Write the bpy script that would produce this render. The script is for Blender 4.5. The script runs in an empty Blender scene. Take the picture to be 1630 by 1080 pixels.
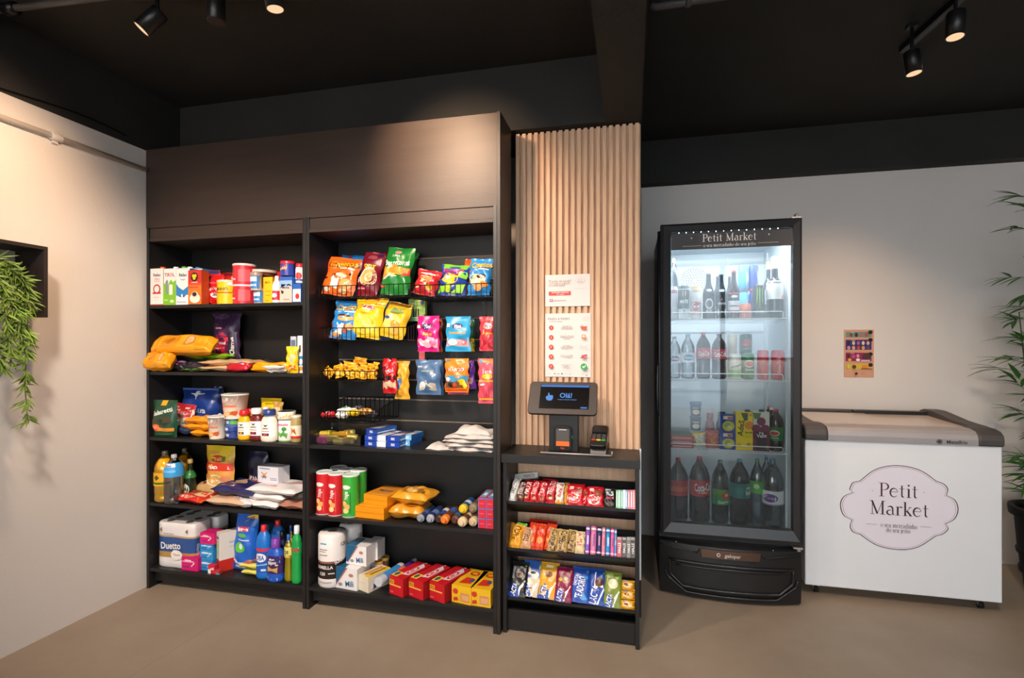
import bpy, math, random
from mathutils import Vector, Matrix, Euler
R = math.radians
PI = math.pi
sc = bpy.context.scene
COL = sc.collection

# ---------------------------------------------------------------- camera, world, lights, exposure
F_PX, CX, VH, H = 815.0, 815.0, 553.0, 1.30          # 18 mm lens on a 1630 px frame; eye level row; eye height in metres
TH = math.atan(190 / 815)
cam = bpy.data.objects.new('camera', bpy.data.cameras.new('camera'))
COL.objects.link(cam)
cam.data.sensor_width = 36.0
cam.data.lens = 36.0 * F_PX / 1630
cam.data.shift_y = (VH - 540) / 1630
cam.data.clip_start = 0.05
cam.location = (0, 0, H)
cam.rotation_euler = (R(90), 0, TH)
sc.camera = cam

world = bpy.data.worlds.new('sky')
sc.world = world
world.use_nodes = True
wn = world.node_tree
wn.nodes.clear()
wo = wn.nodes.new('ShaderNodeOutputWorld')
wb = wn.nodes.new('ShaderNodeBackground')
wtc = wn.nodes.new('ShaderNodeTexCoord')
wsep = wn.nodes.new('ShaderNodeSeparateXYZ')
wr = wn.nodes.new('ShaderNodeValToRGB')
wr.color_ramp.elements[0].position = 0.40
wr.color_ramp.elements[0].color = (0.30, 0.36, 0.45, 1)
wr.color_ramp.elements[1].position = 0.60
wr.color_ramp.elements[1].color = (0.88, 0.95, 1.0, 1)
wm = wn.nodes.new('ShaderNodeMath'); wm.operation = 'MULTIPLY_ADD'
wm.inputs[1].default_value = 0.5; wm.inputs[2].default_value = 0.5
wn.links.new(wtc.outputs['Generated'], wsep.inputs[0])
wn.links.new(wsep.outputs['Z'], wm.inputs[0])
wn.links.new(wm.outputs[0], wr.inputs[0])
wn.links.new(wr.outputs[0], wb.inputs[0])
wb.inputs[1].default_value = 6.0
wn.links.new(wb.outputs[0], wo.inputs[0])

def area(name, loc, rot, sx, sy, power, col, portal=False):
    l = bpy.data.lights.new(name, 'AREA'); l.shape = 'RECTANGLE'
    l.size = sx; l.size_y = sy; l.energy = power; l.color = col
    if portal: l.cycles.is_portal = True
    o = bpy.data.objects.new(name, l); COL.objects.link(o)
    o.location = loc; o.rotation_euler = rot
    return o

def spot(name, loc, target, power, deg=60, blend=0.6, col=(1.0, 0.72, 0.48), rad=0.03):
    l = bpy.data.lights.new(name, 'SPOT'); l.energy = power; l.spot_size = R(deg); l.spot_blend = blend
    l.color = col; l.shadow_soft_size = rad
    o = bpy.data.objects.new(name, l); COL.objects.link(o)
    o.location = loc
    d = Vector(target) - Vector(loc)
    o.rotation_euler = d.to_track_quat('-Z', 'Y').to_euler()
    return o

# daylight of the shop front behind the camera
area('shopfront_daylight_portal', (1.6, -2.97, 1.3), (R(90), 0, R(180)), 3.6, 2.4, 1, (1, 1, 1), portal=True)
area('shopfront_daylight', (0.0, -2.6, 1.75), (R(-90), 0, 0), 4.4, 1.9, 300, (0.93, 0.96, 1.0))
WARM = (1.0, 0.66, 0.42)
spot('spot_header', (-0.92, 1.50, 2.52), (-0.86, 2.24, 2.22), 95, 58, 1.0, WARM)
spot('spot_left_wall', (-1.76, 1.46, 2.46), (-2.56, 1.38, 1.75), 60, 100, 1.0, WARM)
spot('spot_left_shelf', (-1.35, 0.6, 2.55), (-2.05, 2.3, 0.95), 165, 66, 0.9, (1, .84, .70), 0.08)
spot('spot_mid_shelf', (-0.95, 0.55, 2.55), (-1.05, 2.3, 0.85), 150, 78, 0.9, (1, .84, .70), 0.08)
spot('spot_kiosk', (-1.12, 1.30, 2.52), (-0.15, 2.5, 1.05), 62, 75, 0.8, (1, .78, .60), 0.02)
spot('spot_kiosk_trays', (-0.15, 0.75, 2.5), (-0.25, 2.35, 0.4), 80, 60, 0.8, (1, .84, .70), 0.05)
spot('spot_back_wall', (1.22, 2.45, 2.50), (1.12, 3.66, 0.85), 46, 75, 1.0, WARM)
spot('spot_freezer', (0.95, 1.2, 2.5), (1.25, 3.0, 0.3), 75, 75, 0.9, (1, .84, .70), 0.05)

sc.view_settings.view_transform = 'Standard'
sc.view_settings.look = 'None'
sc.view_settings.gamma = 1
sc.view_settings.use_curve_mapping = False
sc.view_settings.exposure = 0.13

# ---------------------------------------------------------------- sight lines -> real places
def at(u, v, Y):
    """the point of the plane at depth Y that the photograph shows at (u, v)"""
    k = (u - CX) / F_PX
    D = Y / (k * math.sin(TH) + math.cos(TH))
    return Vector(((k * math.cos(TH) - math.sin(TH)) * D, Y, H - (v - VH) * D / F_PX))
def atz(u, v, Z):
    D = F_PX * (H - Z) / (v - VH); l = (u - CX) / F_PX * D
    return Vector((l * math.cos(TH) - D * math.sin(TH), l * math.sin(TH) + D * math.cos(TH), Z))
def span(u0, u1, Y):
    a = at(u0, VH, Y).x; b = at(u1, VH, Y).x
    return (a + b) / 2, b - a
def zof(u, v, Y): return at(u, v, Y).z

# ---------------------------------------------------------------- colours and materials
def lin(h):
    if not isinstance(h, str): return tuple(h[:3])
    h = h.lstrip('#')
    if len(h) == 3: h = ''.join(c * 2 for c in h)
    o = []
    for i in (0, 2, 4):
        c = int(h[i:i + 2], 16) / 255
        o.append(c / 12.92 if c <= 0.04045 else ((c + 0.055) / 1.055) ** 2.4)
    return tuple(o)

def mat_new(name):
    m = bpy.data.materials.new(name); m.use_nodes = True
    nt = m.node_tree; b = nt.nodes['Principled BSDF']
    return m, nt, b
def link(nt, a, b): nt.links.new(a, b)
def noise_bump(nt, b, scale, strength, dist=0.002, detail=3):
    tc = nt.nodes.new('ShaderNodeTexCoord'); n = nt.nodes.new('ShaderNodeTexNoise')
    n.inputs['Scale'].default_value = scale; n.inputs['Detail'].default_value = detail
    bp = nt.nodes.new('ShaderNodeBump'); bp.inputs['Strength'].default_value = strength
    bp.inputs['Distance'].default_value = dist
    link(nt, tc.outputs['Object'], n.inputs['Vector']); link(nt, n.outputs['Fac'], bp.inputs['Height'])
    link(nt, bp.outputs['Normal'], b.inputs['Normal'])
    return n, tc
def attr_mat(name, rough=0.4, metal=0.0, spec=0.5, bump=None, coat=0.0):
    m, nt, b = mat_new(name)
    a = nt.nodes.new('ShaderNodeAttribute'); a.attribute_name = 'Col'
    link(nt, a.outputs['Color'], b.inputs['Base Color'])
    b.inputs['Roughness'].default_value = rough; b.inputs['Metallic'].default_value = metal
    b.inputs['Specular IOR Level'].default_value = spec
    b.inputs['Coat Weight'].default_value = coat
    if bump: noise_bump(nt, b, *bump)
    return m
M = {}
M['film'] = attr_mat('printed_film', 0.30, 0, 0.5, (45, 0.35, 0.004))
M['foil'] = attr_mat('metallic_foil', 0.30, 0.25, 0.5, (60, 0.6, 0.005))
M['card'] = attr_mat('printed_card', 0.55, 0, 0.35)
M['plast'] = attr_mat('moulded_plastic', 0.32)
M['paper'] = attr_mat('matte_paper', 0.8, 0, 0.2, (30, 0.3, 0.004))
M['liquid'] = attr_mat('filled_bottle', 0.10, 0, 0.6)
M['tin'] = attr_mat('bare_metal', 0.28, 0.9)

def simple(name, col, rough=0.5, metal=0.0, spec=0.5, var=0.0, scale=8, bump=0.0, stretch=None, bscale=60):
    m, nt, b = mat_new(name)
    c = lin(col)
    tc = nt.nodes.new('ShaderNodeTexCoord'); n = nt.nodes.new('ShaderNodeTexNoise')
    n.inputs['Scale'].default_value = scale; n.inputs['Detail'].default_value = 5
    mp = nt.nodes.new('ShaderNodeMapping')
    if stretch: mp.inputs['Scale'].default_value = stretch
    link(nt, tc.outputs['Object'], mp.inputs[0]); link(nt, mp.outputs[0], n.inputs['Vector'])
    r = nt.nodes.new('ShaderNodeValToRGB')
    r.color_ramp.elements[0].position = 0.3; r.color_ramp.elements[1].position = 0.7
    r.color_ramp.elements[0].color = tuple(x * (1 - var) for x in c) + (1,)
    r.color_ramp.elements[1].color = tuple(min(1, x * (1 + var)) for x in c) + (1,)
    link(nt, n.outputs['Fac'], r.inputs[0]); link(nt, r.outputs[0], b.inputs['Base Color'])
    b.inputs['Roughness'].default_value = rough; b.inputs['Metallic'].default_value = metal
    b.inputs['Specular IOR Level'].default_value = spec
    if bump:
        n2 = nt.nodes.new('ShaderNodeTexNoise'); n2.inputs['Scale'].default_value = bscale; n2.inputs['Detail'].default_value = 4
        link(nt, mp.outputs[0], n2.inputs['Vector'])
        bp = nt.nodes.new('ShaderNodeBump'); bp.inputs['Strength'].default_value = bump; bp.inputs['Distance'].default_value = 0.003
        link(nt, n2.outputs['Fac'], bp.inputs['Height']); link(nt, bp.outputs['Normal'], b.inputs['Normal'])
    return m
M['wall'] = simple('white_plaster', '#dcd6d0', 0.8, 0, 0.2, 0.03, 1.5, 0.25, bscale=90)
M['rearwall'] = simple('grey_plaster', '#bdb8b2', 0.8, 0, 0.2, 0.03, 1.5, 0.2)
M['ceil'] = simple('black_painted_concrete', '#2b2a28', 0.75, 0, 0.3, 0.12, 3, 0.5, bscale=40)
M['black'] = simple('black_laminate', '#1c1b1b', 0.42, 0, 0.45, 0.10, 14, 0.15, (1, 1, 0.15))
M['blackh'] = simple('black_laminate_header', '#3a2e28', 0.48, 0, 0.4, 0.12, 5, 0.12, (0.5, 1, 5))
M['blackv'] = simple('dark_brown_laminate', '#2a2320', 0.45, 0, 0.4, 0.15, 8, 0.15, (5, 1, 0.6))
M['groove'] = simple('raw_groove_edge', '#8a7668', 0.6, 0, 0.3, 0.1, 10)
M['wood'] = simple('oak_veneer', '#d6b090', 0.55, 0, 0.3, 0.14, 9, 0.2, (9, 9, 0.7), 40)
M['metalblack'] = simple('black_powder_coat', '#161617', 0.35, 0.2, 0.5, 0.05, 20)
M['wire'] = simple('black_wire', '#0c0c0d', 0.35, 0.5, 0.5, 0.05, 20)
M['whitewire'] = simple('white_coated_wire', '#dfe3e6', 0.35, 0, 0.5, 0.02, 20)
M['blackplastic'] = simple('black_moulded_plastic', '#1b1b1c', 0.33, 0, 0.5, 0.05, 20, 0.08)
M['fridgeframe'] = simple('black_door_profile', '#262628', 0.40, 0.15, 0.5, 0.05, 20)
M['fridgein'] = simple('cooler_inner_liner', '#d9dee2', 0.45, 0, 0.4, 0.02, 6)
M['white'] = simple('white_enamel', '#e3e6ea', 0.35, 0, 0.4, 0.015, 3)
M['silver'] = simple('silver_grey_plastic', '#a9a3a3', 0.42, 0.25, 0.5, 0.03, 10)
M['darkgrey'] = simple('dark_grey_plastic', '#4c4745', 0.48, 0.05, 0.5, 0.04, 10)
M['chrome'] = simple('brushed_metal', '#c8c4c0', 0.3, 0.9, 0.5, 0.03, 20)
M['rubber'] = simple('black_rubber', '#1a1a1a', 0.6, 0, 0.3, 0.05, 20)
M['leaf'] = simple('green_leaf', '#3e7a2a', 0.45, 0, 0.4, 0.45, 22)
M['leafy'] = simple('yellow_green_leaf', '#6a8732', 0.5, 0, 0.4, 0.55, 14)
M['stem'] = simple('plant_stem', '#4f5a2a', 0.6, 0, 0.3, 0.3, 20)
M['soil'] = simple('dark_soil', '#2a221b', 0.9, 0, 0.2, 0.4, 30, 0.6)
M['conduit'] = simple('painted_conduit', '#d6d0cb', 0.5, 0, 0.4, 0.02, 6)
M['cloth'] = simple('white_terry_cloth', '#cfc7c3', 0.95, 0, 0.1, 0.05, 60, 0.8, None, 400)

def floor_mat():
    m, nt, b = mat_new('polished_concrete')
    tc = nt.nodes.new('ShaderNodeTexCoord')
    n = nt.nodes.new('ShaderNodeTexNoise'); n.inputs['Scale'].default_value = 1.3; n.inputs['Detail'].default_value = 8
    n.inputs['Roughness'].default_value = 0.65
    r = nt.nodes.new('ShaderNodeValToRGB')
    r.color_ramp.elements[0].position = 0.3; r.color_ramp.elements[1].position = 0.72
    r.color_ramp.elements[0].color = lin('#8c7c6b') + (1,); r.color_ramp.elements[1].color = lin('#a19180') + (1,)
    link(nt, tc.outputs['Object'], n.inputs['Vector']); link(nt, n.outputs['Fac'], r.inputs[0])
    # hairline seam: distance to a line through two floor points
    p = atz(345, 992, 0); q = atz(204, 1080, 0)
    d = (q - p).normalized(); nx, ny = -d.y, d.x; c0 = nx * p.x + ny * p.y
    sep = nt.nodes.new('ShaderNodeSeparateXYZ'); link(nt, tc.outputs['Object'], sep.inputs[0])
    def mth(op, a, bb=None, c=None):
        x = nt.nodes.new('ShaderNodeMath'); x.operation = op
        for i, val in enumerate((a, bb, c)):
            if val is None: continue
            if isinstance(val, (int, float)): x.inputs[i].default_value = val
            else: link(nt, val, x.inputs[i])
        return x.outputs[0]
    t = mth('ADD', mth('MULTIPLY', sep.outputs['X'], nx), mth('MULTIPLY', sep.outputs['Y'], ny))
    nn = nt.nodes.new('ShaderNodeTexNoise'); nn.inputs['Scale'].default_value = 7; link(nt, tc.outputs['Object'], nn.inputs['Vector'])
    t = mth('ADD', mth('SUBTRACT', t, c0), mth('MULTIPLY', mth('SUBTRACT', nn.outputs['Fac'], 0.5), 0.012))
    line = mth('LESS_THAN', mth('ABSOLUTE', t), 0.0013)
    mx = nt.nodes.new('ShaderNodeMixRGB'); link(nt, mth('MULTIPLY', line, 0.45), mx.inputs[0]); link(nt, r.outputs[0], mx.inputs[1])
    mx.inputs[2].default_value = lin('#5b4f44') + (1,)
    link(nt, mx.outputs[0], b.inputs['Base Color'])
    b.inputs['Roughness'].default_value = 0.48; b.inputs['Specular IOR Level'].default_value = 0.35
    return m
M['floor'] = floor_mat()

def glassy(name, tint=(0.95, 0.98, 1.0), gloss=1.0, rough=0.02, ior=1.45, base=0.0):
    m, nt, b = mat_new(name); nt.nodes.remove(b)
    o = nt.nodes['Material Output']
    t = nt.nodes.new('ShaderNodeBsdfTransparent'); t.inputs[0].default_value = tuple(tint) + (1,)
    g = nt.nodes.new('ShaderNodeBsdfGlossy'); g.inputs['Roughness'].default_value = rough
    fr = nt.nodes.new('ShaderNodeFresnel'); fr.inputs[0].default_value = ior
    mul = nt.nodes.new('ShaderNodeMath'); mul.operation = 'MULTIPLY_ADD'; mul.inputs[1].default_value = gloss; mul.inputs[2].default_value = base
    mx = nt.nodes.new('ShaderNodeMixShader')
    link(nt, fr.outputs[0], mul.inputs[0]); link(nt, mul.outputs[0], mx.inputs[0])
    link(nt, t.outputs[0], mx.inputs[1]); link(nt, g.outputs[0], mx.inputs[2]); link(nt, mx.outputs[0], o.inputs[0])
    return m
M['glass'] = glassy('door_glass', (0.95, 0.975, 0.98), 0.55, 0.0, 1.5)
M['blackv2'] = simple('dark_tablet_case', '#30241f', 0.5, 0, 0.4, 0.08, 20)
M['lidglass'] = simple('frosted_sliding_lid', '#cfc0b4', 0.22, 0, 0.5, 0.04, 5)
M['badge'] = simple('bronze_badge_plate', '#5a4236', 0.3, 0.5, 0.5, 0.06, 20)
M['pane'] = glassy('window_glass', (0.97, 0.98, 0.99), 1.0, 0.0, 1.5)
M['clear'] = glassy('clear_plastic', (0.90, 0.95, 0.97), 1.8, 0.10, 1.45, 0.10)
M['wrap'] = glassy('clear_wrap', (0.93, 0.93, 0.93), 1.5, 0.12, 1.45, 0.05)
M['oil'] = glassy('yellow_oil_bottle', (0.98, 0.90, 0.55), 1.5, 0.05, 1.45, 0.04)
M['detg'] = glassy('yellow_detergent_bottle', (0.96, 0.93, 0.50), 1.5, 0.05, 1.45, 0.04)

def emit(name, col, s):
    m, nt, b = mat_new(name); nt.nodes.remove(b); e = nt.nodes.new('ShaderNodeEmission')
    e.inputs[0].default_value = lin(col) + (1,); e.inputs[1].default_value = s
    link(nt, e.outputs[0], nt.nodes['Material Output'].inputs[0]); return m
M['lens'] = emit('lit_lamp_lens', '#ffc79c', 1.1)
M['led'] = emit('led_dot', '#e8f4ff', 6)
M['screenblue'] = emit('screen_blue', '#5b92e6', 0.75)
M['screentext'] = emit('screen_text', '#6fa4ee', 0.8)
M['screendark'] = simple('dark_screen', '#0d0a0b', 0.15)
M['ledgreen'] = emit('green_led', '#2fc36a', 0.8)

# ---------------------------------------------------------------- mesh builder
class PB:
    def __init__(s): s.v = []; s.f = []; s.c = []; s.m = []; s.s = []
    def add(s, vs, fs, col=(1, 1, 1), m=0, smooth=False, M4=None):
        o = len(s.v)
        s.v += [tuple(M4 @ Vector(p)) for p in vs] if M4 is not None else [tuple(p) for p in vs]
        many = isinstance(col, list)
        for i, f in enumerate(fs):
            s.f.append([o + k for k in f]); s.c.append(lin(col[i]) if many else lin(col)); s.m.append(m); s.s.append(smooth)
        return s
    def box(s, x0, x1, y0, y1, z0, z1, col=(1, 1, 1), m=0, M4=None):
        vs = [(x0, y0, z0), (x1, y0, z0), (x1, y1, z0), (x0, y1, z0), (x0, y0, z1), (x1, y0, z1), (x1, y1, z1), (x0, y1, z1)]
        fs = [(0, 3, 2, 1), (4, 5, 6, 7), (0, 1, 5, 4), (1, 2, 6, 5), (2, 3, 7, 6), (3, 0, 4, 7)]
        return s.add(vs, fs, col, m, False, M4)
    def tube(s, pts, r, n=6, col=(1, 1, 1), m=0, closed=False, smooth=True, M4=None):
        pts = [Vector(p) for p in pts]; N = len(pts); vs = []; fs = []
        up = None
        for i, p in enumerate(pts):
            if closed: d = pts[(i + 1) % N] - pts[i - 1]
            else: d = pts[min(i + 1, N - 1)] - pts[max(i - 1, 0)]
            d = d.normalized() if d.length else Vector((0, 0, 1))
            if up is None: up = Vector((0, 0, 1)) if abs(d.z) < 0.9 else Vector((1, 0, 0))
            a = d.cross(up); a = a.normalized() if a.length > 1e-6 else d.orthogonal().normalized()
            b = a.cross(d); up = b
            rr = r[i] if isinstance(r, (list, tuple)) else r
            for k in range(n):
                t = 2 * PI * k / n; vs.append(p + (a * math.cos(t) + b * math.sin(t)) * rr)
        L = N if closed else N - 1
        for i in range(L):
            j = (i + 1) % N
            for k in range(n):
                fs.append((i * n + k, i * n + (k + 1) % n, j * n + (k + 1) % n, j * n + k))
        if not closed:
            fs.append(tuple(range(n - 1, -1, -1))); fs.append(tuple((N - 1) * n + k for k in range(n)))
        return s.add(vs, fs, col, m, smooth, M4)
    def lathe(s, prof, n=20, col=(1, 1, 1), m=0, smooth=True, cap=True, M4=None, sx=1.0, sy=1.0, colf=None):
        """prof: [(r, z)] bottom to top"""
        vs = []; fs = []; cols = []
        for r, z in prof:
            for k in range(n):
                t = 2 * PI * k / n; vs.append((r * math.cos(t) * sx, r * math.sin(t) * sy, z))
        for i in range(len(prof) - 1):
            c = colf((prof[i][1] + prof[i + 1][1]) / 2) if colf else col
            for k in range(n):
                fs.append((i * n + k, i * n + (k + 1) % n, (i + 1) * n + (k + 1) % n, (i + 1) * n + k)); cols.append(c)
        if cap:
            # end discs keep their own vertices so that the round side stays smoothly shaded
            s.add(vs[:n], [tuple(range(n - 1, -1, -1))], cols[0], m, False, M4)
            s.add(vs[-n:], [tuple(range(n))], cols[-1] if colf else col, m, False, M4)
        return s.add(vs, fs, cols, m, smooth, M4)
    def poly(s, pts, depth_vec, col=(1, 1, 1), m=0, M4=None):
        """prism from a planar outline"""
        n = len(pts); dv = Vector(depth_vec)
        vs = [Vector(p) for p in pts] + [Vector(p) + dv for p in pts]
        fs = [tuple(range(n)), tuple(range(2 * n - 1, n - 1, -1))] + [(i, n + i, n + (i + 1) % n, (i + 1) % n) for i in range(n)]
        return s.add(vs, fs, col, m, False, M4)
    def mesh(s, name, mats):
        me = bpy.data.meshes.new(name)
        me.from_pydata(s.v, [], s.f); me.update()
        at_ = me.color_attributes.new('Col', 'FLOAT_COLOR', 'CORNER')
        buf = []
        for f, c in zip(s.f, s.c): buf += [c[0], c[1], c[2], 1.0] * len(f)
        at_.data.foreach_set('color', buf)
        for m in (mats if isinstance(mats, (list, tuple)) else [mats]): me.materials.append(M[m] if isinstance(m, str) else m)
        me.polygons.foreach_set('material_index', s.m)
        me.polygons.foreach_set('use_smooth', s.s)
        me.update()
        return me
    def build(s, name, mats, parent=None, bevel=0, segs=2, loc=None, rot=None):
        o = bpy.data.objects.new(name, s.mesh(name, mats)); COL.objects.link(o)
        if parent: o.parent = parent
        if loc is not None: o.location = loc
        if rot is not None: o.rotation_euler = rot
        if bevel:
            b = o.modifiers.new('bevel', 'BEVEL'); b.width = bevel; b.segments = segs; b.limit_method = 'ANGLE'; b.angle_limit = R(40)
        return o

def tag(o, label=None, cat=None, group=None, kind=None):
    if label: o['label'] = label
    if cat: o['category'] = cat
    if group: o['group'] = group
    if kind: o['kind'] = kind
    return o
def empty(name, loc, rot=(0, 0, 0), label=None, cat=None, group=None):
    o = bpy.data.objects.new(name, None); COL.objects.link(o); o.location = loc; o.rotation_euler = rot
    o.empty_display_size = 0.05
    return tag(o, label, cat, group)
def dup(root, loc, rot=None, label=None):
    r = root.copy(); COL.objects.link(r); r.location = loc
    if rot is not None: r.rotation_euler = rot
    if label: r['label'] = label
    for ch in list(root.children):
        c = ch.copy(); COL.objects.link(c); c.parent = r
        for g in ch.children:
            d = g.copy(); COL.objects.link(d); d.parent = c
    return r
def struct(o): o['kind'] = 'structure'; return o

# ---------------------------------------------------------------- lettering
_tc = {}
def text_geo(st, bold=0.02):
    """flat outline letters, cap height 1, origin at left baseline: (verts, faces, width)"""
    key = (st, bold)
    if key in _tc: return _tc[key]
    cu = bpy.data.curves.new('lettering', 'FONT'); cu.body = st; cu.size = 1.4; cu.resolution_u = 2; cu.offset = bold
    o = bpy.data.objects.new('lettering', cu); COL.objects.link(o)
    dg = bpy.context.evaluated_depsgraph_get(); dg.update()
    me = bpy.data.meshes.new_from_object(o.evaluated_get(dg))
    vs = [(v.co.x, v.co.y) for v in me.vertices]; fs = [tuple(p.vertices) for p in me.polygons]
    bpy.data.objects.remove(o); bpy.data.curves.remove(cu); bpy.data.meshes.remove(me)
    if vs:
        x0 = min(v[0] for v in vs); w = max(v[0] for v in vs) - x0
        vs = [(v[0] - x0, v[1]) for v in vs]
    else: w = 1
    _tc[key] = (vs, fs, w)
    return _tc[key]

def arc(cx, cy, rx, ry, a0, a1, n=12):
    return [(cx + rx * math.cos(R(a0 + (a1 - a0) * i / n)), cy + ry * math.sin(R(a0 + (a1 - a0) * i / n))) for i in range(n + 1)]
def _st(*a): return a
TK, TN = 0.115, 0.035                                     # thick and thin strokes of the serif capitals
def SER(x, y, w=0.3): return ([(x - w / 2, y), (x + w / 2, y)], TN)
GLY = {
 'P': (0.66, [([(.17, 0), (.17, 1)], TK), SER(.17, .018, .34), ([(.0, .982), (.36, .982)], TN),
              ([(.17, .98)] + arc(.33, .735, .27, .245, 90, -90, 14) + [(.17, .49)], (TN, TK, TN))]),
 'M': (1.06, [([(.2, 0), (.2, 1)], TN + .01), ([(.18, .98), (.52, .04)], TK), ([(.52, .04), (.85, .98)], TN), ([(.86, 0), (.86, 1)], TK),
              SER(.2, .018, .28), SER(.86, .018, .32), ([(.03, .982), (.24, .982)], TN), ([(.82, .982), (1.02, .982)], TN)]),
 'e': (0.56, [([(.05, .37), (.49, .37)], TN), (arc(.27, .32, .235, .31, 12, 320, 22), (TN, TK, TN))]),
 't': (0.42, [([(.18, .86), (.18, .14)] + arc(.29, .14, .11, .11, 180, 290, 6), (TK * .8, TK, TN)), ([(.02, .62), (.36, .62)], TN)]),
 'i': (0.32, [([(.16, 0), (.16, .64)], TK), SER(.16, .018, .3), ([(.02, .63), (.16, .63)], TN), ([(.16, .82), (.16, .94)], TK)]),
 'j': (0.30, [([(.17, .64), (.17, -.1)] + arc(.07, -.12, .10, .12, 0, -100, 6), (TK, TK, TN)), ([(.04, .63), (.17, .63)], TN), ([(.17, .82), (.17, .94)], TK)]),
 'a': (0.56, [(arc(.24, .46, .17, .17, 150, 0, 8) + [(.41, .1), (.5, .03)], (TN, TK, TK * .7)), (arc(.24, .19, .19, .17, 60, 330, 14), (TN, TK, TN))]),
 'r': (0.44, [([(.14, 0), (.14, .64)], TK), SER(.14, .018, .3), ([(.02, .63), (.14, .63)], TN), (arc(.30, .42, .16, .2, 180, 50, 8), (TN, TN, TK))]),
 'k': (0.60, [([(.14, 0), (.14, 1)], TK), SER(.14, .018, .28), ([(.02, .985), (.14, .985)], TN), ([(.16, .27), (.46, .62)], TN), ([(.25, .36), (.50, .02)], TK),
              SER(.48, .018, .2), SER(.45, .63, .2)]),
 'o': (0.58, [(arc(.29, .32, .24, .31, 90, 450, 24), (TN, TK, TN, TK, TN))]),
 's': (0.44, [(arc(.22, .47, .15, .15, 40, 200, 8) + arc(.22, .17, .16, .16, 70, -150, 10), (TN, TK, TN))]),
 'u': (0.62, [([(.14, .63), (.14, .2)] + arc(.28, .18, .14, .16, 180, 300, 6) + [(.45, .2)], (TK, TK, TN)), ([(.46, .64), (.46, 0)], TK), SER(.10, .63, .16), SER(.42, .63, .16)]),
 'n': (0.62, [([(.14, 0), (.14, .64)], TK), SER(.14, .018, .26), (arc(.30, .42, .16, .2, 170, 0, 8) + [(.46, 0)], (TN, TK, TK)), SER(.46, .018, .26)]),
 'h': (0.62, [([(.14, 0), (.14, 1)], TK), SER(.14, .018, .26), (arc(.30, .42, .16, .2, 170, 0, 8) + [(.46, 0)], (TN, TK, TK)), SER(.46, .018, .26)]),
 'm': (0.92, [([(.14, 0), (.14, .64)], TK), SER(.14, .018, .26), (arc(.29, .42, .15, .2, 170, 0, 8) + [(.44, 0)], (TN, TK, TK)), SER(.44, .018, .24),
              (arc(.60, .42, .16, .2, 170, 0, 8) + [(.76, 0)], (TN, TK, TK)), SER(.76, .018, .24)]),
 'c': (0.48, [(arc(.27, .32, .22, .31, 50, 310, 16), (TK * .8, TK, TN))]),
 'd': (0.60, [(arc(.25, .31, .20, .29, 60, 320, 16), (TN, TK, TN)), ([(.46, 1), (.46, 0)], TK), ([(.34, .985), (.46, .985)], TN)]),
 ' ': (0.30, []),
}
def serif_geo(st, track=0.03):
    vs = []; fs = []; x = 0
    for ch in st:
        adv, strokes = GLY[ch]
        for pts, w in strokes:
            n = len(pts)
            if isinstance(w, tuple):
                ws = []
                for i in range(n):
                    t = i / (n - 1) * (len(w) - 1); k = min(int(t), len(w) - 2); f = t - k; f = f * f * (3 - 2 * f)
                    ws.append(w[k] * (1 - f) + w[k + 1] * f)
            else: ws = [w] * n
            b = len(vs)
            for i, (px, py) in enumerate(pts):
                a = pts[max(i - 1, 0)]; c = pts[min(i + 1, n - 1)]
                dx, dy = c[0] - a[0], c[1] - a[1]; L = math.hypot(dx, dy) or 1
                nx, ny = -dy / L * ws[i] / 2, dx / L * ws[i] / 2
                vs += [(x + px + nx, py + ny), (x + px - nx, py - ny)]
            for i in range(n - 1): fs.append((b + 2 * i + 1, b + 2 * i + 3, b + 2 * i + 2, b + 2 * i))
        x += adv + track
    return vs, fs, x - track

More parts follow.
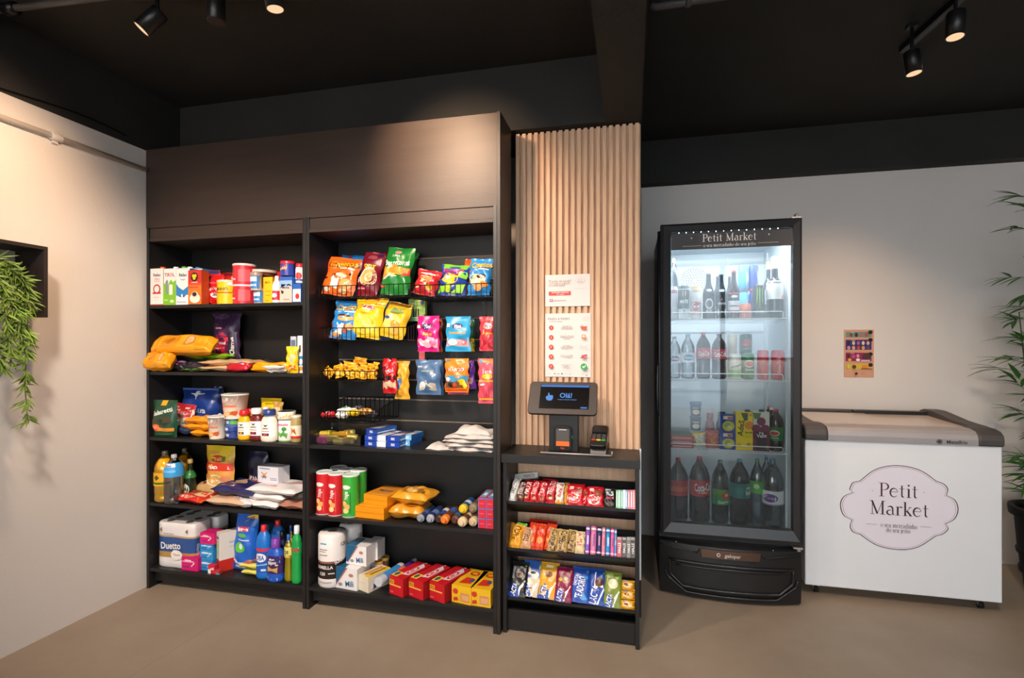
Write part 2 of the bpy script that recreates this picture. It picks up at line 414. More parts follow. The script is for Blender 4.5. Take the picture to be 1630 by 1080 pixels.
# ---------------------------------------------------------------- artwork draped on a surface
EPS = 0.00035
def art(pb, surf, W, Hh, items, m=0, lift0=1):
    """surf(s,t)->(point, normal); W,Hh the physical size of the s,t square"""
    lay = lift0
    for it in items:
        k = it[0]; off = EPS * lay; lay += 1
        def P(s_, t_):
            p, n = surf(s_, t_); return p + n * off
        if k == 'r':
            _, s0, t0, s1, t1, col = it[:6]
            nx = max(1, int(abs(s1 - s0) * 10)); ny = max(1, int(abs(t1 - t0) * 12))
            vs = [P(s0 + (s1 - s0) * i / nx, t0 + (t1 - t0) * j / ny) for j in range(ny + 1) for i in range(nx + 1)]
            fs = [(j * (nx + 1) + i, j * (nx + 1) + i + 1, (j + 1) * (nx + 1) + i + 1, (j + 1) * (nx + 1) + i) for j in range(ny) for i in range(nx)]
            pb.add(vs, fs, col, m, True)
        elif k == 'e':
            _, cs, ct, rs, rt, col = it[:6]; n = 18; vs = [P(cs, ct)]; fs = []
            for j in (0.5, 1.0):
                for i in range(n):
                    a = 2 * PI * i / n; vs.append(P(cs + rs * j * math.cos(a), ct + rt * j * math.sin(a)))
            for i in range(n):
                fs.append((0, 1 + i, 1 + (i + 1) % n)); fs.append((1 + i, 1 + n + i, 1 + n + (i + 1) % n, 1 + (i + 1) % n))
            pb.add(vs, fs, col, m, True)
        elif k == 'p':
            _, pts, col = it[:3]; n = len(pts)
            cs = sum(p[0] for p in pts) / n; ct = sum(p[1] for p in pts) / n
            vs = [P(cs, ct)]; fs = []
            for j in (0.5, 1.0):
                for p in pts: vs.append(P(cs + (p[0] - cs) * j, ct + (p[1] - ct) * j))
            for i in range(n):
                fs.append((0, 1 + i, 1 + (i + 1) % n)); fs.append((1 + i, 1 + n + i, 1 + n + (i + 1) % n, 1 + (i + 1) % n))
            pb.add(vs, fs, col, m, True)
        elif k in ('t', 'T'):
            _, st, cs, ct, mw, hh, col = it[:7]; rot = R(it[7]) if len(it) > 7 else 0
            vs, fs, w = (text_geo(st, 0.03) if k == 't' else serif_geo(st))
            vert = abs(math.sin(rot)) > 0.8
            sy = hh * (W if vert else Hh); sx = sy; lim = mw * (Hh if vert else W)
            if w * sx > lim: sx = lim / w
            out = []
            for x, y in vs:
                a = (x - w / 2) * sx; b = (y - 0.5) * sy
                a2 = a * math.cos(rot) - b * math.sin(rot); b2 = a * math.sin(rot) + b * math.cos(rot)
                out.append(P(cs + a2 / W, ct + b2 / Hh))
            pb.add(out, fs, col, m, False)

# surfaces ------------------------------------------------------------------
def s_front(x0, x1, z0, z1, y):
    return lambda s, t: (Vector((x0 + (x1 - x0) * s, y, z0 + (z1 - z0) * t)), Vector((0, -1, 0)))
def s_left(y0, y1, z0, z1, x):
    return lambda s, t: (Vector((x, y1 + (y0 - y1) * s, z0 + (z1 - z0) * t)), Vector((-1, 0, 0)))
def s_right(y0, y1, z0, z1, x):
    return lambda s, t: (Vector((x, y0 + (y1 - y0) * s, z0 + (z1 - z0) * t)), Vector((1, 0, 0)))
def s_top(x0, x1, y0, y1, z):
    return lambda s, t: (Vector((x0 + (x1 - x0) * s, y0 + (y1 - y0) * t, z)), Vector((0, 0, 1)))
def s_cyl(r, z0, z1, span_deg=180, sx=1.0, sy=1.0, a_c=-90):
    def f(s, t):
        a = R(a_c + (s - 0.5) * span_deg); n = Vector((math.cos(a), math.sin(a), 0))
        rr = r(z0 + (z1 - z0) * t) if callable(r) else r
        return Vector((n.x * rr * sx, n.y * rr * sy, z0 + (z1 - z0) * t)), n
    return f
# ================================================================ THE ROOM
XL, YB, ZC = -2.56, 3.66, 2.69
def slab(name, x0, x1, y0, y1, z0, z1, mat):
    p = PB(); p.box(x0, x1, y0, y1, z0, z1); return struct(p.build(name, mat))
slab('floor', XL, 4.2, -3.0, YB, -0.1, 0, 'floor')
slab('ceiling', XL, 4.2, -3.0, YB, ZC, ZC + 0.1, 'ceil')
slab('wall_left', XL - 0.1, XL, -3.0, YB, 0, 2.365, 'wall')
slab('trim_left', XL - 0.1, XL + 0.006, -3.0, YB, 2.365, ZC, 'ceil')
slab('wall_back', XL, 4.2, YB, YB + 0.1, 0, ZC, 'wall')
slab('wall_right', 4.2, 4.3, -3.0, YB, 0, ZC, 'wall')
slab('trim_beam_back_left', XL + 0.006, 0.046, 2.46, 2.68, 2.37, ZC, 'ceil')
slab('trim_beam_across', -0.122, 0.046, -3.0, 2.46, 2.37, ZC, 'ceil')
slab('trim_beam_back_right', 0.046, 4.2, 3.57, YB, 2.405, ZC, 'ceil')
slab('wall_partition', -0.56, 0.046, 2.535, YB, 0, 2.37, 'ceil')
# rear wall of the shop with its glazed front
p = PB()
for x0, x1, z0, z1 in ((XL, 0.05, 0, ZC), (0.05, 4.2, 2.64, ZC), (3.1, 4.2, 0, 2.64), (1.44, 3.1, 0, 1.10)):
    p.box(x0, x1, -3.1, -3.0, z0, z1)
struct(p.build('wall_rear', 'rearwall'))
p = PB(); p.box(1.38, 1.44, -3.08, -2.98, 0, 2.64); p.box(1.44, 3.1, -3.06, -3.02, 1.10, 1.14); p.box(1.44, 3.1, -3.06, -3.02, 2.60, 2.64); p.box(3.06, 3.1, -3.06, -3.02, 1.14, 2.60)
w = struct(p.build('window_1', 'metalblack'))
p = PB(); p.box(1.44, 3.06, -3.045, -3.035, 1.14, 2.60); struct(p.build('pane', 'pane', w))
p = PB(); p.box(0.05, 0.10, -3.08, -2.98, 0, 2.64); p.box(0.10, 1.38, -3.06, -3.02, 2.60, 2.64)
w = struct(p.build('door_1', 'metalblack'))
p = PB(); p.box(0.10, 1.38, -3.045, -3.035, 0.02, 2.60); struct(p.build('pane', 'pane', w))
p = PB(); p.box(XL, 4.2, -6.0, -3.1, -0.12, 0); struct(p.build('ground', 'rearwall'))

# painted conduit on the left wall with couplings
cz = 2.255
p = PB(); p.tube([(XL + 0.014, -2.9, cz), (XL + 0.014, 2.235, cz)], 0.0125, 10)
cd = empty('conduit_pipe', (0, 0, 0), (0, 0, 0), 'white painted conduit pipe running along the top of the left wall', 'pipe')
o = p.build('pipe', 'conduit', cd)
for yy in (at(0, 0, 1).y * 0 + 1.795,):
    p = PB(); p.tube([(XL + 0.014, yy - 0.022, cz), (XL + 0.014, yy + 0.022, cz)], 0.018, 12); p.box(XL, XL + 0.012, yy - 0.012, yy + 0.012, cz - 0.03, cz + 0.03)
    p.build('pipe_clamp', 'conduit', cd, 0.002)
# slim cable along the wall head
p = PB()
q = [(XL + 0.012, 0.6 + i * 0.09, 2.385 + (0.0 if i < 6 else -0.022 * math.sin((i - 6) / 6 * PI)) ) for i in range(0, 18)]
p.tube(q, 0.0035, 6)
tag(p.build('cable', 'wire'), 'thin black cable sagging along the top edge of left wall', 'cable')
# pipes on the ceiling
a = atz(1040, 12, 2.62); b = atz(1190, -12, 2.62)
d = (b - a)
p = PB(); p.tube([a - d * 0.0 + Vector((0, 0.05, 0.05)), a, a + d * 0.05, b + d * 3.0], 0.014, 10)
cp = empty('ceiling_conduit', (0, 0, 0), (0, 0, 0), 'grey conduit pipe under the black ceiling right of the crossing beam', 'pipe')
p.build('pipe', 'darkgrey', cp)
p = PB(); m_ = a + d * 0.38; p.tube([m_ - d * 0.03, m_ + d * 0.03], 0.019, 12); p.build('coupling', 'darkgrey', cp)
a = atz(0, 16, 2.64); b = atz(145, -2, 2.64); d = b - a
p = PB(); p.tube([a - d * 0.6, b + d * 0.9], 0.013, 10)
cp = empty('ceiling_conduit', (0, 0, 0), (0, 0, 0), 'dark conduit pipe under the ceiling above the hanging plant', 'pipe')
p.build('pipe', 'darkgrey', cp)
p = PB(); q = a + d * 0.12; p.tube([q - d * 0.06, q + d * 0.06], 0.024, 12); p.build('coupling', 'metalblack', cp)

# ================================================================ BLACK SHELVING
def unit(x0, x1, label, shelves, header=True, right_panel=True):
    """one shelving bay: fronts on Y 2.24, back board on 2.53"""
    y0, y1, t = 2.24, 2.53, 0.017
    e = empty('shelf_unit', ((x0 + x1) / 2, y0, 0), (0, 0, 0), label, 'shelf')
    cx = (x0 + x1) / 2
    def bx(nm, a, b, c, d, z0, z1, mat='black', bev=0.0008):
        q = PB(); q.box(a - cx, b - cx, c - y0, d - y0, z0, z1); return q.build(nm, mat, e, bev)
    bx('side_panel', x0, x0 + t, y0, y1, 0, 1.945)
    bx('side_panel', x1 - t, x1, y0, y1, 0, 1.945)
    for z in shelves: bx('shelf_board', x0 + t, x1 - t, y0 + 0.003, y1, z - t, z)
    bx('top_board', x0 + t, x1 - t, y0 + 0.002, y1 - 0.02, 1.868, 1.884, 'blackh')
    bx('top_rail', x0 + t, x1 - t, y0 + 0.006, y0 + 0.02, 1.885, 1.938, 'blackh')
    bx('kick_board', x0 + t, x1 - t, y0 + 0.035, y0 + 0.05, 0.03, shelves[-1] - t)
    return e, bx
SH = [1.525, 1.168, 0.815, 0.463, 0.110]
ua, bxa = unit(-2.545, -1.574, 'left bay of tall black shelving with five shelves of groceries', SH)
bxa('back_board', -2.528, -1.591, 2.515, 2.53, 0.03, 1.868)
ub, bxb = unit(-1.571, -0.593, 'middle bay of black shelving with wire baskets and hanging bags', [0.815, 0.463, 0.110])
# slatted back wall of the middle bay: one panel with grooves
q = PB(); cxb = (-1.571 - 0.593) / 2
gz = [zof(700, vv, 2.515) for vv in (411, 446, 476, 507.6, 541, 573.5, 605.5, 637.5, 671)]
edges = sorted(gz)
lo = 0.815
for z in edges + [1.868]:
    q.box(-1.554 - cxb, -0.610 - cxb, 0.262, 0.285, lo, z - 0.0035 if z != 1.868 else z); lo = z + 0.0035
q.build('slatwall_panel', 'black', ub, 0.001)
q = PB()
for z in edges: q.box(-1.554 - cxb, -0.610 - cxb, 0.2665, 0.27, z - 0.0034, z + 0.0034)
q.build('groove_strips', 'groove', ub)
q = PB(); q.box(-1.554 - cxb, -0.610 - cxb, 0.2765, 0.29, 0.03, 0.798); q.build('back_board', 'black', ub)
# header board and tall end panel
q = PB(); q.box(-0.9735, 0.9875, -0.007, 0.008, 0, 0.425)
tag(q.build('header_panel', 'blackh', None, 0.001, loc=(-1.5805, 2.252, 1.941)), 'wide black wooden board above the two shelf bays, warm light pool at right', 'panel')
q = PB(); q.box(-0.008, 0.008, 0, 0.215, 0, 2.368)
tag(q.build('end_panel', 'blackv', None, 0.001, loc=(-0.5841, 2.238, 0)), 'tall narrow dark end panel between middle bay and slatted wood', 'panel')

# ================================================================ SLATTED WOOD PANEL
wp = empty('slatted_wood_panel', (-0.27, 2.51, 0.8), (0, 0, 0), 'tall light oak panel of vertical slats behind the tablet', 'wall panel')
q = PB(); q.box(-0.298, 0.312, 0.008, 0.022, 0, 1.565); q.build('backing', 'wood', wp)
q = PB(); n = 20; pitch = 0.610 / n
for i in range(n):
    x = -0.298 + i * pitch; q.box(x + 0.006, x + 0.025, -0.012, 0.008, 0.0, 1.565)
q.build('slats', 'wood', wp, 0.0012, 1)
tag(PB().box(-0.004, 0.004, 0, 0.002, 0, 0.62).build('corner_strip', 'white', None, loc=(0.041, 2.49, 0.2)), 'thin white strip on the right edge of wood panel', 'strip')

# ================================================================ LITTLE KIOSK CABINET
kx0, kx1, ky = -0.5695, 0.034, 2.262
kc = (kx0 + kx1) / 2
kb = empty('display_cabinet', (kc, ky, 0), (0, 0, 0), 'low black cabinet of three slanted trays of sweets under tablet', 'cabinet')
def kx(nm, a, b, c, d, z0, z1, mat='black'):
    q = PB(); q.box(a - kc, b - kc, c - ky, d - ky, z0, z1); return q.build(nm, mat, kb, 0.0008)
kx('countertop', kx0 - 0.006, kx1 + 0.003, ky - 0.012, 2.495, 0.777, 0.815)
kx('side_panel', kx0, kx0 + 0.017, ky, 2.50, 0, 0.776)
kx('side_panel', kx1 - 0.017, kx1, ky, 2.50, 0, 0.776)
kx('back_board', kx0 + 0.017, kx1 - 0.017, 2.500, 2.51, 0.05, 0.776, 'wood')
kx('kick_board', kx0 + 0.017, kx1 - 0.017, ky + 0.02, ky + 0.035, 0.012, 0.098)
kx('bottom_board', kx0 + 0.017, kx1 - 0.017, ky + 0.036, 2.49, 0.075, 0.09)
TRAY = [0.597, 0.383, 0.158]; TA = R(33)
for z in TRAY:
    q = PB(); c, s_ = math.cos(TA), math.sin(TA); L = 0.13; Bk = 0.165 if z > 0.5 else 0.15
    # floor of the tray slopes down to the back, back rest leans back
    y0 = 0.018
    prof = [(y0, z), (y0 + L * c, z - L * s_), (y0 + L * c + Bk * s_, z - L * s_ + Bk * c), (y0 + L * c + Bk * s_ + 0.008, z - L * s_ + Bk * c - 0.004),
            (y0 + L * c + 0.006, z - L * s_ - 0.014), (y0, z - 0.014)]
    q.poly([(kx0 + 0.0175 - kc, a, b) for a, b in prof], (kx1 - kx0 - 0.035, 0, 0))
    q.build('tray', 'black', kb)

# ================================================================ FREEZER
fx0, fx1, fy = 0.888, 1.757, 2.965
fc = (fx0 + fx1) / 2; fw = (fx1 - fx0) / 2
fz = empty('chest_freezer', (fc, fy, 0), (0, 0, 0), 'white chest freezer on castors with grey sliding lid frame', 'freezer')
q = PB(); q.box(-fw, fw, 0, 0.58, 0.053, 0.815); q.build('body', 'white', fz, 0.006)
def rim_profile(hump=0.0):
    return [(-0.010, 0.816), (-0.012, 0.845), (-0.006, 0.868), (0.012, 0.884), (0.05, 0.892)]
q = PB()
pr = rim_profile() + [(0.09, 0.893), (0.09, 0.816)]
q.poly([(-fw + 0.105, a, b) for a, b in pr], (2 * fw - 0.21, 0, 0)); q.build('front_rim', 'silver', fz)
for sgn in (-1, 1):
    q = PB(); x0 = -fw - 0.004 if sgn < 0 else fw - 0.105
    pr = [(-0.013, 0.814), (-0.016, 0.845), (-0.009, 0.870), (0.012, 0.888), (0.05, 0.896), (0.115, 0.899), (0.12, 0.814)]
    q.poly([(x0, a, b) for a, b in pr], (0.109, 0, 0)); q.build('corner_cap', 'darkgrey', fz, 0.010, 3)
    q = PB(); x0 = -fw - 0.002 if sgn < 0 else fw - 0.075
    pr = [(0.10, 0.816), (0.10, 0.899), (0.17, 0.902), (0.26, 0.908), (0.36, 0.922), (0.46, 0.935), (0.54, 0.935), (0.585, 0.922), (0.585, 0.816)]
    q.poly([(x0, a, b) for a, b in pr], (0.077, 0, 0)); q.build('side_rail', 'darkgrey', fz, 0.005, 3)
q = PB(); q.box(-fw + 0.075, fw - 0.075, 0.535, 0.585, 0.816, 0.918); q.build('back_rail', 'darkgrey', fz, 0.004)
q = PB(); q.box(-fw + 0.075, -0.02, 0.50, 0.535, 0.895, 0.912); q.box(-0.02, fw - 0.075, 0.49, 0.535, 0.888, 0.922); q.build('lid_track', 'blackplastic', fz, 0.003)
for nm, a, b, dz in (('sliding_lid', -fw + 0.076, 0.03, 0.004), ('sliding_lid', -0.03, fw - 0.076, 0.0)):
    q = PB(); pts = []
    for i in range(9):
        y = 0.095 + i / 8 * 0.40; pts.append((y, 0.888 + 0.014 * (y / 0.5) ** 2 + dz))
    out = [(a, y, z) for y, z in pts] + [(a, y, z - 0.004) for y, z in reversed(pts)]
    q.poly(out, (b - a, 0, 0)); q.build(nm, 'silver' if False else 'lidglass', fz) if 'lidglass' in M else None
q = PB(); q.box(-fw + 0.08, fw - 0.08, 0.10, 0.52, 0.80, 0.83); q.build('inner_basket', 'fridgein', fz)
for sx_ in (-1, 1):
    for yy in (0.05, 0.50):
        c_ = empty('castor', (sx_ * (fw - 0.065), yy, 0)); c_.parent = fz
        q = PB(); q.box(-0.016, 0.016, -0.016, 0.016, 0.040, 0.052)
        for s2 in (-1, 1): q.poly([(s2 * 0.0115 - 0.001, -0.012, 0.042), (s2 * 0.0115 - 0.001, 0.014, 0.042), (s2 * 0.0115 - 0.001, 0.006, 0.014), (s2 * 0.0115 - 0.001, -0.006, 0.014)], (0.002, 0, 0))
        q.build('fork', 'chrome', c_)
        q = PB(); q.tube([(-0.009, 0, 0.018), (0.009, 0, 0.018)], 0.018, 16); q.build('wheel', 'rubber', c_)
# the printed badge
S = s_front(-fw, fw, 0.053, 0.815, 0.0)
def fpt(u, v):
    w_ = at(u, v, fy); return ((w_.x - fx0) / (fx1 - fx0), (w_.z - 0.053) / (0.815 - 0.053))
def cat(pts, k=6):
    out = []
    n = len(pts)
    for i in range(n - 1):
        p0, p1, p2, p3 = [Vector(pts[max(0, min(n - 1, j))]).to_2d() for j in (i - 1, i, i + 1, i + 2)]
        for j in range(k):
            t = j / k; out.append(tuple(0.5 * ((2 * p1) + (-p0 + p2) * t + (2 * p0 - 5 * p1 + 4 * p2 - p3) * t * t + (-p0 + 3 * p1 - 3 * p2 + p3) * t ** 3)))
    return out
segs = [[(280, 403), (292, 385), (325, 377)], [(325, 377), (400, 322), (500, 303), (610, 324), (692, 378)], [(692, 378), (728, 392), (747, 416), (741, 447)],
        [(741, 447), (782, 470), (797, 515), (780, 560), (737, 584)], [(737, 584), (749, 608), (725, 632), (690, 642)],
        [(690, 642), (605, 695), (515, 708), (410, 688), (325, 634)], [(325, 634), (292, 622), (278, 596), (286, 564)],
        [(286, 564), (245, 540), (231, 490), (248, 452), (291, 432)], [(291, 432), (276, 420), (280, 403)]]
out = []
for sg in segs: out += cat([(a / 3 + 1260, b / 3 + 640) for a, b in sg])
ccx = sum(p[0] for p in out) / len(out); ccy = sum(p[1] for p in out) / len(out)
def ring(k): return [fpt(ccx + (x - ccx) * k, ccy + (y - ccy) * k) for x, y in out]
DK = '#4a2c3c'
its = [('p', ring(1.0), DK), ('p', ring(0.982), '#e9e5ee'), ('p', ring(0.958), '#8d7686'), ('p', ring(0.950), '#e4dfea')]
def ft(st, u, v, wpx, hpx, ser=True, rot=0):
    s_, t_ = fpt(u, v); a = fpt(u - wpx / 2, v); b = fpt(u + wpx / 2, v); h_ = fpt(u, v - hpx)[1] - t_
    return ('T' if ser else 't', st, s_, t_, b[0] - a[0], h_, DK)
its += [ft('Petit', 1430, 781, 68, 22), ft('Market', 1430.5, 810, 101, 22), ('e',) + fpt(1388.5, 781) + (0.0022, 0.0025, DK), ('e',) + fpt(1470.5, 784) + (0.0022, 0.0025, DK),
        ft('o seu mercadinho', 1430, 837, 58, 7.2), ft('do seu jeito', 1429, 844.5, 38, 7.2)]
for u0, u1, v in ((1378, 1395, 834), (1464, 1482, 838.5)):
    a = fpt(u0, v); b = fpt(u1, v); its.append(('r', a[0], a[1], b[0], a[1] + 0.0018, DK))
q = PB(); art(q, S, 2 * fw, 0.762, its, lift0=2); q.build('printed_badge', 'card', fz)
# maker's name on the rim
q = PB(); Sr = s_front(-fw, fw, 0.818, 0.846, -0.0125)
def rp(u): return (at(u, 700, fy).x - fx0) / (fx1 - fx0)
its = [('t', 'Metalfrio', rp(1521), 0.50, 0.145, 0.62, '#4a4442')]
for i in range(6):
    a = R(i * 30); its.append(('p', [(rp(1493) + 0.016 * math.cos(a) + 0.0016 * math.sin(a), .5 + 0.46 * math.sin(a) - 0.05 * math.cos(a)), (rp(1493) + 0.016 * math.cos(a) - 0.0016 * math.sin(a), .5 + 0.46 * math.sin(a) + 0.05 * math.cos(a)),
       (rp(1493) - 0.016 * math.cos(a) - 0.0016 * math.sin(a), .5 - 0.46 * math.sin(a) + 0.05 * math.cos(a)), (rp(1493) - 0.016 * math.cos(a) + 0.0016 * math.sin(a), .5 - 0.46 * math.sin(a) - 0.05 * math.cos(a))], '#4a4442'))
art(q, Sr, 2 * fw, 0.028, its, lift0=2); q.build('maker_lettering', 'card', fz)

# ================================================================ UPRIGHT GLASS DOOR COOLER
cx0, cx1, cy = 0.150, 0.826, 2.80
cc = (cx0 + cx1) / 2; cw = (cx1 - cx0) / 2
cl = empty('drinks_cooler', (cc, cy, 0), (0, 0, 0), 'tall black glass door drinks cooler beside white chest freezer', 'refrigerator')
q = PB(); yb = 0.65; z0, z1 = 0.04, 1.925
q.box(-cw - 0.006, -cw + 0.03, 0.062, yb, z0, z1); q.box(cw - 0.03, cw - 0.002, 0.062, yb, z0, z1)
q.box(-cw + 0.03, cw - 0.03, yb - 0.03, yb, z0, z1); q.box(-cw + 0.03, cw - 0.03, 0.062, yb - 0.03, z1 - 0.03, z1); q.box(-cw + 0.03, cw - 0.03, 0.062, yb - 0.03, z0, 0.32)
q.build('body', 'blackplastic', cl, 0.003)
q = PB(); ix = cw - 0.036
q.box(-ix - 0.004, -ix, 0.064, yb - 0.034, 0.33, 1.89); q.box(ix, ix + 0.004, 0.064, yb - 0.034, 0.33, 1.89); q.box(-ix, ix, yb - 0.038, yb - 0.034, 0.33, 1.89)
q.box(-ix, ix, 0.064, yb - 0.038, 0.322, 0.345); q.box(-ix, ix, 0.064, yb - 0.038, 1.885, 1.89)
q.build('inner_liner', 'fridgein', cl)
q = PB()                                               # shelf standards
for x in (0.09,): q.box(x, x + 0.012, yb - 0.046, yb - 0.039, 0.36, 1.86)
for s_ in (-1, 1):
    for yy in (0.12, 0.5): q.box(min(s_ * ix, s_ * (ix - 0.008)), max(s_ * ix, s_ * (ix - 0.008)), yy, yy + 0.015, 0.36, 1.86)
q.build('shelf_standards', 'whitewire', cl)
q = PB()                                               # fan grille
gx, gzz = -0.10, 1.72
for r_ in (0.02, 0.035, 0.05, 0.065, 0.078):
    nn = int(r_ * 400)
    for i in range(nn):
        a = 2 * PI * i / nn; px, pz = gx + r_ * math.cos(a), gzz + r_ * math.sin(a)
        q.box(px - 0.003, px + 0.003, yb - 0.0405, yb - 0.0385, pz - 0.003, pz + 0.003)
q.build('fan_grille', 'darkgrey', cl)
for z in (1.452, 1.128, 0.752):                         # wire shelves
    sh = PB(); a, b = -ix + 0.006, ix - 0.012
    yy0 = 0.075
    sh.tube([(a, yy0, z - 0.004), (b, yy0, z - 0.004)], 0.0035, 6); sh.tube([(a, 0.55, z - 0.004), (b, 0.55, z - 0.004)], 0.0035, 6)
    for s_ in (a, b): sh.tube([(s_, yy0, z - 0.004), (s_, 0.55, z - 0.004)], 0.003, 6)
    k = 34
    for i in range(1, k):
        x = a + (b - a) * i / k; sh.box(x - 0.0013, x + 0.0013, yy0, 0.55, z - 0.003, z - 0.0005)
    so = sh.build('wire_shelf', 'whitewire', cl)
    g = PB(); g.tube([(a + 0.004, yy0, z), (a + 0.004, yy0, z + 0.026), (a + 0.010, yy0, z + 0.032), (b - 0.026, yy0, z + 0.032), (b - 0.020, yy0, z + 0.026), (b - 0.020, yy0, z)], 0.0025, 6)
    go = g.build('guard_rail', 'whitewire', so)
# door: four mitred frame members, glass, gasket, banner, handle
dz0, dz1 = 0.312, 1.945
gx0, gx1, gz0, gz1 = at(1068, 0, cy + .01).x - cc, at(1263, 0, cy + .01).x - cc, 0.378, 1.908
fr = PB()
o4 = [(-cw, dz0), (cw, dz0), (cw, dz1), (-cw, dz1)]; i4 = [(gx0, gz0), (gx1, gz0), (gx1, gz1), (gx0, gz1)]
m4 = [(o[0] * 0.72 + i[0] * 0.28, o[1] * 0.72 + i[1] * 0.28) for o, i in zip(o4, i4)]
rings = [(o4, 0.055), (o4, 0.006), (m4, 0.0), (i4, 0.012), (i4, 0.055)]
vs = [];fs = []
for rg, y in rings: vs += [(x, y, z) for x, z in rg]
for k in range(5):
    for i in range(4):
        j = (i + 1) % 4; k2 = (k + 1) % 5
        fs.append((k * 4 + i, k * 4 + j, k2 * 4 + j, k2 * 4 + i))
fr.add(vs, fs); door = fr.build('door', 'fridgeframe', cl)
q = PB(); q.box(gx0, gx1, 0.016, 0.020, gz0, gz1); q.box(gx0, gx1, 0.030, 0.034, gz0, gz1); q.build('glass', 'glass', door)
bz0 = 1.810
Sb = s_front(gx0, gx1, bz0, gz1, 0.0146); bw, bh = gx1 - gx0, gz1 - bz0
q = PB(); q.box(gx0 + 0.001, gx1 - 0.002, 0.0148, 0.0158, bz0, gz1 - 0.014, '#4b4848')
its = [('T', 'Petit Market', 0.49, 0.58, 0.62, 0.40, '#fffaf0'), ('e', 0.175, 0.60, 0.0065, 0.04, '#efe6d6'), ('e', 0.81, 0.62, 0.0065, 0.04, '#efe6d6'),
       ('T', 'o seu mercadinho do seu jeito', 0.49, 0.185, 0.43, 0.17, '#fffaf0'), ('r', 0.10, 0.165, 0.26, 0.185, '#cfc6b8'), ('r', 0.72, 0.19, 0.885, 0.21, '#cfc6b8')]
art(q, Sb, bw, bh, its, lift0=1); q.build('banner', 'card', door)
M['bannerback'] = M['card']
for i in range(14):
    q = PB(); x = gx0 + bw * (0.07 + 0.064 * i * 0.98); q.lathe([(0.001, -.0024), (0.0019, -.0014), (0.0024, 0), (0.0019, .0014), (.001, .0024)], 10, M4=Matrix.Translation((x, 0.0245, gz1 - 0.007))); q.build('led_dot', 'led', door)
q = PB(); q.box(gx0, gx1, 0.026, 0.0275, gz1 - 0.013, gz1 - 0.001); q.build('led_strip', 'metalblack', door)
q = PB(); q.box(gx0 + 0.01, gx1 - 0.01, 0.0205, 0.024, gz1 - 0.016, gz1 - 0.003); q.build('led_strip', 'chrome', door) if False else None
hp = PB(); hx = -cw - 0.004                             # full-height grip profile on the hinge-free side
hp.tube([(hx, 0.035, 0.33), (hx, 0.030, 0.80), (hx, 0.020, 1.10), (hx, 0.030, 1.45), (hx, 0.032, 1.915)], 0.011, 8); hp.build('grip_profile', 'fridgeframe', door)
hp = PB(); hp.tube([(-cw - 0.012, 0.006, 0.94), (-cw - 0.016, -0.006, 0.97), (-cw - 0.018, -0.010, 1.08), (-cw - 0.016, -0.006, 1.19), (-cw - 0.012, 0.006, 1.22)], 0.008, 8); hp.build('handle', 'blackplastic', door)
q = PB(); q.box(cw - 0.045, cw - 0.002, 0.01, 0.06, 1.946, 1.952); q.lathe([(0.011, 0), (0.011, 0.012), (0.006, 0.018)], 12, M4=Matrix.Translation((cw - 0.02, 0.03, 1.952))); q.build('top_hinge', 'chrome', cl)
q = PB(); q.box(cw - 0.04, cw + 0.002, -0.004, 0.05, 0.296, 0.304); q.lathe([(0.010, 0), (0.010, 0.014)], 12, M4=Matrix.Translation((cw - 0.014, 0.01, 0.282))); q.build('bottom_hinge', 'chrome', cl)
# curved base grille
def bulge(s): return -0.055 * (1 - (2 * s - 1) ** 2)
gw = 2 * cw + 0.006; bx0 = -cw - 0.004
def lowz(s): return 0.012
q = PB(); n = 28; vs = []; fs = []
cols_ = [(0.286, 0.03), (0.276, 0.0), (0.245, -0.004), (0.20, -0.006), (0.05, -0.006), (0.012, 0.0)]
for i in range(n + 1):
    s = i / n
    for z, dy in cols_: vs.append((bx0 + gw * s, bulge(s) + dy + 0.03, z))
    vs.append((bx0 + gw * s, 0.062, 0.012)); vs.append((bx0 + gw * s, 0.062, 0.286))
K = 8
for i in range(n):
    for k in range(K):
        a = i * K + k; b = i * K + (k + 1) % K; fs.append((a, b, b + K, a + K))
fs.append(tuple(range(K - 1, -1, -1))); fs.append(tuple(n * K + k for k in range(K)))
q.add(vs, fs, smooth=False); bg = q.build('base_grille', 'blackplastic', cl)
def bp_(s, z, dy=-0.010): return (bx0 + gw * s, bulge(s) + dy + 0.03, z)
def ridge(pts, r, dy):
    out = []
    for i in range(len(pts) - 1):
        for k in range(8):
            t = k / 8; out.append(bp_(pts[i][0] + (pts[i + 1][0] - pts[i][0]) * t, pts[i][1] + (pts[i + 1][1] - pts[i][1]) * t, dy))
    out.append(bp_(*pts[-1], dy)); return out
q = PB()
q.tube(ridge([(0.04, 0.13), (0.06, 0.10), (0.19, 0.035), (0.82, 0.035), (0.96, 0.10), (0.97, 0.13)], 0, -0.012), 0.006, 6)
q.tube(ridge([(0.07, 0.19), (0.08, 0.115), (0.17, 0.062), (0.84, 0.062), (0.935, 0.115), (0.94, 0.185), (0.5, 0.19), (0.07, 0.19)], 0, -0.012), 0.007, 6)
q.tube(ridge([(0.12, 0.168), (0.5, 0.172), (0.885, 0.168)], 0, -0.010), 0.005, 6)
q.tube(ridge([(0.0, 0.262), (0.27, 0.243), (0.29, 0.268)], 0, -0.008), 0.004, 6)
q.tube(ridge([(1.0, 0.262), (0.74, 0.240), (0.70, 0.268)], 0, -0.008), 0.004, 6)
q.build('grille_ridges', 'blackplastic', bg)
q = PB(); vs = []; fs = []; n = 14
for i in range(n + 1):
    s = 0.29 + 0.42 * i / n; inset = 0.03 if i in (0, n) else 0
    vs += [bp_(s, 0.268 - 0, -0.014), bp_(s + (0.012 if i == 0 else -0.012 if i == n else 0), 0.228, -0.017), bp_(s, 0.228, 0.01), bp_(s, 0.268, 0.01)]
